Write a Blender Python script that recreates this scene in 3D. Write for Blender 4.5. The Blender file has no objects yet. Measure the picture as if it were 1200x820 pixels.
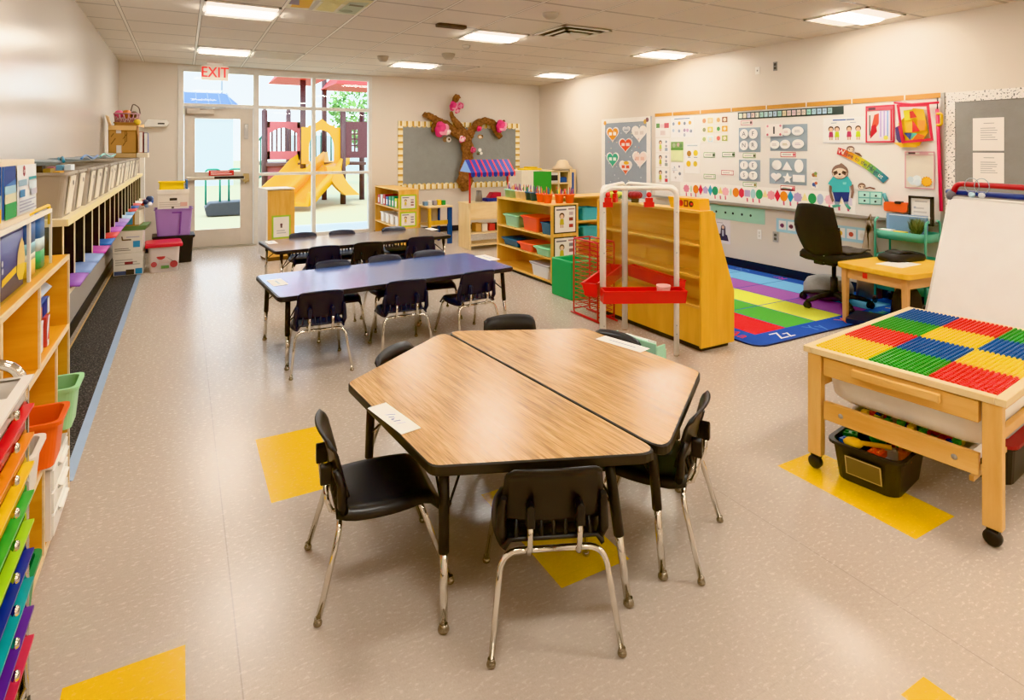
import bpy, math, random
from mathutils import Vector, Matrix
D = bpy.data
SC = bpy.context.scene
COL = SC.collection
rnd = random.Random(11)
PI = math.pi
V = Vector

# ---------------------------------------------------------------- camera solution (taken from the photo's vanishing points)
FPX, VPX, HZ, CX, CH, CEIL = 695.7, 213.9, 174.0, 600.0, 1.438, 2.632
YAW = math.atan((CX - VPX) / FPX)
XL, XR, YB, YF = -0.756, 5.916, 9.59, -2.3
def ray(u, v):
    a = (u - CX) / FPX
    return (a*math.cos(YAW) + math.sin(YAW), -a*math.sin(YAW) + math.cos(YAW), (HZ - v)/FPX)
def pz(u, v, z=0.0):
    d = ray(u, v); t = (z - CH)/d[2]; return V((d[0]*t, d[1]*t, z))
def pX(u, v, x=XR):
    d = ray(u, v); t = x/d[0]; return V((x, d[1]*t, CH + d[2]*t))
def pY(u, v, y=YB):
    d = ray(u, v); t = y/d[1]; return V((d[0]*t, y, CH + d[2]*t))

# ---------------------------------------------------------------- materials
def lin(h):
    if not isinstance(h, str): return tuple(h)
    h = h.lstrip('#')
    o = []
    for i in (0, 2, 4):
        c = int(h[i:i+2], 16)/255
        o.append(c/12.92 if c <= .04045 else ((c+.055)/1.055)**2.4)
    return tuple(o)
MC = {}
def newmat(name):
    m = D.materials.new(name); m.use_nodes = True
    nt = m.node_tree; nt.nodes.clear()
    out = nt.nodes.new('ShaderNodeOutputMaterial'); bs = nt.nodes.new('ShaderNodeBsdfPrincipled')
    nt.links.new(bs.outputs[0], out.inputs[0])
    return m, nt, bs, out
def nd(nt, t, **k):
    n = nt.nodes.new(t)
    for a, b in k.items(): setattr(n, a, b)
    return n
def val(nt, op, a, b=None, c=None):
    n = nt.nodes.new('ShaderNodeMath'); n.operation = op
    for i, x in enumerate((a, b, c)):
        if x is None: continue
        if isinstance(x, (int, float)): n.inputs[i].default_value = x
        else: nt.links.new(x, n.inputs[i])
    return n.outputs[0]
def ramp(nt, fac, stops):
    r = nt.nodes.new('ShaderNodeValToRGB'); e = r.color_ramp.elements
    while len(e) < len(stops): e.new(.5)
    for i, (p, c) in enumerate(stops): e[i].position = p; e[i].color = (*lin(c), 1)
    nt.links.new(fac, r.inputs[0]); return r.outputs[0]
def mixc(nt, fac, a, b):
    m = nt.nodes.new('ShaderNodeMix'); m.data_type = 'RGBA'
    for s, x in ((0, fac), (6, a), (7, b)):
        if isinstance(x, (int, float)): m.inputs[s].default_value = x
        elif isinstance(x, (str, tuple)): m.inputs[s].default_value = (*lin(x), 1)
        else: nt.links.new(x, m.inputs[s])
    return m.outputs[2]
def coords(nt, scale=(1, 1, 1), rot=(0, 0, 0), src='Object'):
    t = nt.nodes.new('ShaderNodeTexCoord'); mp = nt.nodes.new('ShaderNodeMapping')
    mp.inputs['Scale'].default_value = scale; mp.inputs['Rotation'].default_value = rot
    nt.links.new(t.outputs[src], mp.inputs[0]); return mp.outputs[0]
def noise(nt, co, scale, detail=3, rough=.5):
    n = nt.nodes.new('ShaderNodeTexNoise'); n.inputs['Scale'].default_value = scale
    n.inputs['Detail'].default_value = detail; n.inputs['Roughness'].default_value = rough
    nt.links.new(co, n.inputs['Vector']); return n.outputs[0]
def bump(nt, bs, h, strength=.2, dist=.002):
    b = nt.nodes.new('ShaderNodeBump'); b.inputs['Strength'].default_value = strength; b.inputs['Distance'].default_value = dist
    nt.links.new(h, b.inputs['Height']); nt.links.new(b.outputs[0], bs.inputs['Normal'])
def shade(c, k):
    c = lin(c); return tuple(min(1, x*k) for x in c)
def C(h, rough=.5, metal=0.0, amt=.07, sc=9.0):
    """plain painted / moulded / printed surface with a little mottling"""
    key = (h, rough, metal)
    if key in MC: return MC[key]
    m, nt, bs, out = newmat('surface_%s_%d_%d' % (str(h).strip('#'), rough*100, metal*100))
    n = noise(nt, coords(nt), sc, 3)
    nt.links.new(mixc(nt, n, shade(h, 1-amt), shade(h, 1+amt)), bs.inputs['Base Color'])
    bs.inputs['Roughness'].default_value = rough; bs.inputs['Metallic'].default_value = metal
    MC[key] = m; return m
def wood(name, light, dark, axis='x', rough=.38, scale=7.0, rot=(0, 0, 0), contrast=1.0):
    key = ('wood', name, axis)
    if key in MC: return MC[key]
    m, nt, bs, out = newmat(name+'_'+axis)
    s = {'x': (.12, 1, 1), 'y': (1, .12, 1), 'z': (1, 1, .12)}[axis]
    co = coords(nt, s, rot)
    a = noise(nt, co, scale*2.2, 6, .62); b = noise(nt, coords(nt, (1, 1, 1)), 1.7, 2)
    f = val(nt, 'ADD', val(nt, 'MULTIPLY', a, .75), val(nt, 'MULTIPLY', b, .25))
    w = .16/contrast
    nt.links.new(ramp(nt, f, [(.5-w, dark), (.5+w, light)]), bs.inputs['Base Color'])
    bs.inputs['Roughness'].default_value = rough
    bump(nt, bs, a, .05, .001)
    MC[key] = m; return m
def glassmat(name='clear_pane', tint='#fbfdfc', refl=.9):
    if name in MC: return MC[name]
    m, nt, bs, out = newmat(name); nt.nodes.remove(bs)
    t = nd(nt, 'ShaderNodeBsdfTransparent'); g = nd(nt, 'ShaderNodeBsdfGlossy'); mx = nd(nt, 'ShaderNodeMixShader')
    co = coords(nt); n = noise(nt, co, 1.5, 2)
    nt.links.new(mixc(nt, n, tint, shade(tint, 1.02)), t.inputs[0]); g.inputs['Roughness'].default_value = .02
    fr = nd(nt, 'ShaderNodeLayerWeight'); fr.inputs[0].default_value = .5
    nt.links.new(val(nt, 'ADD', .025*refl, val(nt, 'MULTIPLY', val(nt, 'POWER', fr.outputs['Facing'], 5.0), .6*refl)), mx.inputs[0])
    nt.links.new(t.outputs[0], mx.inputs[1]); nt.links.new(g.outputs[0], mx.inputs[2]); nt.links.new(mx.outputs[0], out.inputs[0])
    MC[name] = m; return m
def milky(h, alpha=.55, rough=.3):
    """translucent plastic: lets some of what is behind show through"""
    key = ('milky', h, alpha)
    if key in MC: return MC[key]
    m, nt, bs, out = newmat('translucent_'+h.strip('#'))
    n = noise(nt, coords(nt), 6, 2)
    nt.links.new(mixc(nt, n, shade(h, .95), shade(h, 1.04)), bs.inputs['Base Color'])
    bs.inputs['Roughness'].default_value = rough
    t = nd(nt, 'ShaderNodeBsdfTransparent'); t.inputs[0].default_value = (*shade(h, 1.0), 1)
    mx = nd(nt, 'ShaderNodeMixShader'); mx.inputs[0].default_value = alpha
    nt.links.new(t.outputs[0], mx.inputs[1]); nt.links.new(bs.outputs[0], mx.inputs[2]); nt.links.new(mx.outputs[0], out.inputs[0])
    MC[key] = m; return m
def emis(name, h, strength):
    if name in MC: return MC[name]
    m, nt, bs, out = newmat(name)
    n = noise(nt, coords(nt), 3, 1)
    nt.links.new(mixc(nt, n, h, shade(h, 1.01)), bs.inputs['Emission Color'])
    bs.inputs['Base Color'].default_value = (*lin(h), 1); bs.inputs['Emission Strength'].default_value = strength
    MC[name] = m; return m
CHROME = lambda: C('#e2ddd4', .09, 1.0, .03)
STEEL = lambda: C('#b9b6b2', .35, .9, .04)
BLACK = lambda: C('#17161a', .42)
WHITE = lambda: C('#eeeae4', .45)
MAPLE = lambda ax='x': wood('maple_ply', '#f0c373', '#dda348', ax)
AMBER = lambda ax='x': wood('amber_ply', '#eeb04a', '#d68a1c', ax)
BIRCH = lambda ax='x': wood('birch_ply', '#f2dcb0', '#e3c38a', ax)
EDGEB = lambda: wood('ply_edge', '#f1dcb5', '#dfc08c', 'y', scale=14)

# ---------------------------------------------------------------- mesh builder
def fillet(pts, r, n=5):
    pts = [V(p) for p in pts]; o = [pts[0]]
    for i in range(1, len(pts)-1):
        p, a, b = pts[i], pts[i-1], pts[i+1]
        da, db = (a-p), (b-p); rr = min(r, da.length*.48, db.length*.48)
        s, e = p + da.normalized()*rr, p + db.normalized()*rr
        for k in range(n+1):
            t = k/n; o.append(s*(1-t)**2 + p*2*t*(1-t) + e*t*t)
    o.append(pts[-1]); return o
def rrect(w, d, r, n=4, cx=0, cy=0):
    o = []
    for sx, sy, a0 in ((1, 1, 0), (-1, 1, 90), (-1, -1, 180), (1, -1, 270)):
        for k in range(n+1):
            a = math.radians(a0 + 90*k/n)
            o.append((cx + sx*(w/2-r) + r*math.cos(a), cy + sy*(d/2-r) + r*math.sin(a)))
    return o
class B:
    def __init__(s): s.v = []; s.f = []; s.mi = []; s.sm = []; s.mats = []; s.T = None
    def _m(s, m):
        if m not in s.mats: s.mats.append(m)
        return s.mats.index(m)
    def add(s, vs, fs, m, smooth=False):
        k = len(s.v); i = s._m(m)
        for p in vs:
            p = V(p); s.v.append(s.T @ p if s.T else p)
        for f in fs: s.f.append([k+j for j in f]); s.mi.append(i); s.sm.append(smooth)
        return s
    def box(s, x0, x1, y0, y1, z0, z1, m):
        vs = [(x, y, z) for z in (z0, z1) for y in (y0, y1) for x in (x0, x1)]
        return s.add(vs, [(0, 2, 3, 1), (4, 5, 7, 6), (0, 1, 5, 4), (2, 6, 7, 3), (0, 4, 6, 2), (1, 3, 7, 5)], m)
    def prism(s, poly, ax, a, b, m, smooth=False):
        f = {'z': lambda p, t: (p[0], p[1], t), 'x': lambda p, t: (t, p[0], p[1]), 'y': lambda p, t: (p[0], t, p[1])}[ax]
        n = len(poly); vs = [f(p, a) for p in poly] + [f(p, b) for p in poly]
        fs = [list(range(n))[::-1], list(range(n, 2*n))]
        s.add(vs, fs, m); k = len(s.v) - 2*n
        i = s._m(m)
        for j in range(n):
            s.f.append([k+j, k+(j+1) % n, k+n+(j+1) % n, k+n+j]); s.mi.append(i); s.sm.append(smooth)
        return s
    def loft(s, loops, m, cap0=True, cap1=True, smooth=True):
        n = len(loops[0]); vs = [p for l in loops for p in l]; fs = []
        for i in range(len(loops)-1):
            for j in range(n): fs.append((i*n+j, i*n+(j+1) % n, (i+1)*n+(j+1) % n, (i+1)*n+j))
        s.add(vs, fs, m, smooth); k = len(s.v)-len(vs); q = s._m(m)
        if cap0: s.f.append([k+j for j in range(n)][::-1]); s.mi.append(q); s.sm.append(False)
        if cap1: s.f.append([k+len(vs)-n+j for j in range(n)]); s.mi.append(q); s.sm.append(False)
        return s
    def tube(s, pts, r, m, n=8, closed=False, flat=1.0):
        pts = [V(p) for p in pts]; loops = []; N = len(pts)
        rs = r if isinstance(r, (list, tuple)) else [r]*N
        up = None
        for i, p in enumerate(pts):
            if closed: t = pts[(i+1) % N] - pts[i-1]
            else: t = pts[min(i+1, N-1)] - pts[max(i-1, 0)]
            t.normalize()
            if up is None: up = t.orthogonal().normalized()
            up = (up - t*up.dot(t)); up = up.normalized() if up.length > 1e-6 else t.orthogonal().normalized()
            w = t.cross(up)
            loops.append([p + (up*math.cos(2*PI*k/n) + w*math.sin(2*PI*k/n)*flat)*rs[i] for k in range(n)])
        if closed: loops.append(loops[0]); return s.loft(loops, m, False, False)
        return s.loft(loops, m)
    def lathe(s, prof, c, m, n=16, ax='z'):
        c = V(c); loops = []
        for r, h in prof:
            l = []
            for k in range(n):
                a = 2*PI*k/n; x, y = max(r, 1e-4)*math.cos(a), max(r, 1e-4)*math.sin(a)
                l.append(c + V({'z': (x, y, h), 'x': (h, x, y), 'y': (x, h, -y)}[ax]))
            loops.append(l)
        return s.loft(loops, m)
    def ball(s, c, r, m, n=10, sq=(1, 1, 1)):
        c = V(c); loops = []
        for i in range(1, n):
            a = PI*i/n
            loops.append([c + V((r*math.sin(a)*math.cos(2*PI*k/n)*sq[0], r*math.sin(a)*math.sin(2*PI*k/n)*sq[1], -r*math.cos(a)*sq[2])) for k in range(n)])
        return s.loft(loops, m)
    def sheet(s, fn, nu, nv, th, m):
        """thick curved sheet fn(u,v)->point"""
        P = [[V(fn(i/nu, j/nv)) for j in range(nv+1)] for i in range(nu+1)]
        vs = []; w = nv+1
        for i in range(nu+1):
            for j in range(nv+1): vs.append(P[i][j])
        for i in range(nu+1):
            for j in range(nv+1):
                du = P[min(i+1, nu)][j] - P[max(i-1, 0)][j]; dv = P[i][min(j+1, nv)] - P[i][max(j-1, 0)]
                nn = du.cross(dv); nn = nn.normalized() if nn.length > 1e-9 else V((0, 0, 1))
                vs.append(P[i][j] - nn*th)
        o = (nu+1)*w; fs = []
        for i in range(nu):
            for j in range(nv):
                a, b, c, d = i*w+j, (i+1)*w+j, (i+1)*w+j+1, i*w+j+1
                fs.append((a, b, c, d)); fs.append((o+a, o+d, o+c, o+b))
        for i in range(nu):
            a, b = i*w, (i+1)*w; fs.append((a, o+a, o+b, b)); a, b = i*w+nv, (i+1)*w+nv; fs.append((a, b, o+b, o+a))
        for j in range(nv):
            a, b = j, j+1; fs.append((a, b, o+b, o+a)); a, b = nu*w+j, nu*w+j+1; fs.append((a, o+a, o+b, b))
        return s.add(vs, fs, m, True)
    def tub(s, w, d, h, m, taper=.86, r=.03, th=.006, rim=.012, z=0, cx=0, cy=0, lip=.012):
        """open-topped moulded tote"""
        def L(k, zz, off=0): return [(cx+p[0], cy+p[1], z+zz) for p in rrect(w*k+off*2, d*k+off*2, r)]
        k1 = 1 - rim*2/max(w, d)
        s.loft([L(taper, 0), L(k1*.985, h-lip), L(k1*.985, h-lip, rim), L(k1*.985, h, rim), L(k1*.985, h, -th*.5), L(taper, th, -th)], m, True, True, False)
        return s
    def text(s, body, size, F, m, align='CENTER', n=.0006):
        """flat lettering; F(x, y, n) -> world"""
        cu = D.curves.new('lettering', 'FONT'); cu.body = body; cu.size = size; cu.align_x = align; cu.align_y = 'CENTER'; cu.resolution_u = 2
        ob = D.objects.new('lettering', cu); me = D.meshes.new_from_object(ob)
        s.add([F(p.co.x, p.co.y, n) for p in me.vertices], [list(p.vertices) for p in me.polygons], m)
        D.objects.remove(ob); D.curves.remove(cu); D.meshes.remove(me)
        return s
    def build(s, name, parent=None, loc=None, rz=0, bevel=0, seg=2):
        me = D.meshes.new(name)
        me.from_pydata([tuple(p) for p in s.v], [], s.f)
        for m in s.mats: me.materials.append(m)
        me.polygons.foreach_set('material_index', s.mi); me.polygons.foreach_set('use_smooth', s.sm)
        import bmesh
        bm = bmesh.new(); bm.from_mesh(me); bmesh.ops.recalc_face_normals(bm, faces=bm.faces); bm.to_mesh(me); bm.free()
        me.update()
        o = D.objects.new(name, me); COL.objects.link(o)
        if parent: o.parent = parent
        if loc: o.location = loc
        o.rotation_euler = (0, 0, rz)
        if bevel:
            b = o.modifiers.new('edge', 'BEVEL'); b.width = bevel; b.segments = seg; b.limit_method = 'ANGLE'; b.angle_limit = math.radians(40)
            b.harden_normals = False
        return o
def tag(o, label, cat, group=None):
    o['label'] = label; o['category'] = cat
    if group: o['group'] = group
    return o
def thing(name, label, cat, loc=(0, 0, 0), rz=0, group=None):
    o = D.objects.new(name, None); COL.objects.link(o); o.empty_display_size = .05
    o.location = loc; o.rotation_euler = (0, 0, rz); return tag(o, label, cat, group)
def stru(b, name, parent=None, **k):
    o = b.build(name, parent, **k)
    if not parent: o['kind'] = 'structure'
    return o
def dup(root, loc=None, rz=None, label=None, group=None):
    def cp(o, par):
        c = o.copy(); COL.objects.link(c)
        if par: c.parent = par
        for ch in list(o.children): cp(ch, c)
        return c
    r = cp(root, None)
    if loc is not None: r.location = loc
    if rz is not None: r.rotation_euler = (0, 0, rz)
    if label: r['label'] = label
    if group: r['group'] = group
    return r

# ---------------------------------------------------------------- flat printed things on a plane
def FR(s0, t0):   # right wall, seen from inside: x to the viewer's right = -Y
    return lambda x, y, n: V((XR - n, -(s0 + x), t0 + y))
def FB(s0, t0, yb=YB):   # back wall
    return lambda x, y, n: V((s0 + x, yb - n, t0 + y))
def FG(o, S, T):
    o, S, T = V(o), V(S).normalized(), V(T).normalized(); N = S.cross(T)
    return lambda x, y, n: o + S*x + T*y + N*n
def poly(b, F, pts, n, m, th=.0):
    k = len(pts)
    if th:
        vs = [F(p[0], p[1], n-th) for p in pts] + [F(p[0], p[1], n) for p in pts]
        fs = [list(range(k))[::-1], list(range(k, 2*k))] + [(j, (j+1) % k, k+(j+1) % k, k+j) for j in range(k)]
        b.add(vs, fs, m)
    else: b.add([F(p[0], p[1], n) for p in pts], [list(range(k))], m)
def circ(cx, cy, rx, ry=None, n=16, a0=0):
    ry = rx if ry is None else ry
    return [(cx+rx*math.cos(2*PI*k/n+a0), cy+ry*math.sin(2*PI*k/n+a0)) for k in range(n)]
def heartpts(cx, cy, w, h):
    o = []
    for k in range(28):
        t = 2*PI*k/28; x = 16*math.sin(t)**3; y = 13*math.cos(t)-5*math.cos(2*t)-2*math.cos(3*t)-math.cos(4*t)
        o.append((cx + x/32*w, cy + (y+2.5)/29*h))
    return o[::-1]
def star(cx, cy, r, k=5, q=.45):
    return [(cx+(r if i % 2 == 0 else r*q)*math.sin(PI*i/k), cy+(r if i % 2 == 0 else r*q)*math.cos(PI*i/k)) for i in range(2*k)][::-1]
def draw(b, F, w, h, items, n=.004):
    """items in 0..1 across and up the sheet"""
    for i, it in enumerate(items):
        k = it[0]; nn = n + .0005*(i+1)
        if k == 'r': _, x0, y0, x1, y1, c = it; poly(b, F, [(x0*w, y0*h), (x1*w, y0*h), (x1*w, y1*h), (x0*w, y1*h)], nn, C(c, .6))
        elif k == 'c': _, x, y, r, c = it[:5]; q = it[5] if len(it) > 5 else 1; poly(b, F, circ(x*w, y*h, r*h, r*h*q), nn, C(c, .6))
        elif k == 'p': poly(b, F, [(x*w, y*h) for x, y in it[1]], nn, C(it[2], .6))
        elif k == 'h': _, x, y, ww, hh, c = it; poly(b, F, heartpts(x*w, y*h, ww*w, hh*h), nn, C(c, .6))
        elif k == 't': _, s, x, y, hh, c = it[:6]; b.text(s, hh*h, lambda a, d, q, x=x, y=y: F(x*w+a, y*h+d, q), C(c, .6), n=nn)
        elif k == 'l':   # rows of small type that cannot be read in the photo
            _, x0, y0, x1, y1, cnt, c = it
            for j in range(cnt):
                y = y0 + (y1-y0)*(j+.5)/cnt; hh = (y1-y0)/cnt*.22; e = x1 - (x1-x0)*(.0, .12, .3, .05)[j % 4]
                poly(b, F, [(x0*w, (y-hh)*h), (e*w, (y-hh)*h), (e*w, (y+hh)*h), (x0*w, (y+hh)*h)], nn, C(c, .6))
        elif k == 'f':   # outline
            _, x0, y0, x1, y1, t, c = it; a = t*h
            X0, X1, Y0, Y1 = x0*w, x1*w, y0*h, y1*h
            for q in ((X0, Y0, X1, Y0+a), (X0, Y1-a, X1, Y1), (X0, Y0+a, X0+a, Y1-a), (X1-a, Y0+a, X1, Y1-a)):
                poly(b, F, [(q[0], q[1]), (q[2], q[1]), (q[2], q[3]), (q[0], q[3])], nn, C(c, .6))
        elif k == 'k':   # little printed child: hair, head, shirt, legs
            _, x, y, s, shirt = it; q = s*h
            def P(pts, c, z): poly(b, F, [(x*w+a*q, y*h+d*q) for a, d in pts], nn+z, C(c, .6))
            P([(-.12, 0), (-.03, 0), (-.03, .22), (-.12, .22)], '#caa183', 0); P([(.03, 0), (.12, 0), (.12, .22), (.03, .22)], '#caa183', 0)
            P([(-.17, .2), (.17, .2), (.13, .58), (-.13, .58)], shirt, .0001)
            P(circ(0, .78, .2), '#5b3a26', .0002); P(circ(0, .73, .145), '#e9c3a0', .0003)
def sheetF(b, F, w, h, col, items=(), th=.003, n=.004, rough=.6):
    poly(b, F, [(0, 0), (w, 0), (w, h), (0, h)], n, C(col, rough), th)
    draw(b, F, w, h, items, n)
def wallrect(wall, u0, v0, u1, v1):
    um = (u0+u1)/2
    if wall == 'R':
        s0, s1 = -pX(u0, v0).y, -pX(u1, v0).y; t1, t0 = pX(um, v0).z, pX(um, v1).z
    else:
        s0, s1 = pY(u0, v0).x, pY(u1, v0).x; t1, t0 = pY(um, v0).z, pY(um, v1).z
    return s0, t0, s1-s0, t1-t0
def poster(name, label, cat, wall, rect, col, items=(), n=.004, th=.003, group=None, rough=.6):
    if n < .01: th = n-.0006
    s0, t0, w, h = wallrect(wall, *rect); b = B()
    sheetF(b, FR(s0, t0) if wall == 'R' else FB(s0, t0), w, h, col, items, th, n, rough)
    return tag(b.build(name), label, cat, group)
# ================================================================= camera
cam = D.cameras.new('camera'); co = D.objects.new('camera', cam); COL.objects.link(co); SC.camera = co
cam.sensor_fit = 'HORIZONTAL'; cam.sensor_width = 36; cam.lens = FPX/1200*36; cam.shift_y = (HZ-410)/1200; cam.clip_start = .05
co.location = (0, 0, CH); co.rotation_euler = (PI/2, 0, -YAW)

# ================================================================= room shell
GX, GY, GT = -.47, 5.95, .61      # ceiling grid origin and pitch
def floor_mat():
    m, nt, bs, out = newmat('speckled_vinyl_floor')
    co_ = coords(nt); fine = noise(nt, coords(nt, (1, .45, 1)), 230, 2, .7); mid = noise(nt, coords(nt, (.5, 1, 1)), 90, 3, .6); big = noise(nt, co_, .8, 2)
    f = val(nt, 'ADD', val(nt, 'MULTIPLY', fine, .45), val(nt, 'ADD', val(nt, 'MULTIPLY', mid, .43), val(nt, 'MULTIPLY', big, .12)))
    base = ramp(nt, f, [(.3, '#b5a596'), (.5, '#bfafa0'), (.72, '#c6b7a8')])
    yel = ramp(nt, f, [(.3, '#e6b008'), (.5, '#eeba0a'), (.7, '#f3c212')])
    sp = nd(nt, 'ShaderNodeSeparateXYZ'); nt.links.new(co_, sp.inputs[0]); x, y = sp.outputs[0], sp.outputs[1]
    def inside(x0, x1, y0, y1):
        a = val(nt, 'MULTIPLY', val(nt, 'GREATER_THAN', x, x0), val(nt, 'LESS_THAN', x, x1))
        return val(nt, 'MULTIPLY', a, val(nt, 'MULTIPLY', val(nt, 'GREATER_THAN', y, y0), val(nt, 'LESS_THAN', y, y1)))
    mask = None
    for r in YELLOW:
        q = inside(*r); mask = q if mask is None else val(nt, 'MAXIMUM', mask, q)
    # welded seams between the vinyl sheets
    seam = val(nt, 'LESS_THAN', val(nt, 'ABSOLUTE', val(nt, 'SUBTRACT', val(nt, 'MODULO', val(nt, 'ADD', x, 20-.007), 1.83), 0.0)), .004)
    seam2 = val(nt, 'LESS_THAN', val(nt, 'MODULO', val(nt, 'ADD', y, 20.3), .61), .0035)
    colr = mixc(nt, mask, base, yel)
    colr = mixc(nt, val(nt, 'MULTIPLY', val(nt, 'MAXIMUM', seam, val(nt, 'MULTIPLY', seam2, .25)), .35), colr, '#83756a')
    nt.links.new(colr, bs.inputs['Base Color'])
    nt.links.new(val(nt, 'ADD', .20, val(nt, 'MULTIPLY', mid, .12)), bs.inputs['Roughness'])
    bs.inputs['Specular IOR Level'].default_value = .5
    bump(nt, bs, fine, .05, .001)
    return m
YELLOW = [(.315, .605, 2.58, 3.18), (-.28, .007, 1.40, 1.965), (2.36, 2.64, 1.19, 1.77), (1.655, 1.765, .25, .87), (1.085, 1.37, 1.62, 2.22)]
def wall_mat(name, c, rough, bp=.06):
    m, nt, bs, out = newmat(name)
    co_ = coords(nt); n = noise(nt, co_, 1.1, 2); f = noise(nt, co_, 170, 2)
    nt.links.new(mixc(nt, n, shade(c, .97), shade(c, 1.03)), bs.inputs['Base Color']); bs.inputs['Roughness'].default_value = rough
    bump(nt, bs, f, bp, .001); return m
def ceil_mat():
    m, nt, bs, out = newmat('lay_in_ceiling_tiles')
    co_ = coords(nt); sp = nd(nt, 'ShaderNodeSeparateXYZ'); nt.links.new(co_, sp.inputs[0])
    def line(ax, o):
        q = val(nt, 'MODULO', val(nt, 'ADD', sp.outputs[ax], 30*GT - o + .011), GT); return val(nt, 'LESS_THAN', q, .022)
    g = val(nt, 'MAXIMUM', line(0, GX), line(1, GY))
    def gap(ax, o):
        q = val(nt, 'MODULO', val(nt, 'ADD', sp.outputs[ax], 30*GT - o + .016), GT); return val(nt, 'LESS_THAN', q, .032)  # dark edge along each grid bar, its shade painted into the colour
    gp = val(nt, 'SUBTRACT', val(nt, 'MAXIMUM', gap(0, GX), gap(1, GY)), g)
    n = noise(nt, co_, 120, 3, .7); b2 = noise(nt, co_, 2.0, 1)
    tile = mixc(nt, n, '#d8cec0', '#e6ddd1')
    gy = val(nt, 'MULTIPLY', gap(1, GY), val(nt, 'SUBTRACT', 1.0, line(0, GX)))  # bars running across the room take the painted shade tone at full width
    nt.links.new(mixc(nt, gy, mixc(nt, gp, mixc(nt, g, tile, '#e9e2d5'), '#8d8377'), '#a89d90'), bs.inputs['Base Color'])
    nt.links.new(val(nt, 'SUBTRACT', .85, val(nt, 'MULTIPLY', g, .5)), bs.inputs['Roughness'])
    h = val(nt, 'ADD', val(nt, 'MULTIPLY', g, -1.5), val(nt, 'MULTIPLY', n, .25)); bump(nt, bs, h, .35, .004)
    return m
WALLP = wall_mat('cream_wall_paint', '#d8ccbd', .42)
WALLL = wall_mat('cream_satin_wall_paint', '#d6cec5', .21, .012)
TK = .14
stru(B().box(XL-TK, XR+TK, YF-TK, YB+TK, -.12, 0, floor_mat()), 'floor')
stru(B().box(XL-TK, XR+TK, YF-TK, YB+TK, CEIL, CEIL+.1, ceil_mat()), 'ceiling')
stru(B().box(XL-TK, XL, YF-TK, YB+TK, 0, CEIL, WALLL), 'wall_left')
stru(B().box(XR, XR+TK, YF-TK, YB+TK, 0, CEIL, WALLP), 'wall_right')
stru(B().box(XL, XR, YF-TK, YF, 0, CEIL, WALLP), 'wall_front')
WX0, WX1 = -.06, 2.71
stru(B().box(XL, WX0, YB, YB+TK, 0, CEIL, WALLP).box(WX1, XR, YB, YB+TK, 0, CEIL, WALLP).box(WX0, WX1, YB, YB+TK, 2.60, CEIL, WALLP), 'wall_back')
NAVY = C('#1d2430', .45)
stru(B().box(XR-.012, XR, YF, YB, 0, .095, NAVY), 'baseboard_right')
stru(B().box(XL, XL+.012, YF, YB, 0, .095, C('#1c1c20', .45)), 'baseboard_left')
stru(B().box(XL, WX0-.02, YB-.012, YB, 0, .095, NAVY).box(WX1+.03, XR, YB-.012, YB, 0, .095, NAVY), 'baseboard_back')

# ================================================================= glazed wall: window frame, panes and door
ALU = C('#d8d3ca', .4, .0); DOORP = C('#cfc3b4', .42)
GL = glassmat()
fx = B(); y0, y1 = YB+.0, YB+.11
for a, c in ((WX0, .015), (.925, 1.0), (2.655, WX1)): fx.box(a, c, y0, y1, 0, 2.60, ALU)
fx.box(1.765, 1.82, y0, y1, 0, 2.60, ALU)
for a, c in ((2.535, 2.60), (2.035, 2.085)): fx.box(.0, 2.70, y0+.002, y1-.002, a, c, ALU)
fx.box(1.0, 2.70, y0+.004, y1-.004, 1.03, 1.075, ALU).box(1.0, 2.70, y0+.003, y1-.003, 0, .13, ALU)
fx.box(WX0, .015, y0-.02, y0, 0, 2.61, ALU).box(.0, WX1, y0-.012, y0, 2.585, 2.61, ALU)
win = D.objects.new('window_1', None); COL.objects.link(win); win['kind'] = 'structure'
fx.build('window_frame', win, bevel=.004)
for (a, c, z0, z1) in ((.015, .925, 2.085, 2.535), (1.0, 1.765, 2.085, 2.535), (1.82, 2.655, 2.085, 2.535), (1.0, 1.765, 1.075, 2.035), (1.82, 2.655, 1.075, 2.035), (1.0, 1.765, .13, 1.03), (1.82, 2.655, .13, 1.03)):
    B().box(a, c, YB+.05, YB+.056, z0, z1, GL).build('pane', win)
door = D.objects.new('door_1', None); COL.objects.link(door); door['kind'] = 'structure'
dx0, dx1, yd = .022, .918, YB+.03
d = B()
gx0, gx1 = .155, .745
d.box(dx0, gx0, yd, yd+.045, .02, 2.03, DOORP).box(gx1, dx1, yd, yd+.045, .02, 2.03, DOORP)
d.box(gx0, gx1, yd, yd+.045, .02, .27, DOORP).box(gx0, gx1, yd, yd+.045, 1.0, 1.10, DOORP).box(gx0, gx1, yd, yd+.045, 1.87, 2.03, DOORP)
d.build('door_leaf', door, bevel=.003)
B().box(gx0, gx1, yd+.02, yd+.026, .27, 1.0, GL).build('lower_pane', door)
B().box(gx0, gx1, yd+.02, yd+.026, 1.10, 1.87, GL).build('upper_pane', door)
b = B(); b.box(.04, .80, yd-.075, yd-.035, .985, 1.03, C('#c9bfae', .35, .5)).box(.40, .79, yd-.078, yd-.07, 1.0, 1.035, BLACK())
b.box(.05, .10, yd-.06, yd, .98, 1.035, STEEL()).box(.78, .86, yd-.07, yd, .95, 1.07, C('#bda77c', .3, .8)); b.build('push_bar', door, bevel=.005)
b = B(); b.tube([(.84, yd-.06, .99), (.84, yd-.09, .98), (.80, yd-.09, .93)], .012, C('#bda77c', .3, .8)); b.build('door_handle', door)
b = B(); b.box(.05, .40, yd-.075, yd, 1.93, 2.01, C('#b3a697', .4, .3)); b.tube([(.22, yd-.09, 2.0), (.55, yd-.06, 2.03)], .011, STEEL(), 6); b.build('door_closer', door, bevel=.004)
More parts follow.
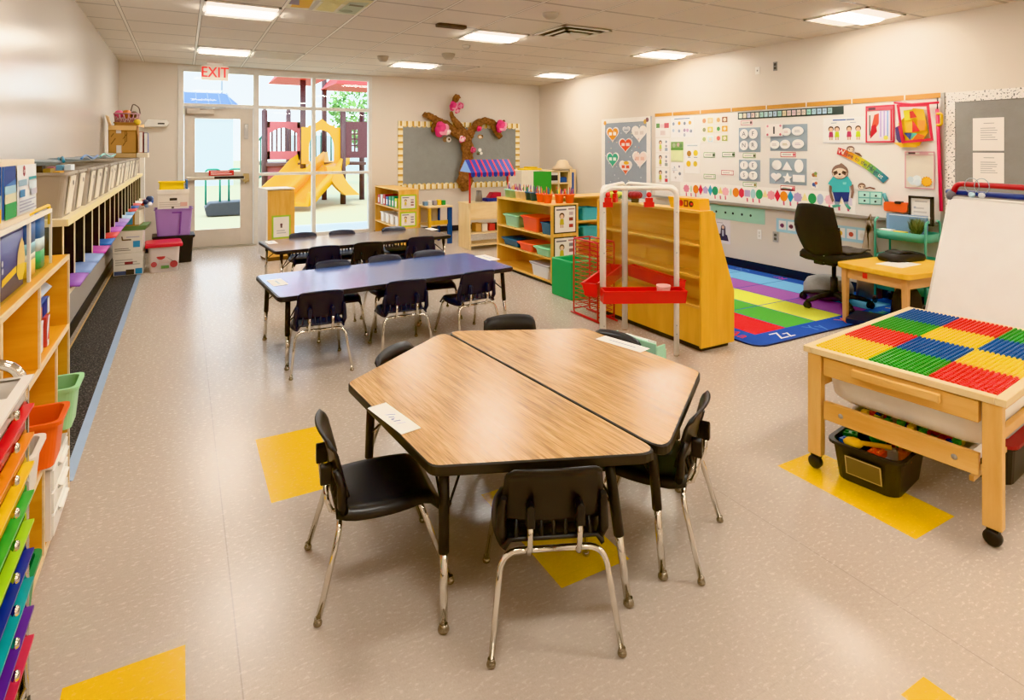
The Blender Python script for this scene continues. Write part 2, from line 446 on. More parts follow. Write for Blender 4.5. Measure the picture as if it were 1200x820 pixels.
b = B(); b.box(.80, .85, yd-.04, yd, 1.58, 1.80, STEEL()); b.build('latch_box', door, bevel=.004)
b = B(); sheetF(b, FG((.33, yd-.004, 1.045), (1, 0, 0), (0, 0, 1)), .33, .075, '#c8221f', [('l', .08, .12, .92, .9, 2, '#f4d9d3')]); b.build('red_notice', door)
stru(B().box(WX0, .96, YB-.03, YB+.12, 0, .018, C('#b9b1a4', .35, .6)), 'trim_1')

# ================================================================= ceiling fittings
DIFF = emis('lamp_lens', '#fffaf0', 38.0)
FRM = C('#efe9df', .5)
def tile_of(ix, iy): return GX + GT*ix, GY + GT*iy
NEARTXT = {(1, -1): 'nearest the camera of the left row', (1, 3): 'nearest the exit door', (5, -1): 'left of the fake ceiling square', (5, 3): 'in front of the window corner'}
def light_fixture(ix, iy, label):
    x, y = tile_of(ix, iy); x += .012; y += .012; w = GT-.024; z = CEIL
    t = thing('ceiling_light', label, 'light', (x+w/2, y+w/2, z), 0, 'recessed ceiling lights')
    h = w/2
    f = B()
    for a in ((-h, h, -h, -h+.02), (-h, h, h-.02, h), (-h, -h+.02, -h, h), (h-.02, h, -h, h)): f.box(a[0], a[1], a[2], a[3], -.012, .0, FRM)
    f.build('frame', t)
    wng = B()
    for s in (-1, 1): wng.add([(-h+.02, s*(h-.02), -.004), (h-.02, s*(h-.02), -.004), (h-.02, s*.13, -.014), (-h+.02, s*.13, -.014)], [(0, 1, 2, 3)], emis('wing_glow', '#fff6ea', 1.0))  # wings glow by themselves, standing in for lens light on the reflector
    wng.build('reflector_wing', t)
    B().prism([(-.13, -.010), (-.08, -.03), (.08, -.03), (.13, -.010)], 'x', -h+.03, h-.03, DIFF).build('diffuser', t)
    return t
LIGHTS = [(1, -1, 'recessed white ceiling light partly cut off by the top edge of the picture, left'), (1, 3, 'recessed white ceiling light just inside above the exit door'),
    (5, -1, 'recessed white ceiling light beside the square metal air diffuser'), (5, 3, 'recessed white ceiling light above the left end of the bulletin board with the paper tree'),
    (9, -5, 'large looking recessed ceiling light near the right wall, closest to the whiteboard'), (9, -1, 'recessed ceiling light near the right wall, middle of three along it'),
    (9, 3, 'recessed ceiling light near the far right corner of the room'),
    (1, -5, 'recessed ceiling light behind the camera above the left aisle'), (5, -5, 'recessed ceiling light above the six-sided table'), (1, -9, 'recessed ceiling light behind the camera at the left'),
    (5, -9, 'recessed ceiling light behind the camera in the middle'), (9, -9, 'recessed ceiling light behind the camera at the right'),
    (1, -13, 'unseen recessed ceiling light added at the rear, left'), (5, -13, 'unseen recessed ceiling light added at the rear, middle'), (9, -13, 'unseen recessed ceiling light added at the rear, right')]  # rearmost row continues the grid unseen, added to brighten the near floor
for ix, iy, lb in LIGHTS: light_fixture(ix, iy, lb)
# decorated lens in the grid
x, y = tile_of(2, -2); F = lambda a, c, n, x=x, y=y: V((x+.01+a, y+.59-c, CEIL-n))
b = B(); sheetF(b, F, .59, .59, '#e6e2c8', [('r', 0, .62, 1, 1, '#d8cf9c'), ('p', [(.05, .1), (.3, .15), (.25, .95), (.05, .9)], '#e8b63c'), ('r', .3, .05, .36, .98, '#c9c4b4'), ('r', .4, .1, .65, .9, '#ded48f'),
    ('p', [(.7, .05), (.97, .1), (.97, .9), (.72, .8)], '#b9c2a8'), ('c', .8, .25, .1, '#8f9a80'), ('r', .75, .6, .95, .7, '#7a7a66'), ('p', [(0, .3), (.14, .3), (.04, .98), (0, .98)], '#8a7f8e')], .004, .006)
tag(b.build('painted_ceiling_tile'), 'ceiling square with a glossy yellow and green picture at the top edge', 'ceiling tile')
x, y = tile_of(6, -2); t = thing('air_diffuser', 'square stepped metal air diffuser in the ceiling with dark gaps', 'vent', (x+GT/2, y+GT/2, CEIL), 0, 'ceiling air vents')
b = B(); h = .29
for k, (r, z) in enumerate(((.29, -.006), (.21, -.02), (.14, -.03))):
    for a in ((-r, r, -r, -r+.03), (-r, r, r-.03, r), (-r, -r+.03, -r, r), (r-.03, r, -r, r)): b.box(a[0], a[1], a[2], a[3], z-.008, z, C('#e6dfd3', .45))
b.box(-.12, .12, -.12, .12, -.04, -.034, C('#e6dfd3', .45)); b.build('louver', t)
B().box(-.28, .28, -.28, .28, -.005, -.0015, C('#3d3832', .8)).build('duct_opening', t)
def grille(ix, iy, label, n=9):
    x, y = tile_of(ix, iy); t = thing('air_grille', label, 'vent', (x+GT/2, y+GT/2, CEIL), 0, 'ceiling air vents'); b = B()
    for k in range(n): b.box(-.27, .27, -.26+k*.52/n, -.235+k*.52/n, -.012, -.004, C('#e2dcd0', .5))
    b.box(-.29, .29, -.29, -.27, -.014, 0, FRM).box(-.29, .29, .27, .29, -.014, 0, FRM).box(-.29, -.27, -.29, .29, -.014, 0, FRM).box(.27, .29, -.29, .29, -.014, 0, FRM); b.build('slats', t)
    B().box(-.27, .27, -.27, .27, -.003, -.001, C('#6a6258', .8)).build('backing', t)
grille(6, 3, 'flat ceiling air grille in front of the paper tree'); grille(2, 3, 'white slatted ceiling panel standing in for reflected light right of the exit sign')  # slatted panel by the exit sign is put where only reflected light shows
b = B(); p = V((2.27, 5.30, CEIL)); b.prism(rrect(.30, .11, .03, cx=p.x, cy=p.y), 'z', CEIL-.025, CEIL-.0005, C('#4a3b30', .5)); tag(b.build('ceiling_sensor'), 'dark brown oblong sensor on the ceiling', 'sensor')
for (x, y, r, h, nm, lb) in ((2.85, 4.43, .075, .045, 'smoke_detector', 'tan round smoke detector at the top edge of the picture'), (2.27, 7.53, .075, .07, 'dome_sensor', 'small grey domed sensor on the ceiling left of a lit panel'),
        (2.93, 6.93, .085, .07, 'dome_sensor', 'larger grey domed sensor on the ceiling, right of the other dome'), (2.87, 6.26, .05, .04, 'sprinkler_head', 'small white fire sprinkler head on the ceiling')):
    b = B(); b.lathe([(0, -h), (r*.55, -h), (r*.9, -h*.5), (r, -.006), (r, -.0005)], (x, y, CEIL), C('#b5aa9c', .5)); tag(b.build(nm), lb, nm.split('_')[0] + (' detector' if 'smoke' in nm else ''))
# exit sign hung below the ceiling
t = thing('exit_sign', 'clear exit sign with red letters hanging over the door', 'sign', (.395, 9.25, CEIL))
b = B(); b.box(-.17, .17, -.012, .012, -.245, -.03, C('#e9e1d6', .3)); F = FG((-.17, -.0125, -.245), (1, 0, 0), (0, 0, 1))
for dx in (-.002, 0, .002): b.text('EXIT', .205, lambda a, c, n, dx=dx: F(.17+a*.82+dx, .105+c, n+.0005+dx*.1+.0003), emis('exit_letters', '#e0200e', .35))
b.build('sign_face', t, bevel=.004)
B().box(-.10, .10, -.02, .02, -.03, -.0005, WHITE()).build('canopy', t)
# speaker / dryer like unit on the far wall left of the door
c = pY(183, 144, 9.5); t = thing('wall_unit', 'white plastic device mounted on the far wall left of the door', 'wall unit', (c.x, YB, c.z))
b = B(); b.prism([(-.14, -.06), (.13, -.05), (.16, .0), (.12, .05), (-.1, .045), (-.14, .0)], 'y', -.13, -.001, C('#e4ded4', .4)); b.build('casing', t, bevel=.012)
B().box(.02, .10, -.134, -.129, -.02, .0, C('#3a3834', .4)).build('slot', t)

# ================================================================= outdoors
def turf():
    m, nt, bs, out = newmat('tan_rubber_playground'); n = noise(nt, coords(nt), 30, 4)
    nt.links.new(mixc(nt, n, '#b9ac86', '#cfc39e'), bs.inputs['Base Color']); bs.inputs['Roughness'].default_value = .9; return m
stru(B().box(-40, 60, YB+TK+2.2, 80, -.3, -.04, turf()), 'ground')
stru(B().box(-40, 60, YB+TK, YB+TK+2.2, -.3, -.03, C('#d9d5cb', .8)), 'path')
sx1 = pY(279, 122, 26).x; ez, rz_ = pY(250, 122.5, 26).z, pY(250, 108, 28).z
t = thing('shed', 'long white shed with a blue metal roof outside', 'building', (sx1, 26, -.04))
B().box(-9, -.15, .35, 4, 0, ez, C('#dfe6ec', .7)).box(-9, -.15, .34, .35, ez-.35, ez, C('#d8d0a8', .7)).build('wall', t)
b = B(); b.add([(-9, 0, ez), (.1, 0, ez), (-.35, 2, rz_), (-9, 2, rz_), (-9, 4, ez), (.1, 4, ez), (-9, 0, ez-.1), (.1, 0, ez-.1), (-9, 4, ez-.1), (.1, 4, ez-.1)], [(0, 1, 2, 3), (3, 2, 5, 4), (1, 5, 2), (0, 6, 7, 1), (1, 7, 9, 5), (6, 8, 9, 7), (4, 5, 9, 8), (0, 3, 4, 8, 6)], C('#5d86b4', .45, .2)); b.build('roof', t)
b = B()
for k in range(16): x = -.2-k*.42; b.tube([(x, -.01, ez+.02), (x-.02*(k == 0)*5, 2, rz_+.02)], .022, C('#a9c2dd', .45), 4)
b.box(-9, .1, -.03, .0, ez-.1, ez+.02, C('#b9cee4', .5)); b.build('roof_seam', t)
def P(*a): return pY(*a)
PY0 = 16.2
MAR, BRN, YEL, GRN = C('#9a4a4a', .5), C('#57393a', .5), C('#eeb000', .38), C('#2f8a72', .5)
play = thing('play_structure', 'playground climber with yellow double slide and maroon panels outside the window', 'playground', (0, PY0, -.04))
def lp(u, v, y): p = pY(u, v, y); return V((p.x, p.y-PY0, p.z+.04))
for (u, vt, y) in ((310, 131, 16.6), (338, 131, 18.6), (355, 70, 16.2), (380, 70, 17.6), (402, 130, 16.0), (424, 130, 17.2)):
    p = lp(u, vt, y); b = B(); b.tube([(p.x, p.y, 0), (p.x, p.y, p.z)], .075, BRN, 10); b.ball((p.x, p.y, p.z), .075, BRN, 8); b.build('post', play)
def panel(nm, u0, v0, u1, v1, y, m, holes=0, m2=None):
    a, c = lp(u0, v1, y), lp(u1, v0, y); b = B(); w, h = c.x-a.x, c.z-a.z
    if holes:   # frame with vertical bars
        b.box(a.x, c.x, y-PY0-.03, y-PY0+.03, a.z, a.z+h*.22, m).box(a.x, c.x, y-PY0-.03, y-PY0+.03, c.z-h*.16, c.z, m).box(a.x, a.x+w*.12, y-PY0-.03, y-PY0+.03, a.z, c.z, m).box(c.x-w*.12, c.x, y-PY0-.03, y-PY0+.03, a.z, c.z, m)
        for k in range(holes):
            xx = a.x+w*(.12+.76*(k+.5)/holes); b.box(xx-w*.025, xx+w*.025, y-PY0-.02, y-PY0+.02, a.z+h*.2, c.z-h*.15, m2 or m)
        arch = [(a.x+w*.12, c.z-h*.16)] + [(a.x+w*(.12+.76*k/10), c.z-h*.3+h*.14*math.sin(PI*k/10)) for k in range(11)] + [(c.x-w*.12, c.z-h*.16)]
        b.prism(arch, 'y', y-PY0-.025, y-PY0+.025, m)
    else: b.box(a.x, c.x, y-PY0-.03, y-PY0+.03, a.z, c.z, m)
    return b.build(nm, play)
panel('barrier_panel', 311, 143, 353, 187, 16.6, C('#c0666a', .5), 6, BRN)
panel('lower_panel', 313, 191, 346, 212, 16.65, C('#b8666a', .5))
b = B(); a, c = lp(400, 185, 16.0), lp(431, 143, 16.0); w, h = c.x-a.x, c.z-a.z
for (x0, x1, z0, z1) in ((0, 1, 0, .18), (0, 1, .78, 1), (0, .38, .18, .78), (.62, 1, .18, .78), (.48, .52, .18, .78), (.38, .62, .32, .36), (.38, .62, .5, .54), (.38, .62, .64, .68)): b.box(a.x+w*x0, a.x+w*x1, -.23, -.17, a.z+h*z0, a.z+h*z1, C('#5b2b30', .5))
b.build('window_panel', play)
dk = lp(352, 192, 16.6); dk2 = lp(428, 192, 16.6)
B().box(lp(311, 190, 16.6).x, dk2.x, .3, 2.2, 1.02, 1.10, C('#6b4a44', .6)).build('deck', play)
# double slide: two chutes with raised sides, from the deck down towards the window
def chute(off):
    top, mid, low = V((dk.x+.30+off, .35, 1.12)), V((dk.x-.35+off, -.5, .62)), V((dk.x-.95+off, -1.35, .20))
    ex = low + V((-.2, -.3, -.02)); path = [top, top.lerp(mid, .5)+V((0, 0, .06)), mid, mid.lerp(low, .5)+V((0, 0, .02)), low, ex]
    prof = [(-.36, .26), (-.31, .28), (-.27, .02), (.27, .02), (.31, .28), (.36, .26), (.33, -.05), (-.33, -.05)]
    loops = []
    for i, p in enumerate(path):
        tg = (path[min(i+1, 5)]-path[max(i-1, 0)]).normalized(); side = tg.cross(V((0, 0, 1))).normalized(); up = side.cross(tg)
        loops.append([p + side*x + V((0, 0, 1))*z for x, z in prof])
    B().loft(loops, YEL).build('slide_chute', play)
for o_ in (0, .68): chute(o_)
b = B(); a, c = lp(353, 192, 16.15), lp(399, 143, 16.15); w, h = c.x-a.x, c.z-a.z; yy = -.1
outer = [(0, 0), (0, .86), (.3, .92), (.5, 1.06), (.7, .92), (1, .86), (1, 0)]; n_ = 14
ar = [(.5-.33*math.cos(PI*k/n_), .38+.42*math.sin(PI*k/n_)) for k in range(n_+1)]
for k in range(n_):
    x0, x1 = ar[k], ar[k+1]
    def topz(x): 
        for (p, q), (r, s_) in zip(outer[1:-1], outer[2:-1]):
            if p <= x <= r: return q+(s_-q)*(x-p)/(r-p)
        return .86
    b.prism([(a.x+w*x0[0], a.z+h*x0[1]), (a.x+w*x1[0], a.z+h*x1[1]), (a.x+w*x1[0], a.z+h*topz(x1[0])), (a.x+w*x0[0], a.z+h*topz(x0[0]))], 'y', yy-.05, yy+.05, YEL)
for s0, s1 in ((0, .17), (.83, 1)): b.box(a.x+w*s0, a.x+w*s1, yy-.05, yy+.05, a.z, a.z+h*.86, YEL)
b.build('slide_hood', play)
b = B(); a = lp(388, 195, 15.9); c = lp(412, 228, 15.4)
loops = []
for k in range(6):
    q = k/5; x = a.x + (c.x-a.x)*q*q; z = a.z + (c.z-a.z)*q; loops.append([(x-.18, -.6-q*.3, z), (x+.18, -.6-q*.3, z), (x+.2, -.3-q*.3, z), (x-.2, -.3-q*.3, z)])
b.loft(loops, YEL, smooth=False); b.build('curved_climber', play)
for (u0, v0, u1, v1, y) in ((335, 88, 362, 94, 16.4), (398, 90, 434, 102, 16.6)):
    a, c = lp(u0, v1, y), lp(u1, v0, y); b = B(); mx = (a.x+c.x)/2; b.loft([[(a.x-.3, y-PY0-.9, a.z), (c.x+.3, y-PY0-.9, a.z), (c.x+.3, y-PY0+1.2, a.z), (a.x-.3, y-PY0+1.2, a.z)], [(mx-.1, y-PY0-.1, c.z+.5), (mx+.1, y-PY0-.1, c.z+.5), (mx+.1, y-PY0+.3, c.z+.5), (mx-.1, y-PY0+.3, c.z+.5)]], C('#d8433a', .5), smooth=False); b.build('roof', play)
b = B(); a, c = lp(297, 205, 17.0), lp(309, 158, 17.0)
b.tube([(a.x-.2, .8, a.z+.55), (c.x, .8, c.z)], .03, GRN, 6).tube([(a.x-.2, .8, a.z-.3), (c.x, .8, c.z-1.05)], .03, GRN, 6)
for k in range(7):
    q = k/6; x = a.x-.2+(c.x-a.x+.2)*q; b.tube([(x, .8, a.z-.3+(c.z-1.05-a.z+.3)*q), (x, .8, a.z+.55+(c.z-a.z-.55)*q)], .018, GRN, 5)
b.build('stair_rail', play)
b = B()
for k in range(6): x = lp(358+k*6, 180, 17.6).x; b.tube([(x, 1.4, 1.1), (x, 1.4, 1.95)], .02, GRN, 5)
b.build('guard_rail', play)
c = pY(263, 230, 14.6); t = thing('playground_rider', 'black playground rocker with two green hoops seen through the door glass', 'playground rider', (c.x, 14.6, -.04))
for s_, nm in ((-1, 'hoop'), (1, 'hoop')):
    b = B(); b.tube(fillet([(s_*.23-.14, 0, .25), (s_*.23-.14, 0, 1.02), (s_*.23+.14, 0, 1.02), (s_*.23+.14, 0, .25)], .08), .022, GRN, 8); b.build(nm, t)
B().prism([(-.36, .02), (.36, .02), (.42, .28), (.34, .32), (-.3, .30), (-.40, .2)], 'y', -.3, .3, C('#3b3d42', .5)).build('body', t, bevel=.02)
p = pY(260, 110, 34); b = B(); b.tube([(p.x, 34, -.04), (p.x, 34, 7.4)], .05, C('#8a9198', .5), 6); tag(b.build('light_pole'), 'thin grey pole rising behind the blue roof', 'pole')
# tree beyond the playground
def leafmat():
    m, nt, bs, out = newmat('leaf_green'); n = noise(nt, coords(nt), 3, 3)
    nt.links.new(ramp(nt, n, [(.35, '#4f8a3c'), (.65, '#9cc46a')]), bs.inputs['Base Color']); bs.inputs['Roughness'].default_value = .6; return m
c = pY(420, 115, 24); t = thing('tree', 'leafy green tree behind the playground at the right of the window', 'tree', (c.x+.6, 24, -.04))
b = B(); b.tube([(0, 0, 0), (.05, 0, 1.6), (0, .1, 3.2)], [.2, .15, .08], C('#6b5238', .8), 8); b.build('trunk', t)
b = B(); LM = leafmat()
for k in range(2600):
    a, e, r = rnd.uniform(0, 2*PI), rnd.uniform(-1, 1), rnd.uniform(.55, 1)**.5
    x, y, z = 1.75*r*math.cos(a)*(1-e*e)**.5, 1.6*r*math.sin(a)*(1-e*e)**.5, 3.1+1.75*r*e
    s = rnd.uniform(.10, .2); q = V((rnd.uniform(-1, 1), rnd.uniform(-1, 1), rnd.uniform(-1, 1))).normalized(); w = q.orthogonal().normalized()*s*.5; q = q*s
    b.add([V((x, y, z))-q*.5, V((x, y, z))+w, V((x, y, z))+q*.5, V((x, y, z))-w], [(0, 1, 2, 3)], LM)
b.build('foliage', t)
b = B(); b.box(0, 24, 0, .08, 0, 2.2, C('#c9d0d4', .7))
tag(b.build('fence', loc=(4.9, 34, -.04)), 'pale grey fence far behind the playground', 'fence')

# ================================================================= light
sun = D.lights.new('sun', 'SUN'); sun.energy = 1.3; sun.angle = .01; sun.color = (1, .95, .86)
so = D.objects.new('sun', sun); COL.objects.link(so); so.rotation_euler = (math.radians(38), 0, math.radians(-25))
w = D.worlds.new('sky'); SC.world = w; w.use_nodes = True; nt = w.node_tree; nt.nodes.clear()
wo = nt.nodes.new('ShaderNodeOutputWorld'); bg = nt.nodes.new('ShaderNodeBackground'); nt.links.new(bg.outputs[0], wo.inputs[0])
tc = nt.nodes.new('ShaderNodeTexCoord'); sp = nt.nodes.new('ShaderNodeSeparateXYZ'); nt.links.new(tc.outputs['Generated'], sp.inputs[0])
nt.links.new(ramp(nt, sp.outputs[2], [(.0, '#eef4fa'), (.25, '#e2eefb'), (.8, '#b4d2f2')]), bg.inputs[0]); bg.inputs[1].default_value = 2.6
SC.view_settings.view_transform = 'Khronos PBR Neutral'; SC.view_settings.look = 'None'; SC.view_settings.exposure = .5; SC.view_settings.gamma = 1.12
SC.cycles.use_denoising = True; SC.cycles.max_bounces = 8; SC.cycles.diffuse_bounces = 5; SC.cycles.transparent_max_bounces = 16
SC.cycles.sample_clamp_indirect = 6.0; SC.cycles.caustics_reflective = False; SC.cycles.caustics_refractive = False
# ================================================================= school chairs
def make_chair(shell, name, label):
    t = thing(name, label, 'chair', group='small black school chairs')
    ch = CHROME(); blk = BLACK()
    def seat(u, v):
        a = 2*u-1; y = -.165 + .335*v; w = .150 + .022*math.sin(PI*min(1, v*1.1)); x = a*w
        z = .304 - .010*(1-a*a)*(1-abs(2*v-1)) - (.030*max(0, (abs(a)-.84)/.16)**1.5)
        if v > .84: z -= .035*((v-.84)/.16)**1.7
        if v < .12: z += .012*((.12-v)/.12)
        return (x, y, z)
    B().sheet(seat, 16, 12, .011, shell).build('seat', t)
    bk = B()
    def back(u, v):
        a = 2*u-1; w = .157 - .014*v - .006*max(0, v-.85)/.15
        y = -.160 - .040*v - (.016*max(0, (v-.82)/.18)**2) + .026*a*a
        z = .348 + .180*v - .010*a*a*v - .012*max(0, abs(a)-.85)/.15*v
        return (a*w, y, z)
    bk.sheet(back, 14, 10, .009, shell)
    for k in range(7):
        x = -.108+.036*k; bk.tube([(x, -.150, .303), (x, -.160, .318), (x*.99, -.156+.026*(x/.157)**2, .36)], [.007, .008, .007], shell, 6, flat=.9)
    for s in (-1, 1):
        bk.tube([(s*.142, -.140, .296), (s*.152, -.148, .325), (s*.150, -.150, .39), (s*.146, -.168, .435)], [.013, .016, .014, .009], shell, 8)
    bk.build('backrest', t)
    for s in (-1, 1):
        b = B(); b.prism([(s*.072-.013, .362), (s*.072+.013, .362), (s*.072+.012, .418), (s*.072, .43), (s*.072-.012, .418)], 'y', -.207, -.170, shell); b.build('back_socket', t, bevel=.004)
        b = B(); b.tube([(s*.072, -.152, .262), (s*.072, -.172, .272), (s*.072, -.187, .31), (s*.072, -.192, .375)], .0085, ch, 8); b.build('back_post', t)
    for s in (-1, 1):
        for nm, pts in (('leg', [(s*.186, -.224, .012), (s*.152, -.152, .270), (0, -.152, .270)]), ('leg', [(s*.176, .195, .012), (s*.148, .10, .278), (0, .10, .278)])):
            b = B(); b.tube(fillet(pts, .055, 7), .0092, ch, 10); lg = b.build(nm, t)
            p = V(pts[0]); B().lathe([(.0, 0), (.008, .0), (.0128, .004), (.0135, .009), (.0115, .015), (.0100, .017), (.0100, .024), (.0094, .025)], (p.x, p.y, 0), C('#a39a8c', .22, .95), 12).build('glide', lg)
    return t
SHELL = C('#1a1b20', .36, 0, .06); SHELLN = C('#282d3d', .38); SHELLG = C('#33302d', .42)
def place(proto_used, proto, x, y, heading, label):
    rz = heading - PI/2
    if not proto_used[0]:
        proto_used[0] = True; proto.location = (x, y, 0); proto.rotation_euler = (0, 0, rz); proto['label'] = label; return proto
    return dup(proto, (x, y, 0), rz, label)
PB = make_chair(SHELL, 'school_chair', 'x'); ub = [False]
PN = make_chair(SHELLN, 'school_chair', 'x'); un = [False]
def hd(dx, dy): return math.atan2(dy, dx)
hexC = V((1.228, 2.083)); TZ = .51; TB = .485
def off(p, hx, hy, k=.222): # back feet midpoint (or back top) -> chair centre
    n = math.hypot(hx, hy); return p[0]+hx/n*k, p[1]+hy/n*k
for bx_, by_, hx, hy, lb in ((.377, 2.034, .994, -.10, 'black chair at the left of the wood-grain table, shiny seat in full view'),
        (.92, 1.396, .165, .381, 'black chair closest to the camera, its back turned to us'),
        (1.652, 1.512, -.54, .84, 'black chair tucked in at the right side of the wood-grain table below the seam end')):
    x, y = off((bx_, by_), hx, hy); place(ub, PB, x, y, hd(hx, hy), lb)
def from_top(u, v, hx, hy, proto, used, lb, z=.53, push=0):
    n = math.hypot(hx, hy); p = pz(u, v, z) - V((hx, hy, 0))/n*push; x, y = off((p.x, p.y), hx, hy, .205); return place(used, proto, x, y, hd(hx, hy), lb)
from_top(463, 408, .62, -.78, PB, ub, 'black chair behind the left point of the wood-grain table, only its back top showing', push=.03)
from_top(595, 369, -.22, -1, PB, ub, 'dark chair behind the far end of the wood-grain table, next to the seam')
cp = from_top(724, 391, -1, -.22, PB, ub, 'dark chair at the far right of the wood-grain table carrying the mint green pocket', push=.02)
# front row at the blue table
for u, v, hx, hy, lb in ((377, 341, .06, 1, 'navy chair at the near side of the blue table, leftmost of three'), (478, 328, .06, 1, 'navy chair at the near side of the blue table, middle of three'),
                         (563, 317, -.08, 1, 'navy chair at the near side of the blue table, rightmost of three')):
    from_top(u, v, hx, hy, PN, un, lb)
for u, v, hx, hy, lb in ((392, 307, -.02, -1, 'navy chair tucked under the far side of the blue table, leftmost of three'), (453, 300.5, -.02, -1, 'navy chair tucked under the far side of the blue table, middle of three'),
                         (505, 295, -.1, -1, 'navy chair tucked under the far side of the blue table, rightmost of three')):
    from_top(u, v, hx, hy, PN, un, lb, push=.09)
for u, v, hx, hy, lb in ((381, 288, .03, 1, 'dark chair at the near side of the farthest table, leftmost of three'), (433, 283.5, .05, 1, 'brownish dark chair at the near side of the farthest table, middle of three'),
                         (495, 277, .03, 1, 'dark chair at the near side of the farthest table, rightmost of three')):
    from_top(u, v, hx, hy, PN if 'brown' not in lb else PB, un if 'brown' not in lb else ub, lb)
for u, v, hx, hy, lb in ((356, 273.5, 0, -1, 'dark chair on the window side of the farthest table, leftmost of three'), (402, 270.5, 0, -1, 'dark chair on the window side of the farthest table, middle of three'),
                         (463, 266.5, 0, -1, 'dark chair on the window side of the farthest table, rightmost of three')):
    from_top(u, v, hx, hy, PN, un, lb, push=.08)
# mint pocket hung over a chair back
t = thing('chair_pocket', 'mint green chair pocket with a white card hung on a dark chair back', 'chair pocket', tuple(cp.location), cp.rotation_euler[2])
MINT = C('#a9dcbb', .5)
b = B(); b.box(-.19, .10, -.238, -.230, .28, .515, MINT).box(-.19, .10, -.316, -.308, .28, .475, MINT).box(-.19, -.182, -.308, -.238, .28, .50, MINT).box(.092, .10, -.308, -.238, .28, .50, MINT).box(-.182, .092, -.308, -.238, .28, .288, MINT)
b.build('pocket', t, bevel=.003)
B().box(-.15, .03, -.292, -.285, .29, .505, WHITE()).box(-.12, .06, -.266, -.258, .29, .51, C('#dfeee4', .5)).build('card', t)

# ================================================================= tables
def laminate():
    m, nt, bs, out = newmat('oak_grain_laminate')
    co_ = coords(nt, (34, 1.3, 1), (0, 0, math.radians(14)))
    d = noise(nt, coords(nt, (1, 1, 1)), 3.0, 2)
    a = noise(nt, co_, 6.5, 6, .6); c2 = noise(nt, coords(nt, (11, .7, 1), (0, 0, math.radians(14))), 4, 4, .55)
    f = val(nt, 'ADD', val(nt, 'MULTIPLY', a, .55), val(nt, 'ADD', val(nt, 'MULTIPLY', c2, .35), val(nt, 'MULTIPLY', d, .1)))
    nt.links.new(ramp(nt, f, [(.37, '#84592d'), (.47, '#ae8049'), (.55, '#c89a62'), (.64, '#dab37c')]), bs.inputs['Base Color'])
    bs.inputs['Roughness'].default_value = .27; MC['lam'] = m; return m
LAM = laminate()
def rounded(pts, r, n=6):
    N = len(pts); o = []
    for i in range(N):
        p, a, c = V(pts[i]), V(pts[i-1]), V(pts[(i+1) % N]); da, db = (a-p).normalized(), (c-p).normalized()
        k = r/math.tan(da.angle(db)/2); s, e = p+da*k, p+db*k
        for j in range(n+1): q = j/n; o.append(tuple(s*(1-q)**2 + p*2*q*(1-q) + e*q*q))
    return o
def make_table(name, label, poly2, legs, top, edge, z, loc, rz, group, sleeve=.56, braces=True):
    """legs: list of (x, y, splay x, splay y)"""
    t = thing(name, label, 'table', loc, rz, group)
    pp = rounded([V(p) for p in poly2], .05)
    b = B(); n = len(pp); cen = V((sum(p[0] for p in pp)/n, sum(p[1] for p in pp)/n))
    inner = [tuple(cen+(V(p)-cen)*.988) for p in pp]
    b.loft([[(p[0], p[1], z-.034) for p in inner], [(p[0], p[1], z-.028) for p in pp], [(p[0], p[1], z-.004) for p in pp], [(p[0], p[1], z-.0005) for p in inner]], edge, True, False, False)
    b.build('edge_band', t)
    B().add([(p[0], p[1], z) for p in inner], [list(range(n))], top).build('table_top', t)
    for (x, y, sx, sy) in legs:
        zs = z*(1-sleeve)
        def at(h): k = (z-.034-h)/(z-.034); return (x+sx*k, y+sy*k, h)
        b = B(); b.tube([at(z-.03), at(zs)], .0165, BLACK(), 12); b.lathe([(.045, -.006), (.045, 0)], (x, y, z-.034), BLACK(), 12); lg = b.build('leg', t)
        b = B(); b.tube([at(zs+.03), at(.02)], .0125, CHROME(), 12); b.build('leg_insert', lg)
        q = V(at(.0)); B().lathe([(0, 0), (.012, 0), (.0175, .006), (.017, .013), (.0128, .019), (.0128, .027)], (q.x, q.y, 0), C('#a39a8c', .22, .95), 12).build('glide', lg)
        if braces:
            d = (cen - V((x, y))); d.normalize(); s = V((-d.y, d.x)); m_ = V(at(z*.62)); b = B()
            for k in (-1, 1):
                e = V((x, y)) + d*.17 + s*k*.07; b.tube([(m_.x, m_.y, m_.z), (e.x, e.y, z-.03)], .004, BLACK(), 6)
            b.build('leg_brace', t)
    return t
R = .728; g_ = .004
half = [(g_, R), (g_, -R), (.630, -.36), (.630, .36)]
halfL = [(-.630, -.40), (-g_, -R), (-g_, R), (-.630, .35)]
LGL = [(-.11, -.59, .055, -.035), (-.565, -.355, -.02, -.035), (-.555, .28, -.015, .01), (-.09, .59, .0, .02)]
LGR = [(.115, -.56, .01, -.045), (.555, -.28, .015, -.015), (.555, .28, .015, .015), (.09, .59, .0, .02)]
BE = C('#211f1e', .45)
make_table('half_hexagon_table', 'wood-grain trapezoid table on the left of the seam, with the name card on it', halfL, LGL, LAM, BE, TZ, (hexC.x, hexC.y, 0), math.radians(5), 'wood-grain trapezoid tables')
make_table('half_hexagon_table', 'wood-grain trapezoid table on the right of the seam, nearer the red trays', half, LGR, LAM, BE, TZ, (hexC.x, hexC.y, 0), math.radians(5), 'wood-grain trapezoid tables')
def rect(w, d): return [(-w/2, -d/2), (w/2, -d/2), (w/2, d/2), (-w/2, d/2)]
rl = lambda w, d: [(sx*(w/2-.075), sy*(d/2-.075), sx*.015, sy*.035) for sx in (-1, 1) for sy in (-1, 1)]
